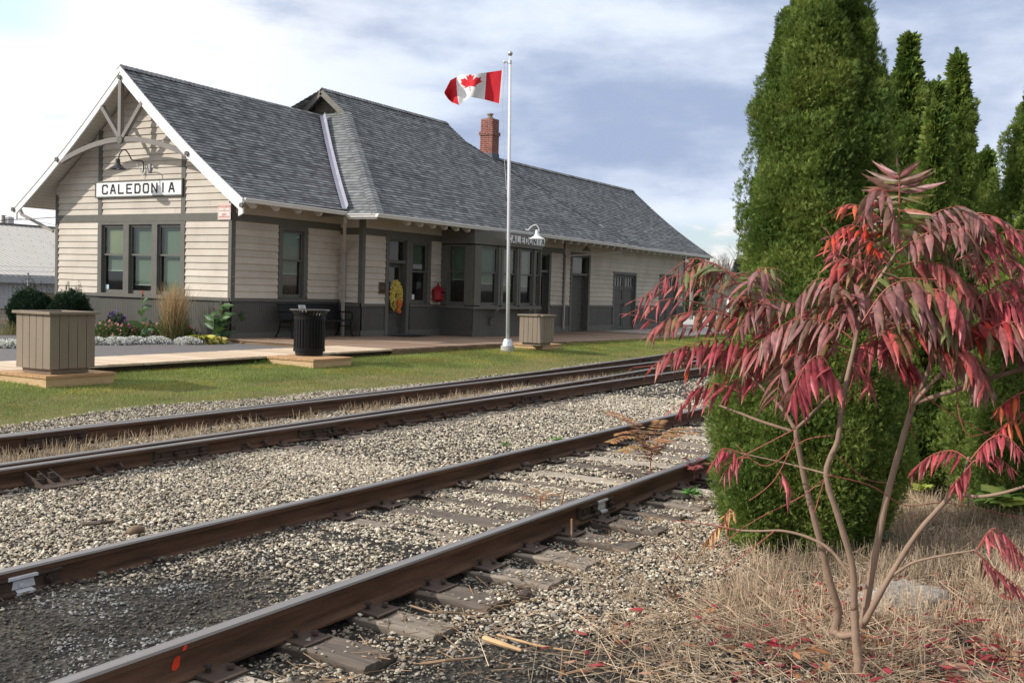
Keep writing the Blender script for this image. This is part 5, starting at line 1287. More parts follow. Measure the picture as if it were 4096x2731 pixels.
for i in range(NU+1):
    u = i/NU; xt_, yt_ = ip(top, u); xb_, yb_ = ip(bot, u)
    for j in range(NV+1):
        v = j/NV; px = xb_+(xt_-xb_)*v; py = yb_+(yt_-yb_)*v
        bulge = math.sin(math.pi*v)*(8*u if u > .7 else 0)
        dd = .14*math.sin(u*9.5+.9*v)*u**.7+.10*math.sin(u*15-2.5*v)*u+.05*math.sin(4*v+u*22)*u
        px += 1.5*math.sin(v*7+u*14)*u*u*1.6-bulge; V.append(atD(px, py, Dp+dd-.02))
Fq = []; mi = []
for i in range(NU):
    for j in range(NV):
        a = i*(NV+1)+j; Fq.append((a, a+NV+1, a+NV+2, a+1)); u = (i+.5)/NU; v = (j+.5)/NV
        X_ = (u-.5)*2.0; Y_ = (v-.5)
        mi.append(0 if (u < .25 or u > .75) and not (u < .015) else (0 if inleaf(X_/1.12, Y_/1.17-.06) else 1))
fl = np_mesh('flag', V, Fq, [flag_red, flag_white], smooth=True, mi=mi); tag(fl, 'red and white maple leaf flag blowing to the left from the white pole', 'flag')
# station name boards
GLY = {'C': [[(1, .78), (1, .9), (.85, 1), (.15, 1), (0, .85), (0, .15), (.15, 0), (.85, 0), (1, .1), (1, .22)]], 'A': [[(0, 0), (.42, 1), (.58, 1), (1, 0)], [(.15, .34), (.85, .34)]], 'L': [[(0, 1), (0, 0), (.95, 0)]],
       'E': [[(1, 1), (0, 1), (0, 0), (1, 0)], [(0, .52), (.75, .52)]], 'D': [[(0, 0), (0, 1), (.78, 1), (1, .8), (1, .2), (.78, 0), (0, 0)]], 'O': [[(.16, 0), (0, .15), (0, .85), (.16, 1), (.84, 1), (1, .85), (1, .15), (.84, 0), (.16, 0)]],
       'N': [[(0, 0), (0, 1), (1, 0), (1, 1)]], 'I': [[(.5, 0), (.5, 1)]], '1': [[(.25, .78), (.5, 1), (.5, 0)]], '7': [[(0, 1), (1, 1), (.35, 0)]]}
def strokes(word, P, uc, n, zc, cw, h, gap, wt, parent, mat, flip=False):
    tot = len(word)*cw+(len(word)-1)*gap; sg = -1 if flip else 1; o_ = uc-sg*tot/2; mb = MB(); kk = 0
    for chx in word:
        for pl in GLY[chx]:
            for (a, c), (d, e) in zip(pl[:-1], pl[1:]):
                p = np.array(P.p(o_+sg*a*cw, n-.0003*(kk % 5), zc-h/2+c*h)); q = np.array(P.p(o_+sg*d*cw, n-.0003*(kk % 5), zc-h/2+e*h)); dv = q-p; ln = np.linalg.norm(dv)
                if ln > 1e-6: dv /= ln; mb.bar(p-dv*wt*.42, q+dv*wt*.42, .012, wt, up=np.cross(dv, np.array([*P.n, 0.]))); kk += 1
        o_ += sg*(cw+gap)
    return mb.build('lettering', mat, parent)
def wd_(a, b): return b-a
def name_board(label, P, u0, u1, z0, z1, n, flip):
    th = thing('station_sign', label, 'sign', P.p((u0+u1)/2, n, z0), 'station name boards')
    mb = MB(); ubox(mb, P, u0+.035, u1-.035, n, n+.03, z0+.035, z1-.035); mb.build('board', white, th)
    mb = MB(); f = .035 if wd_(u0, u1) > 3 else .008
    for a, b, c, d in ((u0, u1, z0, z0+f), (u0, u1, z1-f, z1), (u0, u0+f, z0+f, z1-f), (u1-f, u1, z0+f, z1-f)): ubox(mb, P, a, b, n-.012, n+.035, c, d)
    mb.build('frame', trim, th)
    wd = u1-u0; cw, gap = (wd*.055, wd*.0405) if wd > 3 else (wd*.066, wd*.042)
    strokes('CALEDONIA', P, (u0+u1)/2, n-.004, (z0+z1)/2, cw, (z1-z0)*(.5 if wd > 3 else .62), gap, .040 if wd > 3 else .029, th, sign_black, flip)
name_board('white CALEDONIA name board high on the gable end', PG, 20.76, 24.06, 3.83, 4.27, -.075, True)
PS = Plane((0, 16.62), (1, 0), (0, 1))
sgn_c = [atY(2029, 925, 16.62), atY(2181, 985, 16.62)]
name_board('white CALEDONIA name board hung under the eave above the bay window, partly behind the pole', PS, sgn_c[0][0]-.02, sgn_c[1][0], 3.13, 3.43, 0, False)
# gooseneck lamps
def gooseneck(label, pts, shade_c, rad, shade_mat, arm_mat, grp, stay=None, box_=None):
    th = thing('gooseneck_lamp', label, 'lamp', pts[0], grp)
    mb = MB(); P_ = [np.array(p, float) for p in pts]
    out = []
    for i in range(len(P_)-1):
        p0, p1, p2, p3 = P_[max(i-1, 0)], P_[i], P_[i+1], P_[min(i+2, len(P_)-1)]
        for k in range(6):
            s = k/6; out.append(.5*((2*p1)+(-p0+p2)*s+(2*p0-5*p1+4*p2-p3)*s*s+(-p0+3*p1-3*p2+p3)*s**3))
    out.append(P_[-1]); mb.tube(out, .016, 8); mb.build('arm', arm_mat, th, smooth=True)
    mb = MB(); c_ = shade_c; mb.lathe(c_, [(.03, .26), (.055, .25), (.06, .14), (.075, .12), (.10, .08), (rad, .0), (rad-.008, -.004), (.09, .06), (.01, .07)], 20); mb.build('lamp_shade', shade_mat, th)
    mb = MB(); mb.ball((c_[0], c_[1], c_[2]+.03), .045, n=8); mb.build('bulb', white, th)
    if stay is not None: m2 = MB(); [m2.bar(a, b, .02, .012, up=(1, 0, .1)) for a, b in stay]; m2.build('bracket', white, th)
    if box_ is not None: m2 = MB(); m2.box(*box_); m2.build('junction_box', grey_metal, th)
    return th
lx = XG-.06
gx = lambda px, py, X: tuple(atX(px, py, X))
sh0 = atX(471, 676, 18.28)
gooseneck('dark gooseneck lamp over the gable name board', [gx(572, 690, 19.03), gx(574, 658, 19.0), gx(566, 643, 18.95), gx(530, 641, 18.75), gx(516, 618, 18.6), gx(503, 602, 18.45), gx(490, 602, 18.36), gx(478, 618, 18.3), gx(474, 642, 18.28)], (sh0[0], sh0[1], sh0[2]), .22, M('dark_shade', (.045, .045, .052), .5, .15), M('dark_arm', (.03, .03, .035), .5, .1), 'wall lamps',
          [(gx(569, 709, 19.04), gx(573, 652, 19.04)), (gx(570, 695, 19.03), gx(546, 657, 18.9))], ((lx, gx(594, 680, 19.05)[1]-.06, gx(594, 690, 19.05)[2]), (lx+.05, gx(594, 680, 19.05)[1]+.06, gx(594, 668, 19.05)[2]+.08)))
q = [atD(x_, y_, 30.4) for x_, y_ in ((2102, 917), (2112, 920), (2126, 906), (2143, 900), (2153, 910), (2157, 926))]
sh = atD(2134+14, 952, 30.4)
gooseneck('white gooseneck lamp shining on the name board over the bay window', [tuple(p) for p in q]+[(sh[0], sh[1], sh[2]+.20)], (sh[0], sh[1], sh[2]-.03), .24, M('white_shade', (.78, .79, .81), .4, .04), M('white_arm', (.70, .70, .70), .4, .05), 'wall lamps')
def pendant(label, c_, ztop):
    th = thing('pendant_lamp', label, 'lamp', c_, 'pendant lamps under the eaves')
    mb = MB(); mb.lathe(c_, [(.03, .2), (.05, .18), (.08, .10), (.20, .0), (.19, -.003), (.07, .08), (.01, .09)], 18); mb.build('lamp_shade', M('taupe_shade', (.26, .24, .21), .5, .1), th)
    mb = MB(); mb.tube([(c_[0], c_[1], c_[2]+.19), (c_[0], c_[1], ztop)], .014, 6); mb.build('stem', grey_metal, th)
pp = atY(2347, 1000, 17.75); pendant('pendant lamp under the eave over the solid panelled door', (pp[0], pp[1], pp[2]-.03), pp[2]+.5)
pp = atY(2754, 1037, 18.6); pendant('pendant lamp beyond the far corner of the station above the number 17', (pp[0], pp[1], pp[2]), pp[2]+.45)
th = thing('number_sign', 'small board with the number 17 past the far corner of the station', 'sign', (pp[0], 18.6, pp[2]-.5))
PN = Plane((0, 18.62), (1, 0), (0, 1)); mb = MB(); ubox(mb, PN, pp[0]-.30, pp[0]+.22, 0, .03, pp[2]-.56, pp[2]-.14); mb.build('board', cream, th); strokes('17', PN, pp[0]-.02, -.004, pp[2]-.35, .12, .24, .06, .045, th, sign_black)
mb = MB(); mb.bar((pp[0]-.30, 18.64, pp[2]-.1), (XE, 18.64, pp[2]-.1), .03, .03); mb.build('arm', trim, th)
# warning sign at the corner
th = thing('warning_sign', 'white and red WARNING video surveillance sign at the front corner of the gable', 'sign', (XG-.06, 19.3, 3.23))
mb = MB(); n = -.062; ubox(mb, PG, 19.10, 19.53, n, n+.012, 3.215, 3.615); mb.build('panel', M('sign_cream', (.76, .70, .64), .5, .03), th)
mb = MB(); f = .008
for a, b, c, d in ((19.12, 19.51, 3.235, 3.243), (19.12, 19.51, 3.587, 3.595), (19.12, 19.128, 3.243, 3.587), (19.502, 19.51, 3.243, 3.587)): ubox(mb, PG, a, b, n-.002, n-.0005, c, d)
mb.build('border', warn_red, th)
for s, size, zz in (('WARNING', .088, 3.505), ('THESE', .03, 3.455), ('PREMISES PROTECTED', .034, 3.42), ('BY', .03, 3.385), ('VIDEO', .058, 3.32), ('SURVEILLANCE', .05, 3.268)):
    text_mesh(s, size, warn_red, th, PG, 19.315, n-.0015, zz, flip=True, bold=.0022 if size > .04 else .0)
# plaque by the door
th = thing('plaque', 'small dark bronze plaque on the cream boards left of the main door', 'plaque', (24.14, YW-.05, 1.5))
mb = MB(); ubox(mb, PW, 24.0, 24.28, -.055, -.03, 1.50, 1.80); mb.build('plate', M('bronze', (.03, .022, .018), .5, .2), th); mb = MB()
for a, b, c, d in ((23.99, 24.29, 1.49, 1.502), (23.99, 24.29, 1.798, 1.81), (23.99, 24.002, 1.502, 1.798), (24.278, 24.29, 1.502, 1.798)): ubox(mb, PW, a, b, -.058, -.03, c, d)
mb.build('border', brass, th)
mb = MB()
for zz, w_ in ((1.735, .02), (1.67, .08), (1.635, .10)): ubox(mb, PW, 24.14-w_, 24.14+w_, -.057, -.0555, zz-.008, zz+.008)
mb.build('engraved_line', brass, th)
# red wall letter box with ogee cap
p = atY(1748, 1178, YW-.14); mx_, mz = p[0], p[2]
th = thing('letter_box', 'red cast iron letter box with pointed cap on the wall left of the bay', 'letter box', (mx_, YW-.05, mz-.2)); c_ = (mx_, YW-.17, mz)
mb = MB(); mb.lathe(c_, [(.02, -.245), (.05, -.235), (.14, -.17), (.19, -.15), (.19, -.13), (.175, -.12), (.175, .10), (.19, .115)], 6); mb.build('body', red_paint, th)
mb = MB(); mb.lathe(c_, [(.215, .115), (.215, .135), (.12, .19), (.06, .25), (.03, .28), (.03, .295), (.045, .315), (.03, .345), (.005, .36)], 6); mb.build('cap', red_paint, th, smooth=False)
mb = MB(); mb.box((mx_-.05, YW-.345, mz+.05), (mx_+.16, YW-.325, mz+.085)); mb.build('slot', black, th)
# wreath on the door
rw = random.Random(3)
wc = np.array([24.86, YW+.06, 1.42]); th = thing('wreath', 'frilly yellow mesh wreath with an orange bow hanging on the main door', 'wreath', wc)
def frill(name, n, cfun, size, mat):
    mb = MB()
    for i in range(n):
        c_, nr = cfun(i); a = rw.uniform(0, 6.28); u_ = np.array([math.cos(a), rw.uniform(-.4, .4), math.sin(a)]); v_ = np.cross(u_, [0, 1, 0.1]); v_ /= np.linalg.norm(v_); s = size*rw.uniform(.7, 1.3); nn = np.array([0, -1, 0.])*s*.6
        mb.add([c_-u_*s, c_-u_*s*.4+nn-v_*s*.5, c_+u_*s*.4+nn*1.1-v_*s*.4, c_+u_*s, c_+u_*s*.4+nn*.8+v_*s*.5, c_-u_*s*.4+nn*.9+v_*s*.5], [(0, 1, 5), (1, 2, 4, 5), (2, 3, 4)])
    return mb.build(name, mat, th)
yel = M_island('yellow_mesh', [(0, (.50, .36, .04)), (.5, (.72, .56, .10)), (1, (.85, .72, .25))], .7, .2); ora = M_island('orange_mesh', [(0, (.60, .14, .03)), (1, (.85, .30, .08))], .7, .2)
def wr(i):
    a = rw.uniform(0, 6.28); r = .21+rw.uniform(-.15, .12); return wc+np.array([math.cos(a)*r*.98, -.04-.05*math.sin((r-.06)/.27*3.14), math.sin(a)*r*1.35+.02]), None
frill('ring', 900, wr, .032, yel)
frill('bow', 120, lambda i: (wc+np.array([.05+rw.gauss(0, .05), -.13, -.12-abs(rw.gauss(0, .14))]), None), .05, ora)
# door mat, bench-side bits
mb = MB(); mb.box((24.35, 17.55, .30), (25.6, 18.2, .315)); tag(mb.build('door_mat', M('black_mat', (.03, .03, .032), .95, .3, 20)), 'dark flat mat on the platform in front of the main door', 'door mat')
# notices in the window beside the door
def notice(label, P, u0, u1, n, z0, z1, mat=white):
    mb = MB(); ubox(mb, P, u0, u1, n, n+.004, z0, z1); tag(mb.build('notice', mat), label, 'notice')
notice('small white notice low in the window right of the main door', PW, 25.66, 25.86, .070, 1.33, 1.48); notice('grey card in the upper pane of the window right of the main door', PW, 25.70, 26.18, .034, 2.24, 2.38, M('card_grey', (.3, .3, .3), .6, .05))
notice('small blue and white sticker in the lower left corner of the left gable window', PG, 23.66, 23.80, .07, 1.41, 1.53, M('sticker', (.45, .62, .68), .5, .3, 30))
# red lantern and semaphore arm inside the bay
lc = fA.p(.52, .24, ZS+.06); th = thing('lantern', 'red railway lantern on the sill inside the left bay window', 'lantern', lc)
mb = MB(); mb.lathe(lc, [(.08, 0), (.08, .05), (.06, .06), (.065, .10), (.05, .2), (.07, .22), (.045, .27), (.02, .30)], 12); mb.build('body', red_paint, th)
mb = MB(); mb.tube([(lc[0]-.09, lc[1], lc[2]+.08), (lc[0]-.085, lc[1], lc[2]+.3), (lc[0], lc[1], lc[2]+.38), (lc[0]+.085, lc[1], lc[2]+.3), (lc[0]+.09, lc[1], lc[2]+.08)], .009, 6); mb.build('handle', red_paint, th)
a = np.array(fB.p(1.62, .30, ZS+.05)); mb = MB(); mb.bar(a, a+np.array([.35, .06, .72]), .03, .10, up=(0, 1, .2)); tag(mb.build('semaphore_blade', red_paint), 'slanting red signal blade inside the bay window right of the pole', 'signal blade')
# potted greenery inside the middle gable window
# ================================================================== PLANTS
def orient(n, d, up=None):
    """per-item frames: d = unit directions (n,3); returns side vectors"""
    r = rng.normal(size=(n, 3)); s = np.cross(d, r); s /= np.linalg.norm(s, axis=1)[:, None]; return s
def sprays(P_, D, length, lobes=5, width=.16, curl=.25, spread=55):
    """flat branching sprays: each a little fan of narrow lobes"""
    n = len(P_); S = orient(n, D); Nn = np.cross(S, D); V = []; Fq = []
    for k in range(lobes):
        f = (k/(lobes-1)-.5)*2 if lobes > 1 else 0; a = R_(spread)*f; ln = (1-.42*abs(f))*length*rng.uniform(.75, 1.2, n)
        d = D*math.cos(a)+S*math.sin(a); s = -D*math.sin(a)+S*math.cos(a); w_ = (ln*width)[:, None]; l = ln[:, None]
        bend = Nn*(rng.uniform(-curl, curl, n)*ln)[:, None]; base = P_+D*(length*.05*(1-abs(f)))[:, None]
        V += [base-s*w_*.3, base+d*l*.55-s*w_+bend*.4, base+d*l+bend, base+d*l*.55+s*w_+bend*.4]
    V = np.stack(V, 1).reshape(-1, 3); o_ = (np.arange(n)*4*lobes)[:, None]
    Fq = np.concatenate([o_+np.array([4*k, 4*k+1, 4*k+2, 4*k+3]) for k in range(lobes)]); return V, Fq
def M_leafy(name, stops, trans=.25, noise=1.6, rough=.6): return M_island(name, stops, rough, trans, .3, noise)
cedar_m = M_leafy('cedar_scale_foliage', [(.0, (.036, .075, .016)), (.3, (.10, .165, .032)), (.62, (.205, .28, .056)), (.92, (.37, .42, .115)), (.985, (.28, .33, .12)), (1., (.32, .17, .08))], .3, 3.)
bark = M('cedar_bark', (.14, .09, .06), .9, .3, 6, (3, 3, .6), .4, 20)
def cedar(name, label, base, prof, n_l, n_s, spray=.075, seed=0, leaders=((0, 0, 1.),), group=None, lean=None):
    """prof: list of (height, radius); crown of leafy lumps round each leader, over a dark trunk"""
    global rng
    rng = np.random.default_rng(100+seed); Hs, Rs = zip(*prof); H = Hs[-1]; VV = []; FF = []; o_ = 0
    th = thing(name, label, 'cedar', base, group)
    for (lx_, ly_, sc_) in leaders:
        m_ = int(n_l*sc_); z = rng.uniform(0, 1, m_*3)*H*sc_; r = np.interp(z/sc_, Hs, Rs)*(.6+.4*sc_ if sc_ < 1 else 1)
        k = rng.uniform(size=len(z)) < np.maximum(r, .10*max(Rs))/max(Rs); z, r = z[k][:m_], r[k][:m_]; a = rng.uniform(0, 2*np.pi, len(z))
        bump = .70+.44*vnoise(a*2.2+9, z*2.2, 1., 50+seed)+.12*(vnoise(a*5+9, z*6, 1., 90+seed)-.5)
        rr_ = r*bump*np.sqrt(rng.uniform(.55, .95, len(z)))*.93; C = np.stack([lx_+rr_*np.cos(a), ly_+rr_*np.sin(a), z], 1)
        O = np.stack([np.cos(a), np.sin(a), 0*a], 1)
        i = np.repeat(np.arange(len(z)), n_s); n = len(i)
        lr = (np.clip(r*.30, .022, .15)*rng.uniform(.7, 1.15, len(z)))[i]
        v = rng.normal(size=(n, 3)); v /= np.linalg.norm(v, axis=1)[:, None]; flip = (v*O[i]).sum(1) < -.25; v[flip] -= 2*((v*O[i]).sum(1)[:, None]*O[i])[flip]
        ax = O[i]*.42+np.array([0, 0, 1.]); ax /= np.linalg.norm(ax, axis=1)[:, None]
        Pp = C[i]+v*(lr*rng.uniform(.72, 1.05, n))[:, None]+ax*((v*ax).sum(1)*lr*.85)[:, None]
        D = v*.75+np.array([0, 0, 1.])*rng.uniform(.1, .9, n)[:, None]+rng.normal(0, .32, (n, 3)); D /= np.linalg.norm(D, axis=1)[:, None]
        ln = spray*rng.uniform(.6, 1.3, n)*np.clip(.4+r[i]/.2, .5, 1); V, Fq = sprays(Pp, D, ln, 5, .10, .35, 62); VV.append(V); FF.append(Fq+o_); o_ += len(V)
        # inner dark foliage mass
        n2 = int(n*.10); z2 = rng.uniform(0, H*sc_*.97, n2); r2 = np.interp(z2/sc_, Hs, Rs)*.60*np.sqrt(rng.uniform(.2, 1, n2)); a2 = rng.uniform(0, 2*np.pi, n2)
        P2 = np.stack([lx_+r2*np.cos(a2), ly_+r2*np.sin(a2), z2], 1); D2 = np.stack([np.cos(a2), np.sin(a2), rng.uniform(0, 1, n2)], 1); D2 /= np.linalg.norm(D2, axis=1)[:, None]
        V, Fq = sprays(P2, D2, np.full(n2, spray*2.6), 5, .2, spread=75); VV.append(V); FF.append(Fq+o_); o_ += len(V)
    V = np.concatenate(VV)
    if lean is not None: V = V+np.asarray(lean)[None]*(V[:, 2:3]/H)
    V = V+np.array(base); np_mesh('crown', V, np.concatenate(FF), cedar_m, th)
    mb = MB(); mb.tube([(base[0], base[1], base[2]-.05), (base[0], base[1], base[2]+H*.5), (base[0], base[1], base[2]+H*.93)], [max(Rs)*.16, max(Rs)*.10, .012], 8); mb.build('trunk', bark, th)
    return th
# the big cedar: distance set from where it meets the ground
bb = atZ(3232, 2180, .03); DB = float((bb-CP) @ RC[2]); mpp = DB/F
edges = [(2190, 200), (2120, 275), (1990, 360), (1890, 382), (1662, 367), (1283, 320), (1055, 287), (752, 255), (603, 241), (356, 218), (230, 190), (103, 154), (0, 114), (-100, 70), (-200, 26)]
prof = [((2190-y)*mpp*1.02, r*mpp*.88) for y, r in edges]
big = cedar('cedar', 'tall dense green cedar filling the middle of the right half, behind the red sumac', (bb[0], bb[1], .0), prof, 900, 300, .029, 1, ((0, 0, 1.), (-RC[0][0]*.08, -RC[0][1]*.08, .95)), lean=-RC[0]*np.array([1, 1, 0])*.01, group='cedars in the row')
def row_cedar(label, px, top_py, D, r_px, seed, shape='slim', n_l=1100):
    mp = D/F; topp = atD(px, top_py, D); base = (topp[0], topp[1], 0.); topz = topp[2]; r = r_px*mp*.95; H = topz
    if shape == 'slim': pr = [(0, r*.8), (H*.1, r), (H*.5, r*.93), (H*.75, r*.62), (H*.85, r*.46), (H*.9, r*.27), (H*.94, r*.13), (H*.97, r*.05), (H, .004)]
    else: pr = [(0, r*.8), (H*.2, r), (H*.5, r*.95), (H*.72, r*.72), (H*.87, r*.36), (H*.96, r*.10), (H, .01)]
    return cedar('cedar', label, base, pr, int(n_l*.42), 105, .036*max(1, D/10), seed, group='cedars in the row')
row_cedar('slim cedar with a thin pointed leader, first behind the big cedar', 3640, 95, 9.6, 165, 2)
row_cedar('slim cedar whose bare whip-like tip leans left, second pointed top from the big cedar', 3835, 185, 11.3, 150, 3)
row_cedar('cedar between the two tall pointed ones, lower and broader', 3748, 300, 10.4, 140, 4, 'full')
row_cedar('shorter yellowish cedar in front between the two pointed ones', 3745, 400, 8.9, 130, 5, 'full')
row_cedar('small narrow cedar right of the pointed pair, lowest top of the row', 3945, 585, 12.5, 105, 6)
row_cedar('cedar cut off by the right edge of the photo, upper part showing', 4165, 250, 10.0, 235, 7, 'full')
row_cedar('low bushy cedar at the right edge behind the sumac leaves', 4120, 850, 8.2, 260, 8, 'full', 1000)
rng = np.random.default_rng(55)
# ---- staghorn sumac
stem_m = M('sumac_bark', (.30, .205, .145), .8, .22, 9, (1, 1, .5), .25, 60); petiole_m = M('sumac_petiole', (.36, .10, .075), .6, .25, 12)
SB = atZ(3430, 2712, .10); DS = float((SB-CP) @ RC[2])
S2 = lambda x, y, d=0.: atD(x*1.7415, y*1.7415, DS+d)       # overview pixels -> the tree's own distance
sumac = thing('sumac', 'staghorn sumac with bare forking stems and drooping crimson compound leaves', 'sumac', SB)
def spl(P_, k=6):
    P_ = [np.array(p, float) for p in P_]; out = []
    for i in range(len(P_)-1):
        p0, p1, p2, p3 = P_[max(i-1, 0)], P_[i], P_[i+1], P_[min(i+2, len(P_)-1)]
        for q in range(k):
            s = q/k; out.append(.5*((2*p1)+(-p0+p2)*s+(2*p0-5*p1+4*p2-p3)*s*s+(-p0+3*p1-3*p2+p3)*s**3))
    return out+[P_[-1]]
def stem(pts, r0, r1, d0=0., d1=0., mat=stem_m, name='stem', n=8):
    P_ = spl([S2(x, y, d0+(d1-d0)*i/(len(pts)-1)) for i, (x, y) in enumerate(pts)]); mb = MB()
    rad = .76*np.linspace(r0, r1, len(P_))*(1+.06*np.sin(np.arange(len(P_))*2.1)); mb.tube(P_, list(rad), n); mb.build(name, mat, sumac, smooth=True); return P_
PXM = DS/F*1.7415
stem([(1970, 1568), (1972, 1520), (1966, 1470), (1962, 1380)], .030, .020, 0, 0)
stem([(1962, 1400), (1958, 1300), (1928, 1195), (1898, 1088), (1925, 1008), (1935, 920), (1962, 800), (1985, 700), (2040, 610), (2062, 575)], .020, .008, 0, -.25)
stem([(1915, 1455), (1925, 1400), (1905, 1330), (1878, 1220), (1850, 1110), (1826, 985)], .026, .015, .25, .1)
stem([(1965, 1455), (1935, 1460), (1917, 1450)], .018, .02, .05, .25)
stem([(1826, 985), (1790, 930), (1740, 880), (1710, 850)], .012, .006, .1, .25); stem([(1828, 985), (1860, 955), (1920, 890), (1950, 830)], .010, .005, .1, .0)
stem([(1820, 990), (1750, 968), (1690, 945), (1650, 930)], .010, .005, .1, .25)
stem([(1980, 1440), (2005, 1300), (2035, 1150), (2070, 1020), (2100, 920), (2125, 870), (2150, 790)], .022, .010, .05, -.1)
stem([(2095, 930), (2150, 870), (2230, 800), (2290, 760), (2352, 720)], .012, .008, -.05, -.3); stem([(2100, 925), (2180, 900), (2270, 870), (2352, 845), (2420, 820)], .014, .010, -.05, -.3)
stem([(1985, 1430), (2040, 1330), (2110, 1220), (2195, 1125), (2215, 1090), (2225, 1050)], .018, .007, -.05, -.35); stem([(2192, 1128), (2240, 1140), (2310, 1130), (2400, 1100)], .010, .007, -.3, -.5)
stem([(1957, 1325), (1910, 1265), (1860, 1235), (1800, 1219), (1740, 1219), (1690, 1216), (1640, 1205)], .011, .004, 0, .3)
stem([(2040, 1330), (2090, 1295), (2150, 1278), (2245, 1262)], .009, .004, -.1, -.35)
stem([(1900, 1088), (1850, 1075), (1790, 1060), (1700, 1040)], .006, .003, -.05, .1)
stem([(1710, 850), (1685, 800), (1660, 740), (1640, 700)], .007, .004, .25, .35); stem([(1700, 848), (1670, 820), (1640, 770), (1620, 745)], .006, .004, .25, .4)
for pts in ([(1905, 1090), (1840, 1140), (1760, 1180), (1700, 1215)], [(1830, 1000), (1780, 1100), (1720, 1150)], [(1826, 985), (1700, 1050), (1640, 1080)], [(1935, 930), (2010, 870), (2090, 850), (2200, 880)], [(1900, 1090), (2000, 1115), (2080, 1160), (2180, 1155), (2352, 1190)],
            [(1935, 1000), (1850, 1010), (1760, 1070), (1690, 1020)], [(2110, 900), (2200, 960), (2300, 1010), (2380, 1040)], [(1930, 1050), (1990, 1100), (2060, 1110)], [(1690, 1216), (1600, 1200), (1540, 1195)], [(1700, 1216), (1640, 1255), (1560, 1225)],
            [(1780, 1218), (1700, 1280), (1640, 1320)], [(2195, 880), (2205, 960), (2230, 1000), (2290, 985)], [(2090, 900), (2092, 980), (2105, 1010)], [(1870, 1180), (1920, 1010), (1960, 860)]):
    stem(pts, .0034, .0018, rng.uniform(-.2, .1), rng.uniform(-.2, .3), petiole_m, 'petiole', 5)
LV = []; LF = []; LC = []; lo_ = [0]
PALS = {'mauve': [(.20, .085, .085), (.17, .06, .058), (.14, .075, .055), (.22, .10, .10)], 'crim': [(.27, .035, .05), (.22, .03, .042), (.18, .025, .032), (.30, .06, .07)], 'pink': [(.34, .075, .085), (.28, .055, .065), (.31, .10, .085), (.22, .05, .05)], 'olive': [(.12, .10, .035), (.15, .13, .045), (.21, .08, .045), (.10, .12, .04)], 'red': [(.42, .04, .02), (.36, .07, .02), (.26, .02, .025)],
        'mix': [(.24, .06, .06), (.15, .09, .04), (.30, .05, .05), (.19, .08, .05)], 'ochre': [(.34, .19, .06), (.28, .12, .05), (.36, .24, .09)]}
def leaflet(b, d, nrm, L_, W_, col, droop, fold, twist):
    """lance shaped leaflet: 7 stations, two halves folded along the midrib"""
    d = d/np.linalg.norm(d); s = np.cross(d, nrm); s /= np.linalg.norm(s)+1e-9; n = np.cross(s, d); K = 7; p = np.array(b, float); cur = d.copy(); rows = []
    wprof = [.18, .80, 1.0, .88, .62, .30, .0]
    for i in range(K):
        w_ = W_*wprof[i]; f = fold; a = twist*i/K; s2 = s*math.cos(a)+n*math.sin(a); n2 = np.cross(s2, cur)
        rows.append((p-s2*w_*math.cos(f)+n2*w_*math.sin(f)*-1, p.copy(), p+s2*w_*math.cos(f)-n2*w_*math.sin(f)))
        cur = cur+np.array([0, 0, -1.])*droop/K; cur /= np.linalg.norm(cur); p = p+cur*L_/K
    o_ = lo_[0]
    for i, r in enumerate(rows):
        sh = 1.0; edge = np.array(col)*np.array([1.0, .95, .95]); midc = np.array(col)*1.18+.01
        for q, c in zip(r, (edge, midc, edge)): LV.append(q); LC.append(c)
    for i in range(K-1):
        a = o_+3*i; LF.extend([(a, a+1, a+4, a+3), (a+1, a+2, a+5, a+4)])
    lo_[0] += 3*K
rach = MB()
def compound(path, npair, L_, pal_, droop=1.5, curl=.0, wr=.047, d0=0., d1=0., spread=1.0, petiole=.18, W=None, loss=0.0, face=False):
    L_ *= 1.2
    P_ = spl([S2(x, y, d0+(d1-d0)*i/max(len(path)-1, 1)) for i, (x, y) in enumerate(path)], 8); P_ = np.array(P_); m_ = len(P_)
    rach.tube(list(P_), list(np.linspace(.0036, .0012, m_)), 5)
    seg = np.linalg.norm(np.diff(P_, axis=0), axis=1); cum = np.concatenate([[0], np.cumsum(seg)]); tot = cum[-1]; pc_ = PALS[pal_]
    npair = int(npair*1.35); dn = rng.uniform(.1, .6)
    for i in range(npair+1):
        t_ = petiole+(1-petiole)*i/npair; sdist = t_*tot; p = np.array([np.interp(sdist, cum, P_[:, k]) for k in range(3)]); j = min(np.searchsorted(cum, sdist), m_-1); tg = P_[j]-P_[max(j-1, 0)]; tg /= np.linalg.norm(tg)+1e-9
        side = np.cross(tg, [0, 0, 1.]); side /= np.linalg.norm(side)+1e-9
        sz = L_*(.72+.5*math.sin(math.pi*min(1, .15+.8*t_)))*(.55 if i == npair else 1)
        for sg in ((-1, 1) if i < npair else (0,)):
            if rng.uniform() < loss: continue
            jit = rng.normal(0, .16, 3); d = tg*rng.uniform(.2, .5)+side*sg*spread*(.8 if droop > 1.4 else 1.)+np.array([0, 0, -dn if droop > 1.4 else -.2])+jit if sg else tg+jit*.5
            c = np.array(pc_[rng.integers(len(pc_))])*rng.uniform(1.05, 1.85)
            nr = np.array([0, 0, 1.])+rng.normal(0, .3, 3) if not face else -RC[2]+rng.normal(0, .35, 3)
            leaflet(p, d, nr, sz*rng.uniform(.85, 1.12), (W or sz*wr)*rng.uniform(.85, 1.15), c, droop*rng.uniform(.4, 1.1)*(.7 if droop > 1.4 else 1), .35+curl*rng.uniform(.3, 1), curl*rng.uniform(-2, 2))
cm = PXM
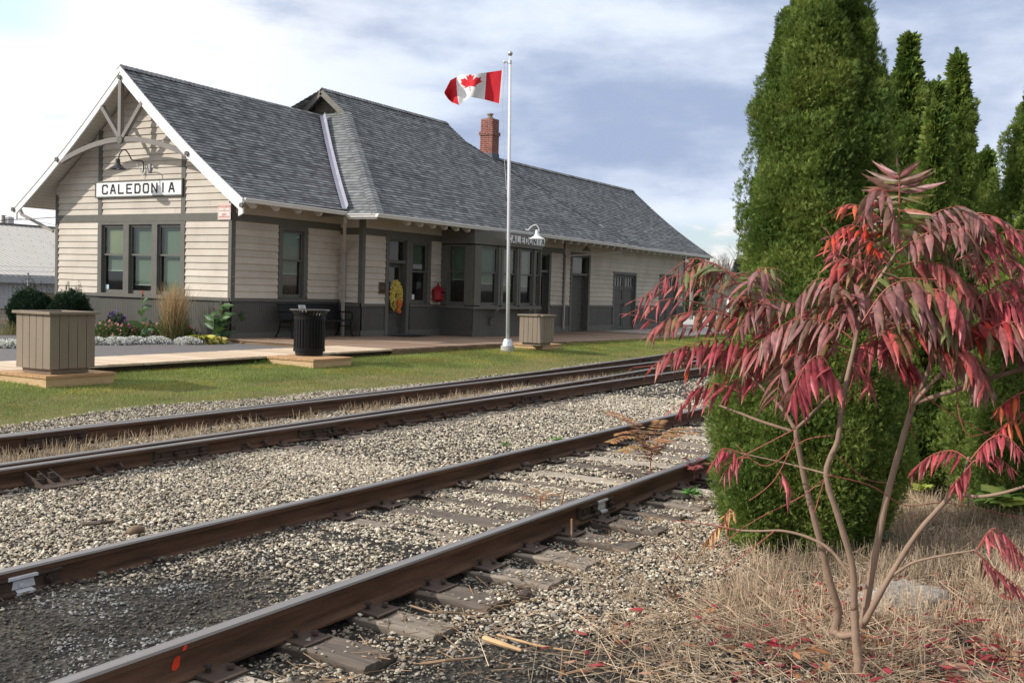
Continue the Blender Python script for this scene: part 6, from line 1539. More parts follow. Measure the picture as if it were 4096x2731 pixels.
leaves = [
 # left arm
 ([(1735, 735), (1690, 640), (1640, 605), (1590, 640)], 9, 62, 'olive', 2.2, .2, .25, .3), ([(1735, 735), (1730, 660), (1760, 625), (1800, 640)], 8, 66, 'mauve', 2.0, .1, .2, .1),
 ([(1760, 760), (1660, 720), (1570, 728), (1510, 775)], 11, 58, 'mix', 2.2, .3, .2, .3), ([(1740, 745), (1650, 710), (1560, 690), (1470, 725)], 8, 42, 'pink', 1.6, 1.1, .25, .3),
 ([(1810, 835), (1740, 790), (1650, 785), (1570, 810)], 10, 62, 'crim', 2.4, .5, .15, .25), ([(1790, 790), (1770, 740), (1730, 715), (1690, 730)], 8, 52, 'pink', 2.0, .5, .2, .3),
 ([(1840, 710), (1800, 690), (1750, 705), (1725, 760)], 8, 50, 'mauve', 2.2, .6, .1, .1), ([(1735, 640), (1660, 625), (1560, 640), (1500, 690)], 7, 40, 'crim', 1.5, 1.4, .3, .35), ([(1700, 640), (1650, 610), (1600, 600), (1540, 650)], 7, 38, 'pink', 1.5, 1.4, .3, .35),
 ([(1790, 880), (1720, 870), (1640, 900), (1570, 945)], 7, 52, 'crim', 2.2, 1.0, .2, .35), ([(1770, 830), (1690, 860), (1590, 840), (1480, 850)], 5, 42, 'red', 2., 1.2, .25, .4), ([(1860, 780), (1800, 720), (1740, 690), (1690, 690)], 7, 44, 'crim', 1.6, 1.2, .1, .2),
 ([(1730, 810), (1690, 800), (1660, 830)], 6, 50, 'pink', 2.2, .8, .2, .25),
 # middle
 ([(1975, 760), (1940, 670), (1880, 640), (1830, 690)], 9, 82, 'mauve', 2.0, .1, -.1, .0), ([(1975, 760), (1925, 655), (1960, 650), (2000, 690)], 8, 84, 'mauve', 2.2, .1, -.15, -.2),
 ([(1960, 780), (1900, 740), (1820, 735), (1740, 790)], 13, 82, 'mauve', 2.4, .15, -.1, .05), ([(1950, 800), (1850, 770), (1760, 790), (1690, 830)], 12, 84, 'mix', 2.6, .25, -.05, .15),
 ([(1930, 900), (1890, 820), (1850, 840), (1815, 920)], 10, 92, 'crim', 2.4, .2, -.2, -.25), ([(1990, 720), (1920, 700), (1840, 720), (1790, 760)], 11, 70, 'mix', 2.2, .3, .0, .1),
 ([(2000, 700), (2010, 640), (2040, 620), (2080, 690)], 8, 80, 'olive', 2.2, .2, -.2, -.2), ([(1980, 740), (2040, 660), (2110, 650), (2150, 740)], 11, 98, 'mauve', 2.5, .15, -.35, -.45),
 ([(2000, 720), (2060, 690), (2140, 680), (2200, 760)], 12, 100, 'olive', 2.6, .15, -.3, -.4), ([(1990, 780), (2060, 750), (2130, 740), (2190, 790)], 12, 96, 'mix', 2.7, .2, -.2, -.3), ([(2120, 790), (2180, 790), (2230, 810), (2262, 870)], 10, 88, 'mix', 2.6, .1, -.3, -.4),
 ([(2110, 800), (2050, 770), (1980, 790), (1950, 840)], 10, 80, 'pink', 2.7, .4, -.05, .05), ([(2090, 780), (2030, 730), (1960, 720)], 9, 80, 'pink', 2.6, .5, .0, .1), ([(1945, 830), (1990, 850), (1995, 900)], 4, 60, 'pink', 2.2, .8, -.1, -.1),
 # top
 ([(2064, 560), (2040, 450), (2000, 440), (1985, 500)], 8, 66, 'mauve', 1.9, .1, -.3, -.3), ([(2060, 560), (2020, 500), (1960, 470), (1920, 480)], 8, 62, 'red', 1.2, .3, -.2, -.15),
 ([(2060, 570), (2130, 500), (2210, 475), (2265, 520)], 15, 66, 'mauve', 2.3, .15, -.25, -.4), ([(2060, 580), (2130, 535), (2200, 515), (2240, 560)], 14, 64, 'mauve', 2.4, .15, -.3, -.45), ([(2050, 600), (1990, 530), (1940, 520), (1895, 560)], 9, 60, 'red', 1.8, .4, -.15, -.1),
 ([(2050, 620), (2110, 600), (2190, 620), (2240, 690)], 14, 74, 'pink', 2.4, .2, -.2, -.35), ([(2040, 640), (2100, 640), (2180, 650), (2230, 710)], 13, 78, 'olive', 2.5, .2, -.25, -.4), ([(2030, 680), (2110, 670), (2170, 670), (2220, 740)], 13, 80, 'pink', 2.5, .2, -.3, -.45), ([(2045, 610), (1990, 580), (1930, 600), (1905, 560)], 8, 56, 'pink', 1.8, .8, -.1, .0),
 ([(2040, 640), (1985, 600), (1940, 590), (1900, 530)], 8, 50, 'crim', 1.5, 1.0, -.1, .05), ([(2020, 660), (1960, 610), (1925, 600), (1925, 680)], 9, 66, 'mix', 2.2, .2, -.15, -.1), ([(2050, 590), (2100, 555), (2150, 560), (2200, 590)], 12, 60, 'olive', 2.3, .2, -.1, -.2), ([(2040, 600), (2000, 560), (1985, 480), (2010, 450)], 8, 58, 'red', 1.3, .3, -.2, -.2),
 # right side
 ([(2225, 640), (2260, 570), (2300, 560), (2325, 585)], 10, 48, 'pink', 2.2, .4, -.2, -.3), ([(2240, 660), (2280, 605), (2330, 600), (2362, 640)], 10, 50, 'pink', 2.3, .3, -.25, -.35), ([(2230, 700), (2300, 650), (2370, 640), (2430, 680)], 11, 64, 'crim', 2.3, .5, -.2, -.3), ([(2220, 740), (2290, 700), (2360, 700), (2420, 760)], 12, 78, 'crim', 2.6, .5, -.2, -.35),
 ([(2240, 780), (2310, 740), (2370, 760), (2420, 820)], 11, 84, 'mix', 2.6, .3, -.3, -.4), ([(2260, 720), (2330, 680), (2400, 670)], 10, 66, 'pink', 2.4, .6, -.1, -.2), ([(2200, 780), (2260, 735), (2330, 740), (2370, 790)], 11, 84, 'red', 2.6, .4, -.25, -.3), ([(2250, 690), (2320, 700), (2390, 730)], 9, 70, 'crim', 2.5, .7, -.1, -.2), ([(2300, 770), (2350, 790), (2390, 840)], 8, 80, 'crim', 2.6, .6, -.3, -.3),
 ([(2300, 800), (2330, 760), (2400, 800)], 8, 80, 'mauve', 2.4, .2, -.35, -.35),
 # low leaves
 ([(2230, 1060), (2190, 1035), (2140, 1045), (2092, 1082)], 10, 46, 'crim', 2.2, .5, -.35, -.25), ([(2230, 1055), (2270, 1010), (2310, 1000), (2350, 1040)], 10, 46, 'crim', 2.2, .4, -.4, -.5), ([(2235, 1060), (2280, 1045), (2330, 1080)], 6, 44, 'crim', 2.3, .8, -.4, -.45), ([(2352, 900), (2320, 915), (2290, 940)], 4, 50, 'red', 1.5, .6, -.3, -.3), ([(2380, 930), (2330, 960), (2290, 990)], 4, 52, 'red', 1.6, .6, -.3, -.3),
 ([(2245, 1262), (2275, 1220), (2310, 1250), (2360, 1300)], 10, 46, 'pink', 2.0, .4, -.35, -.4), ([(2240, 1265), (2290, 1310), (2345, 1350)], 7, 52, 'crim', 2.0, .8, -.4, -.4), ([(2235, 1060), (2210, 1090), (2190, 1110)], 5, 50, 'crim', 2.2, .6, -.35, -.35),
 ([(1700, 1040), (1660, 1030), (1640, 1060)], 4, 58, 'crim', 2.2, 1.0, .1, .1), ([(1720, 1050), (1690, 1055), (1660, 1090)], 4, 52, 'pink', 2.4, .8, .1, .1), ([(1690, 1180), (1650, 1210), (1615, 1250)], 6, 40, 'ochre', 2.2, .4, .3, .3), ([(1690, 1200), (1680, 1170), (1660, 1190)], 5, 40, 'ochre', 2.2, .5, .3, .3),
 ([(1790, 1080), (1810, 1110), (1825, 1140)], 2, 52, 'pink', 2.2, .6, .0, .0), ([(1930, 640), (1960, 600), (1990, 610)], 7, 56, 'mix', 2.0, .4, 0, 0), ([(2010, 700), (1970, 680), (1940, 720)], 8, 76, 'mix', 2.3, .3, .05, .1),
 ([(2130, 740), (2190, 710), (2230, 740)], 10, 86, 'pink', 2.5, .5, -.1, -.1), ([(2160, 690), (2220, 650), (2260, 680)], 10, 72, 'mix', 2.4, .3, -.1, -.15), ([(2200, 600), (2240, 580), (2270, 630)], 9, 54, 'mix', 2.3, .3, -.1, -.15), ([(2000, 800), (2060, 800), (2110, 850)], 9, 84, 'crim', 2.6, .5, .0, .0),
]
compound([(2064, 575), (2066, 500), (2065, 440), (2064, 405)], 7, 66*PXM, 'olive', .5, .1, .085, -.25, -.3, face=True)
compound([(2065, 470), (2066, 430), (2064, 392)], 5, 74*PXM, 'mauve', -.5, .1, .08, -.28, -.3, face=True, spread=.8, petiole=.4)
leaves = [([(x-26*(i/(len(p)-1)), y-6*(i/(len(p)-1))) for i, (x, y) in enumerate(p)], a, l*1.3, c, d, e, f, g) if k < 13 else (p, a, l, c, d, e, f, g) for k, (p, a, l, c, d, e, f, g) in enumerate(leaves)]
leaves += [([(1700, 700), (1620, 660), (1540, 660), (1455, 690)], 7, 58, 'pink', 1.2, .9, .25, .35), ([(1740, 770), (1640, 750), (1540, 745), (1440, 720)], 7, 56, 'crim', 1.2, 1.0, .2, .3), ([(1720, 820), (1640, 800), (1560, 800), (1500, 840)], 8, 66, 'pink', 1.6, .6, .2, .3), ([(1700, 900), (1640, 880), (1580, 900)], 6, 60, 'crim', 1.8, .8, .2, .3),
           ([(2150, 560), (2230, 500), (2290, 500), (2340, 540)], 11, 60, 'pink', 1.8, .3, -.2, -.3), ([(2230, 590), (2290, 540), (2350, 530), (2400, 560)], 10, 60, 'crim', 1.9, .3, -.25, -.3)]
extra = []
for path, npair, lpx, pal_, droop, curl, d0, d1 in leaves:
    if curl < .55 and npair >= 8 and rng.uniform() < .5:
        jx_, jy_ = rng.normal(0, 22), rng.normal(6, 16); extra.append(([(x+jx_+rng.normal(0, 6), y+jy_+rng.normal(0, 6)) for x, y in path], npair, lpx*.92, rng.choice(['mix', 'olive', 'pink', 'crim', 'mauve']), droop, curl+.15, d0+.16, d1+.14))
for path, npair, lpx, pal_, droop, curl, d0, d1 in leaves+extra:
    compound(path, npair, lpx*PXM, pal_, droop, curl, .078 if curl < .6 else .092, d0, d1, loss=.05 if curl < .7 else .15)
np_mesh('foliage', np.array(LV), np.array(LF), M_attr('sumac_leaf', .42, .25, .5, under=(.40, .32, .22)), sumac, smooth=True, col=np.array(LC))
rach.build('leaf_stalks', petiole_m, sumac)
# seedlings in the track
def seedling(label, px, py, z, h, npl, pal_):
    b_ = atZ(px, py, z); th = thing('sumac_seedling', label, 'seedling', b_, 'sumac seedlings by the rails'); lo_[0] = 0; LV.clear(); LF.clear(); LC.clear()
    mb = MB(); mb.tube([b_, b_+np.array([.01, 0, h*.6])], .005, 5)
    for i in range(npl):
        a = 2*math.pi*i/npl+rng.uniform(-.4, .4); l = h*rng.uniform(.7, 1.1); top_ = b_+np.array([0, 0, h*rng.uniform(.3, .6)]); tip_ = top_+np.array([math.cos(a)*l, math.sin(a)*l, h*rng.uniform(.25, .8)]); mid_ = (top_+tip_)/2+np.array([0, 0, h*.22]); P_ = np.array(spl([top_, mid_, tip_], 6)); mb.tube(list(P_), .0022, 4)
        tg0 = (tip_-top_)/np.linalg.norm(tip_-top_); side = np.cross(tg0, [0, 0, 1]); side /= np.linalg.norm(side)
        for k in range(2, len(P_)):
            for sg in (-1, 1): leaflet(P_[k], tg0*.5+side*sg, np.array([0, 0, 1.]), h*.26*rng.uniform(.8, 1.1), h*.055, np.array(PALS[pal_][rng.integers(len(PALS[pal_]))])*rng.uniform(.8, 1.4), .6, .3, 0)
    mb.build('stem', petiole_m, th); np_mesh('foliage', np.array(LV), np.array(LF), M_attr('seedling_leaf', .5, .3), th, smooth=True, col=np.array(LC))
seedling('bushy rust and green sumac seedling standing inside the nearest track', 2600, 1905, .03, .42, 13, 'ochre'); seedling('small pinkish sumac seedling outside the nearest rail beside the cedar', 2775, 1925, .05, .17, 8, 'pink'); seedling('tiny wilted sumac seedling inside the track beside the white painted joint', 2160, 2045, .03, .14, 5, 'ochre')
# fallen curled leaves
lo_[0] = 0; LV.clear(); LF.clear(); LC.clear()
for i in range(1900):
    x = rng.normal(4.85, .75); y = rng.normal(.5, .65); 
    if not (-1.2 < y < 2.4 and x > 3.7): continue
    a = rng.uniform(0, 6.28); c = np.array([(.30, .035, .05), (.34, .06, .06), (.36, .20, .13), (.30, .14, .06), (.40, .28, .20)][rng.choice(5, p=[.3, .2, .2, .2, .1])])*rng.uniform(.7, 1.2)
    leaflet(np.array([x, y, float(gz(x, y))+rng.uniform(.012, .09)]), np.array([math.cos(a), math.sin(a), rng.uniform(-.1, .4)]), np.array([0, 0, 1.])+rng.normal(0, .5, 3), rng.uniform(.05, .125), rng.uniform(.008, .017), c, .5, rng.uniform(.3, 1.0), rng.uniform(-1.5, 1.5))
tag(np_mesh('fallen_leaves', np.array(LV), np.array(LF), M_attr('fallen_leaf', .6, .15), smooth=True, col=np.array(LC)), kind='stuff')
# dandelion by the second rail
def rosette(name, label, cat, b_, n, L_, W_, cols, lift=.9, th=None, droop=1.1):
    th = th or thing(name, label, cat, b_); lo_[0] = 0; LV.clear(); LF.clear(); LC.clear()
    for i in range(n):
        a = 6.28*i/n+rng.uniform(-.3, .3); d = np.array([math.cos(a), math.sin(a), lift*rng.uniform(.4, 1.4)]); leaflet(b_+np.array([0, 0, .005])+d*np.array([1, 1, 0])*L_*.08, d, (np.array([0, 0, 1.]) if L_ < .28 else -RC[2]*.9+np.array([0, 0, .6]))+.25*rng.normal(size=3), L_*rng.uniform(.75, 1.15), W_*rng.uniform(.8, 1.2), np.array(cols[rng.integers(len(cols))])*rng.uniform(.8, 1.2), droop, .25, rng.uniform(-.3, .3))
    np_mesh('leaves', np.array(LV), np.array(LF), M_attr('broad_leaf', .5, .25), th, smooth=True, col=np.array(LC)); return th
rosette('dandelion', 'green dandelion rosette against the far side of the second rail', 'dandelion', atZ(2240, 1762, .03), 9, .17, .03, [(.12, .24, .04), (.17, .30, .05)])
rosette('weed_clump', 'bright green leafy weed on a tie outside the nearest rail, beside the cedar', 'weeds', atZ(2770, 1975, .05), 14, .12, .018, [(.11, .26, .05)])
vine = rosette('vine', 'light green broad-leaved vine in the straw at the right under the sumac', 'vine', atZ(3990, 2000, .25), 26, .24, .08, [(.20, .32, .07), (.15, .25, .05), (.30, .36, .08)], .8)
rosette('weed_clump', 'yellow-green leafy weed in the straw right of the big cedar', 'weeds', atZ(3690, 1960, .12), 16, .12, .035, [(.38, .42, .07), (.28, .34, .06)], 1.2)
rosette('weed_clump', 'dark green broad weed at the foot of the big cedar, right side', 'weeds', atZ(3560, 2170, .05), 12, .16, .04, [(.05, .11, .05)], .9)
# ---- flower bed in front of the gable
def gp(px, z=.2): return None
bed = lambda px, py: atZ(px, py, .21)
def yew(label, c_, r, rz, n, seed):
    global rng
    rng = np.random.default_rng(seed); th = thing('yew_bush', label, 'bush', (c_[0], c_[1], c_[2]), 'clipped yew bushes')
    v = rng.normal(size=(n, 3)); v /= np.linalg.norm(v, axis=1)[:, None]; bmp = .86+.28*vnoise(np.arctan2(v[:, 1], v[:, 0])*3+9, v[:, 2]*4, 1., seed); P_ = np.array(c_)+np.array([0, 0, rz*.92])+v*np.array([r, r, rz])*(bmp*rng.uniform(.8, 1.03, n))[:, None]
    D = v+rng.normal(0, .4, (n, 3))+np.array([0, 0, .35]); D /= np.linalg.norm(D, axis=1)[:, None]; V, Fq = sprays(P_, D, rng.uniform(.05, .085, n), 5, .13, spread=70)
    k = 22; VV = [V]; FF = [Fq]; o_ = len(V)
    for i in range(k):
        a = rng.uniform(0, 6.28); q = rng.uniform(0, .75)**.7; b_ = np.array([c_[0]+r*q*math.cos(a), c_[1]+r*q*math.sin(a), c_[2]+rz*(.92+math.sqrt(max(0, 1-q*q))*.95)]); h = rng.uniform(.12, .38); m_ = 14
        zz = np.linspace(0, h, m_); Pq = b_+np.stack([rng.normal(0, .008, m_), rng.normal(0, .008, m_), zz], 1); Dq = np.stack([rng.normal(0, .6, m_), rng.normal(0, .6, m_), np.full(m_, .9)], 1); Dq /= np.linalg.norm(Dq, axis=1)[:, None]
        V, Fq = sprays(Pq, Dq, np.full(m_, .055), 3, .15, spread=50); VV.append(V); FF.append(Fq+o_); o_ += len(V)
    np_mesh('foliage', np.concatenate(VV), np.concatenate(FF), yew_m, th)
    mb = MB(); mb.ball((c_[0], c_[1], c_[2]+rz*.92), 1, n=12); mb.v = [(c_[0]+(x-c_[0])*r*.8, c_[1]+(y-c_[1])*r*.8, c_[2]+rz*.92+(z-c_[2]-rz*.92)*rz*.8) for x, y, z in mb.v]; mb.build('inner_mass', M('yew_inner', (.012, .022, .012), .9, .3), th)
yew_m = M_leafy('yew_foliage', [(0, (.010, .022, .012)), (.5, (.022, .048, .022)), (1, (.045, .085, .035))], .15, 4.)
q1 = atZ(130, 1385, .2); q1 = atD(125, 1300, 27.6); yew('dark clipped yew bush behind the left side of the large planter', (q1[0], q1[1], .15), .56, .61, 6200, 61)
q2 = atD(278, 1300, 26.9); yew('dark clipped yew bush close to the gable wall, right of the other yew', (q2[0], q2[1], .15), .50, .60, 5600, 62)
rng = np.random.default_rng(77)
def mound(name, label, cat, px, py, w_, h, n, lf, fl, nf, group=None, dep=.0, fsz=.02):
    b_ = bed(px, py)+np.array([dep*.8, dep*.5, 0]); th = thing(name, label, cat, b_, group)
    v = rng.normal(size=(n, 3)); v[:, 2] = abs(v[:, 2]); v /= np.linalg.norm(v, axis=1)[:, None]; P_ = b_+v*np.array([w_, w_, h])*rng.uniform(.5, 1, (n, 1)); D = v+rng.normal(0, .5, (n, 3)); D /= np.linalg.norm(D, axis=1)[:, None]
    V, Fq = sprays(P_, D, rng.uniform(.05, .09, n), 3, .3, spread=60); np_mesh('foliage', V, Fq, lf, th)
    if nf:
        v = rng.normal(size=(nf, 3)); v[:, 2] = abs(v[:, 2]); v /= np.linalg.norm(v, axis=1)[:, None]; P_ = b_+v*np.array([w_, w_, h])*rng.uniform(.92, 1.12, (nf, 1)); D = v+rng.normal(0, .3, (nf, 3)); D /= np.linalg.norm(D, axis=1)[:, None]
        V, Fq = sprays(P_, D, np.full(nf, fsz), 5, .5, spread=120); np_mesh('blossoms', V, Fq, fl, th)
    return th
green_l = M_leafy('bedding_leaf', [(0, (.04, .08, .02)), (.5, (.09, .15, .04)), (1, (.17, .22, .07))], .25, 5.)
greyg = M_leafy('sage_leaf', [(0, (.06, .10, .05)), (1, (.15, .20, .12))], .25, 5.)
white_f = M_island('white_blossom', [(0, (.66, .66, .62)), (1, (.86, .86, .84))], .7, .2); purple_f = M_island('purple_blossom', [(0, (.16, .06, .34)), (1, (.32, .16, .52))], .7, .2); mag_f = M_island('magenta_blossom', [(0, (.40, .03, .30)), (1, (.60, .08, .45))], .7, .2); pink_f = M_island('pink_blossom', [(0, (.60, .25, .22)), (1, (.72, .42, .36))], .7, .2)
G_ = 'flower clumps in the gable bed'
for lab, px, py, w_ in (('white flower cushion just right of the large planter', 378, 1376, .30), ('white flower cushion at the front of the bed, second from the planter', 465, 1376, .36), ('white flower cushion in the bed left of the tall tan grass', 535, 1374, .34), ('white flower cushion in front of the tall tan grass', 625, 1373, .38), ('white flower cushion beside the yellow-green hosta', 758, 1374, .42), ('white flower patch left of the large planter', 36, 1388, .40)):
    mound('alyssum', lab, 'flowers', px, py, w_*.85, .135, 200, green_l, white_f, 1300, G_, fsz=.034)
for lab, px, py, w_, h, f, nf in (('pink flowered leafy clump behind the first white cushion', 412, 1362, .42, .36, pink_f, 40), ('magenta flowered clump behind the second white cushion', 490, 1357, .30, .30, mag_f, 26), ('pink flowered clump right of the red canna stem', 575, 1358, .48, .34, pink_f, 30), ('leafy clump at the foot of the tall tan grass', 680, 1360, .50, .40, pink_f, 25), ('purple flowered clump left of the hosta', 735, 1358, .28, .30, purple_f, 120), ('dusty green sage with violet spikes behind the pink flowers', 448, 1345, .30, .52, purple_f, 40)):
    mound('bedding_plant', lab, 'flowers', px, py, w_, h*1.2, 650, greyg if 'sage' in lab else green_l, f, int(nf*1.6), G_, .35, .045)
# feather reed grass
b_ = bed(665, 1368)+np.array([.55, .35, 0]); th = thing('ornamental_grass', 'tall tan feather grass clump in front of the gable windows', 'ornamental grass', b_)
n = 620; a = rng.uniform(0, 6.28, n); r = rng.uniform(0, .26, n)**1; h = rng.uniform(.85, 1.5, n)
blades('plumes', b_[0]+r*np.cos(a), b_[1]+r*np.sin(a), np.full(n, b_[2]), h, .38, np.full(n, .006), np.array([.50, .37, .21])*rng.uniform(.7, 1.3, (n, 1)), blade_m, th, two=True)
n = 900; a = rng.uniform(0, 6.28, n); r = rng.uniform(0, .30, n); blades('leaf_blades', b_[0]+r*np.cos(a), b_[1]+r*np.sin(a), np.full(n, b_[2]), rng.uniform(.35, .8, n), .8, np.full(n, .006), np.array([.16, .17, .06])*rng.uniform(.6, 1.5, (n, 1)), blade_m, th, two=True)
tuft('ornamental_grass', 'low arching green and tan grass left of the yew bushes', 'ornamental grass', 0, 0, 420, .28, .62, (.24, .22, .09), None, None, .006, .85, xyz=atD(45, 1375, 27.))
tuft('dry_weeds', 'pale dry weeds along the wire fence at the far left', 'weeds', 0, 0, 420, .9, 1.1, (.40, .31, .20), None, None, .006, .6, xyz=atD(40, 1365, 34.))
# cannas
def canna(label, px, py, dep, h, nl, flower):
    b_ = bed(px, py)+np.array([dep*.8, dep*.5, 0]); th = thing('canna', label, 'canna', b_, 'cannas in the gable bed'); lo_[0] = 0; LV.clear(); LF.clear(); LC.clear(); mb = MB()
    for s in range(max(1, nl//6)):
        o_ = np.array([rng.normal(0, .14), rng.normal(0, .10), 0]) if s else np.zeros(3); hh = h*(1 if s == 0 else rng.uniform(.7, .95)); mb.tube([b_+o_, b_+o_+np.array([.01, 0, hh])], .009, 6)
        for i in range(6):
            z = hh*(.15+.12*i); a = rng.uniform(0, 6.28); leaflet(b_+o_+np.array([0, 0, z]), np.array([math.cos(a), math.sin(a), 1.1]), -RC[2]+np.array([0, 0, .5])+rng.normal(0, .35, 3), .52*rng.uniform(.7, 1.1), .085, np.array([(.055, .12, .045), (.08, .16, .05)][i % 2])*rng.uniform(.8, 1.2), 1.2, .3, .2)
        if flower or s: 
            for i in range(8): a = rng.uniform(0, 6.28); leaflet(b_+o_+np.array([rng.normal(0, .015), rng.normal(0, .015), hh*(.90+.015*i)]), np.array([math.cos(a), math.sin(a), .9]), np.array([0, 0, 1.]), .08 if flower else .05, .022, np.array((.62, .03, .02) if (flower and i > 3) else (.20, .07, .05)), .5, .2, .3)
    mb.build('stem', M('canna_stem', (.13, .16, .07), .6, .2), th); np_mesh('leaves', np.array(LV), np.array(LF), M_attr('canna_leaf', .4, .25), th, smooth=True, col=np.array(LC))
canna('single canna stem with a bright red flower in front of the gable', 540, 1368, .5, 1.18, 6, True); canna('cluster of broad-leaved cannas gone to seed at the right corner of the gable', 868, 1370, .35, 1.05, 30, False)
hb = bed(815, 1374); rosette('hosta', 'yellow-green hosta at the right end of the flower bed', 'hosta', hb, 60, .50, .10, [(.42, .42, .07), (.33, .38, .07), (.48, .44, .12)], 1.9, None, 2.0)
hb2 = bed(865, 1372); rosette('hosta', 'yellowing hosta beside the deck corner, right of the other hosta', 'hosta', hb2, 44, .42, .09, [(.46, .42, .09), (.38, .40, .08), (.50, .40, .16)], 1.9, None, 2.0)
# potted greens inside the middle gable window
rosette('house_plant', 'green house plant behind the middle gable window', 'house plant', np.array([XG+.25, 22.15, 1.36]), 14, .20, .03, [(.10, .20, .05)], 1.0)
# ================================================================== BACKGROUND
# grey ribbed metal shed to the left
def ribbed(mb, p00, p10, p11, p01, n, amp, nrm):
    p00, p10, p11, p01 = [np.array(p, float) for p in (p00, p10, p11, p01)]; nrm = np.array(nrm, float)
    for i in range(n):
        a, b, c, d = i/n, (i+.68)/n, (i+.76)/n, (i+.92)/n; f = lambda t_, o_: (p00+(p10-p00)*t_+nrm*o_, p01+(p11-p01)*t_+nrm*o_)
        st_ = [f(a, 0), f(b, 0), f(c, amp), f(d, amp), f((i+1)/n, 0)]
        for (q0, q1), (q2, q3) in zip(st_[:-1], st_[1:]): mb.quad(q0, q2, q3, q1)
YS = 46.
e0 = atY(0, 1101, YS); e1 = atY(228, 1110, YS); ez = float((e0[2]+e1[2])/2); rg = atY(110, 906, YS+9.); rz_ = float(rg[2])
shx0, shx1 = e0[0]-14, e1[0]+14
sd = thing('metal_shed', 'long pale grey ribbed metal shed behind the left end of the station', 'shed', ((shx0+shx1)/2, YS, .1))
mb = MB(); ribbed(mb, (shx0, YS, .1), (shx1, YS, .1), (shx1, YS, ez-.3), (shx0, YS, ez-.3), int((shx1-shx0)/.23), .03, (0, -1, 0)); mb.quad((shx0, YS, .1), (shx0, YS+18, .1), (shx0, YS+18, ez), (shx0, YS, ez)); mb.quad((shx1, YS, .1), (shx1, YS+18, .1), (shx1, YS+18, ez), (shx1, YS, ez)); mb.build('wall', shed_wall_m, sd)
mb = MB(); ribbed(mb, (shx0, YS-.35, ez), (shx1, YS-.35, ez), (shx1, YS+9, rz_), (shx0, YS+9, rz_), int((shx1-shx0)/.30), .03, (0, -.5, .8)); mb.quad((shx0, YS+18.3, ez), (shx1, YS+18.3, ez), (shx1, YS+9, rz_), (shx0, YS+9, rz_)); rf = mb.build('roof', shed_roof_m, sd)
mb = MB(); mb.box((shx0, YS+8.9, rz_-.02), (shx1, YS+9.1, rz_+.10)); mb.build('ridge_cap', M('dark_ridge', (.16, .15, .14), .7, .1), rf)
mb = MB()
for k in range(1, 9):
    t_ = k/9; y = YS-.35+9.35*t_; z = ez+(rz_-ez)*t_
    x = shx0
    while x < shx1: mb.box((x, y-.012, z+.02), (x+.026, y+.012, z+.04)); x += .60
mb.build('roof_screws', M('screw_grey', (.25, .24, .23), .6, .1), rf)
mb = MB(); mb.box((shx0, YS-.40, ez-.32), (shx1, YS-.34, ez+.0)); mb.build('fascia', M('shed_fascia', (.50, .52, .55), .5, .05), sd)
# chain link fence in front of the shed
steel_m = M('galvanised_steel', (.40, .41, .43), .5, .1, metal=.4)
def fence(name, label, a, b, h, npost, grp=None, barbs=0, pitch=.10):
    a = np.array(a, float); b = np.array(b, float); th = thing(name, label, 'fence', (a+b)/2, grp); d = b-a; ln = np.linalg.norm(d); d /= ln
    for i in range(npost): p = a+d*ln*i/(npost-1); mb = MB(); mb.tube([p, p+np.array([0, 0, h+.1])], .035, 8); mb.build('post', steel_m, th)
    mb = MB(); mb.tube([a+np.array([0, 0, h]), b+np.array([0, 0, h])], .022, 6); mb.tube([a+np.array([0, 0, .1]), b+np.array([0, 0, .1])], .008, 5); mb.tube([a+np.array([0, 0, h*.5]), b+np.array([0, 0, h*.5])], .01, 5); mb.build('rail', steel_m, th)
    mb = MB(); n = int((ln+h)/pitch)
    for i in range(n):
        s = i*pitch; 
        for sg in (0, 1):
            s0, s1 = max(0, s-h), min(s, ln)
            if s1 <= s0: continue
            z0, z1 = (s-s1)*1., (s-s0)*1.
            if sg: z0, z1 = h-z0, h-z1
            p, q = a+d*s1+np.array([0, 0, z0]), a+d*s0+np.array([0, 0, z1]); o_ = np.array([0, 0, .0028]); mb.quad(p-o_, q-o_, q+o_, p+o_)
    mb.build('mesh_wire', steel_m, th)
    for k in range(barbs): mb = MB(); z = h+.15+.15*k; mb.tube([a+np.array([0, 0, z]), b+np.array([0, 0, z])], .006, 4); mb.build('barbed_wire', steel_m, th)
    return th
fa, fb_ = atD(-160, 1380, 36.), atD(240, 1380, 37.5); fence('wire_fence', 'chain link fence with barbed wire between the yews and the metal shed', (fa[0], fa[1], .1), (fb_[0], fb_[1], .1), 1.62, 4, None, 2, .16)
# wooden rail seen just left of the gable corner
gm = MB(); g0 = atD(205, 1200, 30.); gm.box((g0[0]-.35, g0[1], 1.10), (g0[0]+.6, g0[1]+.04, 1.24)); gm.box((g0[0]-.1, g0[1]+.05, .15), (g0[0], g0[1]+.14, 1.09)); gm.box((g0[0]-.35, g0[1]+.005, .75), (g0[0]+.6, g0[1]+.045, .86)); tag(gm.build('wooden_railing', trim), 'short grey wooden railing by the hidden back corner of the gable', 'railing')
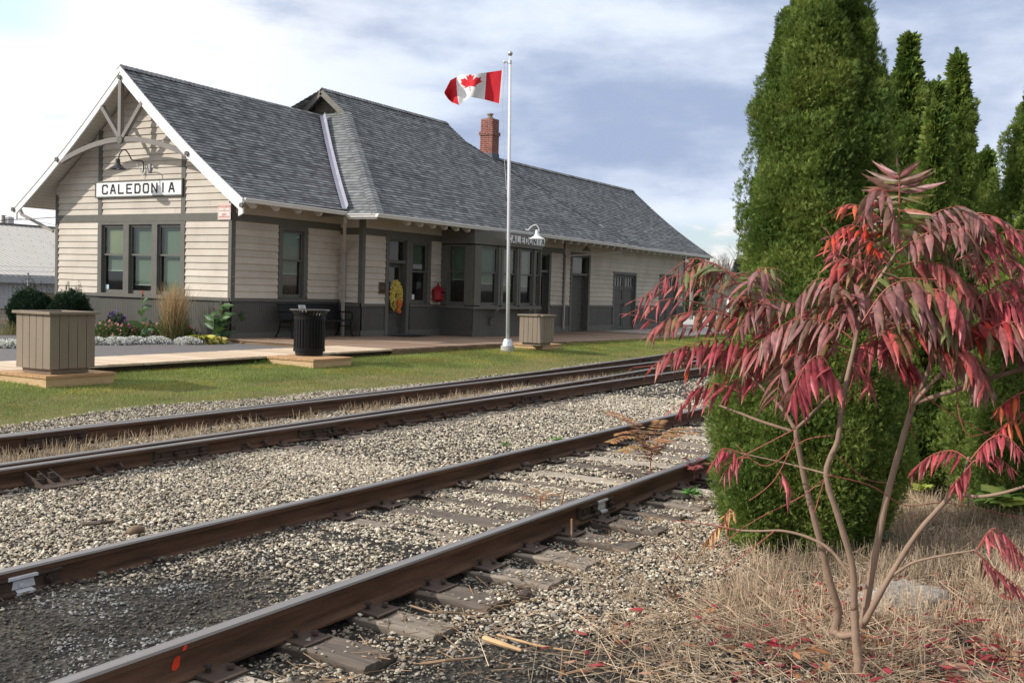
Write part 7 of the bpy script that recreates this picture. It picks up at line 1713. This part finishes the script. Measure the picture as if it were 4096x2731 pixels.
# utility poles and wires
wood_pole = M('pole_wood', (.22, .20, .18), .9, .2, 3)
def upole(label, px, top, D, arms=()):
    b_ = atD(px, 1300, D); tz = atD(px, top, D)[2]; th = thing('utility_pole', label, 'utility pole', (b_[0], b_[1], .1), 'utility poles'); mb = MB(); mb.tube([(b_[0], b_[1], .1), (b_[0], b_[1], tz)], [.16, .11], 8); mb.build('pole', wood_pole, th); return th, b_, tz
th, pb, tz = upole('utility pole top with a transformer showing above the metal shed', 11, 862, 66.)
mb = MB(); mb.lathe((pb[0]+.3, pb[1]-.2, tz-.75), [(.001, 0), (.24, 0), (.24, .62), (.001, .66)], 10); mb.build('transformer', grey_metal, th)
def wire(label, pts, r=.012):
    mb = MB(); mb.tube([np.array(p) for p in pts], r, 5); tag(mb.build('wire', black), label, 'wire')
wire('upper wire sloping down to the right from the pole above the shed', [atD(-40, 858, 60), atD(11, 862, 62), atD(120, 882, 62), atD(240, 903, 60)], .011)
wire('thicker wire rising to the right from the shed ridge to the station', [atD(-40, 886, 58), atD(30, 880, 58), atD(130, 876, 56), atD(230, 869, 54)], .02)
# right-hand background: bare woodland, spruce, fence gate, white trailer
def tree_np(n_br, H, spread, thick, seed):
    r = np.random.default_rng(seed); segs = []
    def grow(p, d, l, w_, lev):
        q = p+d*l; segs.append((p, q, w_, w_*.65))
        if lev == 0: return
        for k in range(r.integers(2, 4)):
            nd = d+r.normal(0, spread, 3)+np.array([0, 0, .18]); nd /= np.linalg.norm(nd); grow(p+d*l*r.uniform(.55, 1.), nd, l*r.uniform(.58, .82), w_*.58, lev-1)
    grow(np.zeros(3), np.array([0, 0, 1.]), H*.30, thick, n_br); return segs
view = RC[2]*np.array([1, 1, 0]); view /= np.linalg.norm(view)
def wood(name, items, mat, parent=None):
    V = []; 
    for base, segs in items:
        for p, q, w0, w1 in segs:
            d = q-p; s = np.cross(d, [0.3, -.2, 1.0] if abs(d[2]) < .95*np.linalg.norm(d) else [1., .3, 0]); s /= np.linalg.norm(s)+1e-9; s2 = np.cross(d, s); s2 /= np.linalg.norm(s2)+1e-9
            for e in (s, s2): V += [base+p-e*w0, base+p+e*w0, base+q+e*w1, base+q-e*w1]
    return np_mesh(name, np.array(V), np.arange(len(V)).reshape(-1, 4), mat, parent)
twigs = M_island('bare_twigs', [(0, (.20, .165, .13)), (.5, (.27, .225, .185)), (1, (.34, .29, .24))], .9, 0., .1)  # twig browns paled to stand in for distance haze
protos_ = [tree_np(5, 9., .34, .085, s) for s in range(6)]
items = []; rg_ = np.random.default_rng(4)
for i in range(130):
    px = rg_.uniform(2660, 3300); D = rg_.uniform(95, 150); b_ = atD(px, 1290, D); b_[2] = rg_.uniform(-.2, .2); s = rg_.uniform(.5, 1.05)*(D/110)**.5
    items.append((b_, [(p*s, q*s, w0*s, w1*s) for p, q, w0, w1 in protos_[i % 6]]))
for i in range(60):
    px = rg_.uniform(2660, 3300); D = rg_.uniform(80, 95); b_ = atD(px, 1290, D); b_[2] = 0; s = rg_.uniform(.25, .42); items.append((b_, [(p*s, q*s, w0*s*1.6, w1*s*1.6) for p, q, w0, w1 in protos_[i % 6]]))
tag(wood('bare_woodland', items, twigs), kind='stuff')
mb = MB(); brush = M_island('brush', [(0, (.16, .12, .085)), (.5, (.22, .17, .12)), (1, (.27, .21, .12))], .9)
n = 44000; px = rg_.uniform(2640, 4000, n); D = rg_.uniform(85, 150, n); b_ = np.array([atD(a, 1290, d) for a, d in zip(px, D)]); hmax = 3.9*(.75+.5*vnoise(px, D*0, 90, 5)); b_[:, 2] = rg_.uniform(0, 1, n)**1.3*hmax
Dd = rg_.normal(0, .5, (n, 3))+np.array([0, 0, .8]); Dd /= np.linalg.norm(Dd, axis=1)[:, None]; rng = np.random.default_rng(9); V, Fq = sprays(b_, Dd, np.full(n, .62), 3, .04, spread=50); tag(np_mesh('undergrowth', V, Fq, brush), kind='stuff')
def spruce(label, px, top, D, w_px, seed, colr, n=9000, cat='conifer'):
    global rng
    rng = np.random.default_rng(seed); b_ = atD(px, 1290, D); tz = atD(px, top, D)[2]; R0 = w_px*D/F; th = thing('spruce', label, cat, (b_[0], b_[1], 0)); z = tz*(.12+.88*rng.uniform(0, 1, n)**.85); tt = z/tz; lay = .55+.45*np.abs(np.sin(z*4.2)); r = R0*(1-tt)**.85*np.sqrt(rng.uniform(.05, 1, n))*lay+.1; a = rng.uniform(0, 6.28, n)
    P_ = np.stack([b_[0]+r*np.cos(a), b_[1]+r*np.sin(a), z-.35*r], 1); Dq = np.stack([np.cos(a), np.sin(a), rng.uniform(-.3, .5, n)], 1); Dq /= np.linalg.norm(Dq, axis=1)[:, None]; V, Fq = sprays(P_, Dq, rng.uniform(.25, .5, n), 3, .16, spread=45)
    np_mesh('crown', V, Fq, colr, th); mb = MB(); mb.tube([(b_[0], b_[1], 0), (b_[0], b_[1], tz*.97)], [.18, .03], 7); mb.build('trunk', wood_pole, th)
spr_m = M_island('spruce_needles', [(0, (.10, .125, .10)), (1, (.18, .205, .165))], .9)
pine_m = M_island('pine_needles', [(0, (.16, .18, .10)), (1, (.26, .28, .15))], .9)
spruce('grey-green spruce rising above the bare woods left of the cedar', 2955, 1040, 92, 58, 3, spr_m); spruce('olive pine seen past the far corner of the station, behind the number sign', 2775, 1030, 84, 50, 4, pine_m, 7000); spruce('dull spruce low behind the pale trailer', 3020, 1120, 110, 60, 5, spr_m, 6000)
ga, gb = atD(2850, 1395, 52.), atD(2990, 1395, 53.); fence('gate_fence', 'galvanised chain link gate posts and fence right of the station', (ga[0], ga[1], .1), (gb[0], gb[1], .1), 2.1, 4, None, 0, .2)
pa = atD(2913, 1395, 54.); mb = MB(); mb.tube([(pa[0], pa[1], .1), (pa[0], pa[1], atD(2913, 1180, 54.)[2])], .06, 8); tag(mb.build('gate_post', steel_m), 'tall single galvanised post of the gate, left of the pale trailer', 'post')
ta = atD(2932, 1300, 58.); tb = atD(3075, 1300, 58.); dd = (tb-ta)*np.array([1, 1, 0]); ln = np.linalg.norm(dd); dd /= ln; nn = np.array([-dd[1], dd[0], 0])
th = thing('trailer', 'plain off-white box trailer half hidden behind the cedar', 'trailer', (ta[0], ta[1], .1)); mb = MB(); zt_ = atD(2932, 1198, 58.)[2]
def tb_(u0, u1, n0, n1, z0, z1, mb): q = lambda u, n, z: tuple(np.array([ta[0], ta[1], 0])+dd*u+nn*n+np.array([0, 0, z])); mb.hexa([q(u0, n0, z0), q(u1, n0, z0), q(u1, n1, z0), q(u0, n1, z0), q(u0, n0, z1), q(u1, n0, z1), q(u1, n1, z1), q(u0, n1, z1)])
tb_(0, ln+2, 0, 2.3, .75, zt_, mb); mb.build('box', M('trailer_white', (.66, .65, .60), .5, .05), th); mb = MB(); tb_(-.03, ln+2.03, -.03, 2.33, zt_, zt_+.07, mb); tb_(-.03, .04, -.03, -.001, .75, zt_-.001, mb); mb.build('edge_trim', steel_m, th); mb = MB()
c_ = np.array([ta[0], ta[1], .45])+dd*1.4; mb.tube([c_+nn*.1, c_+nn*.35], .36, 16); mb.build('wheel', black, th)
upole('slender pale pole among the bare trees right of the station corner', 2762, 1095, 70.)
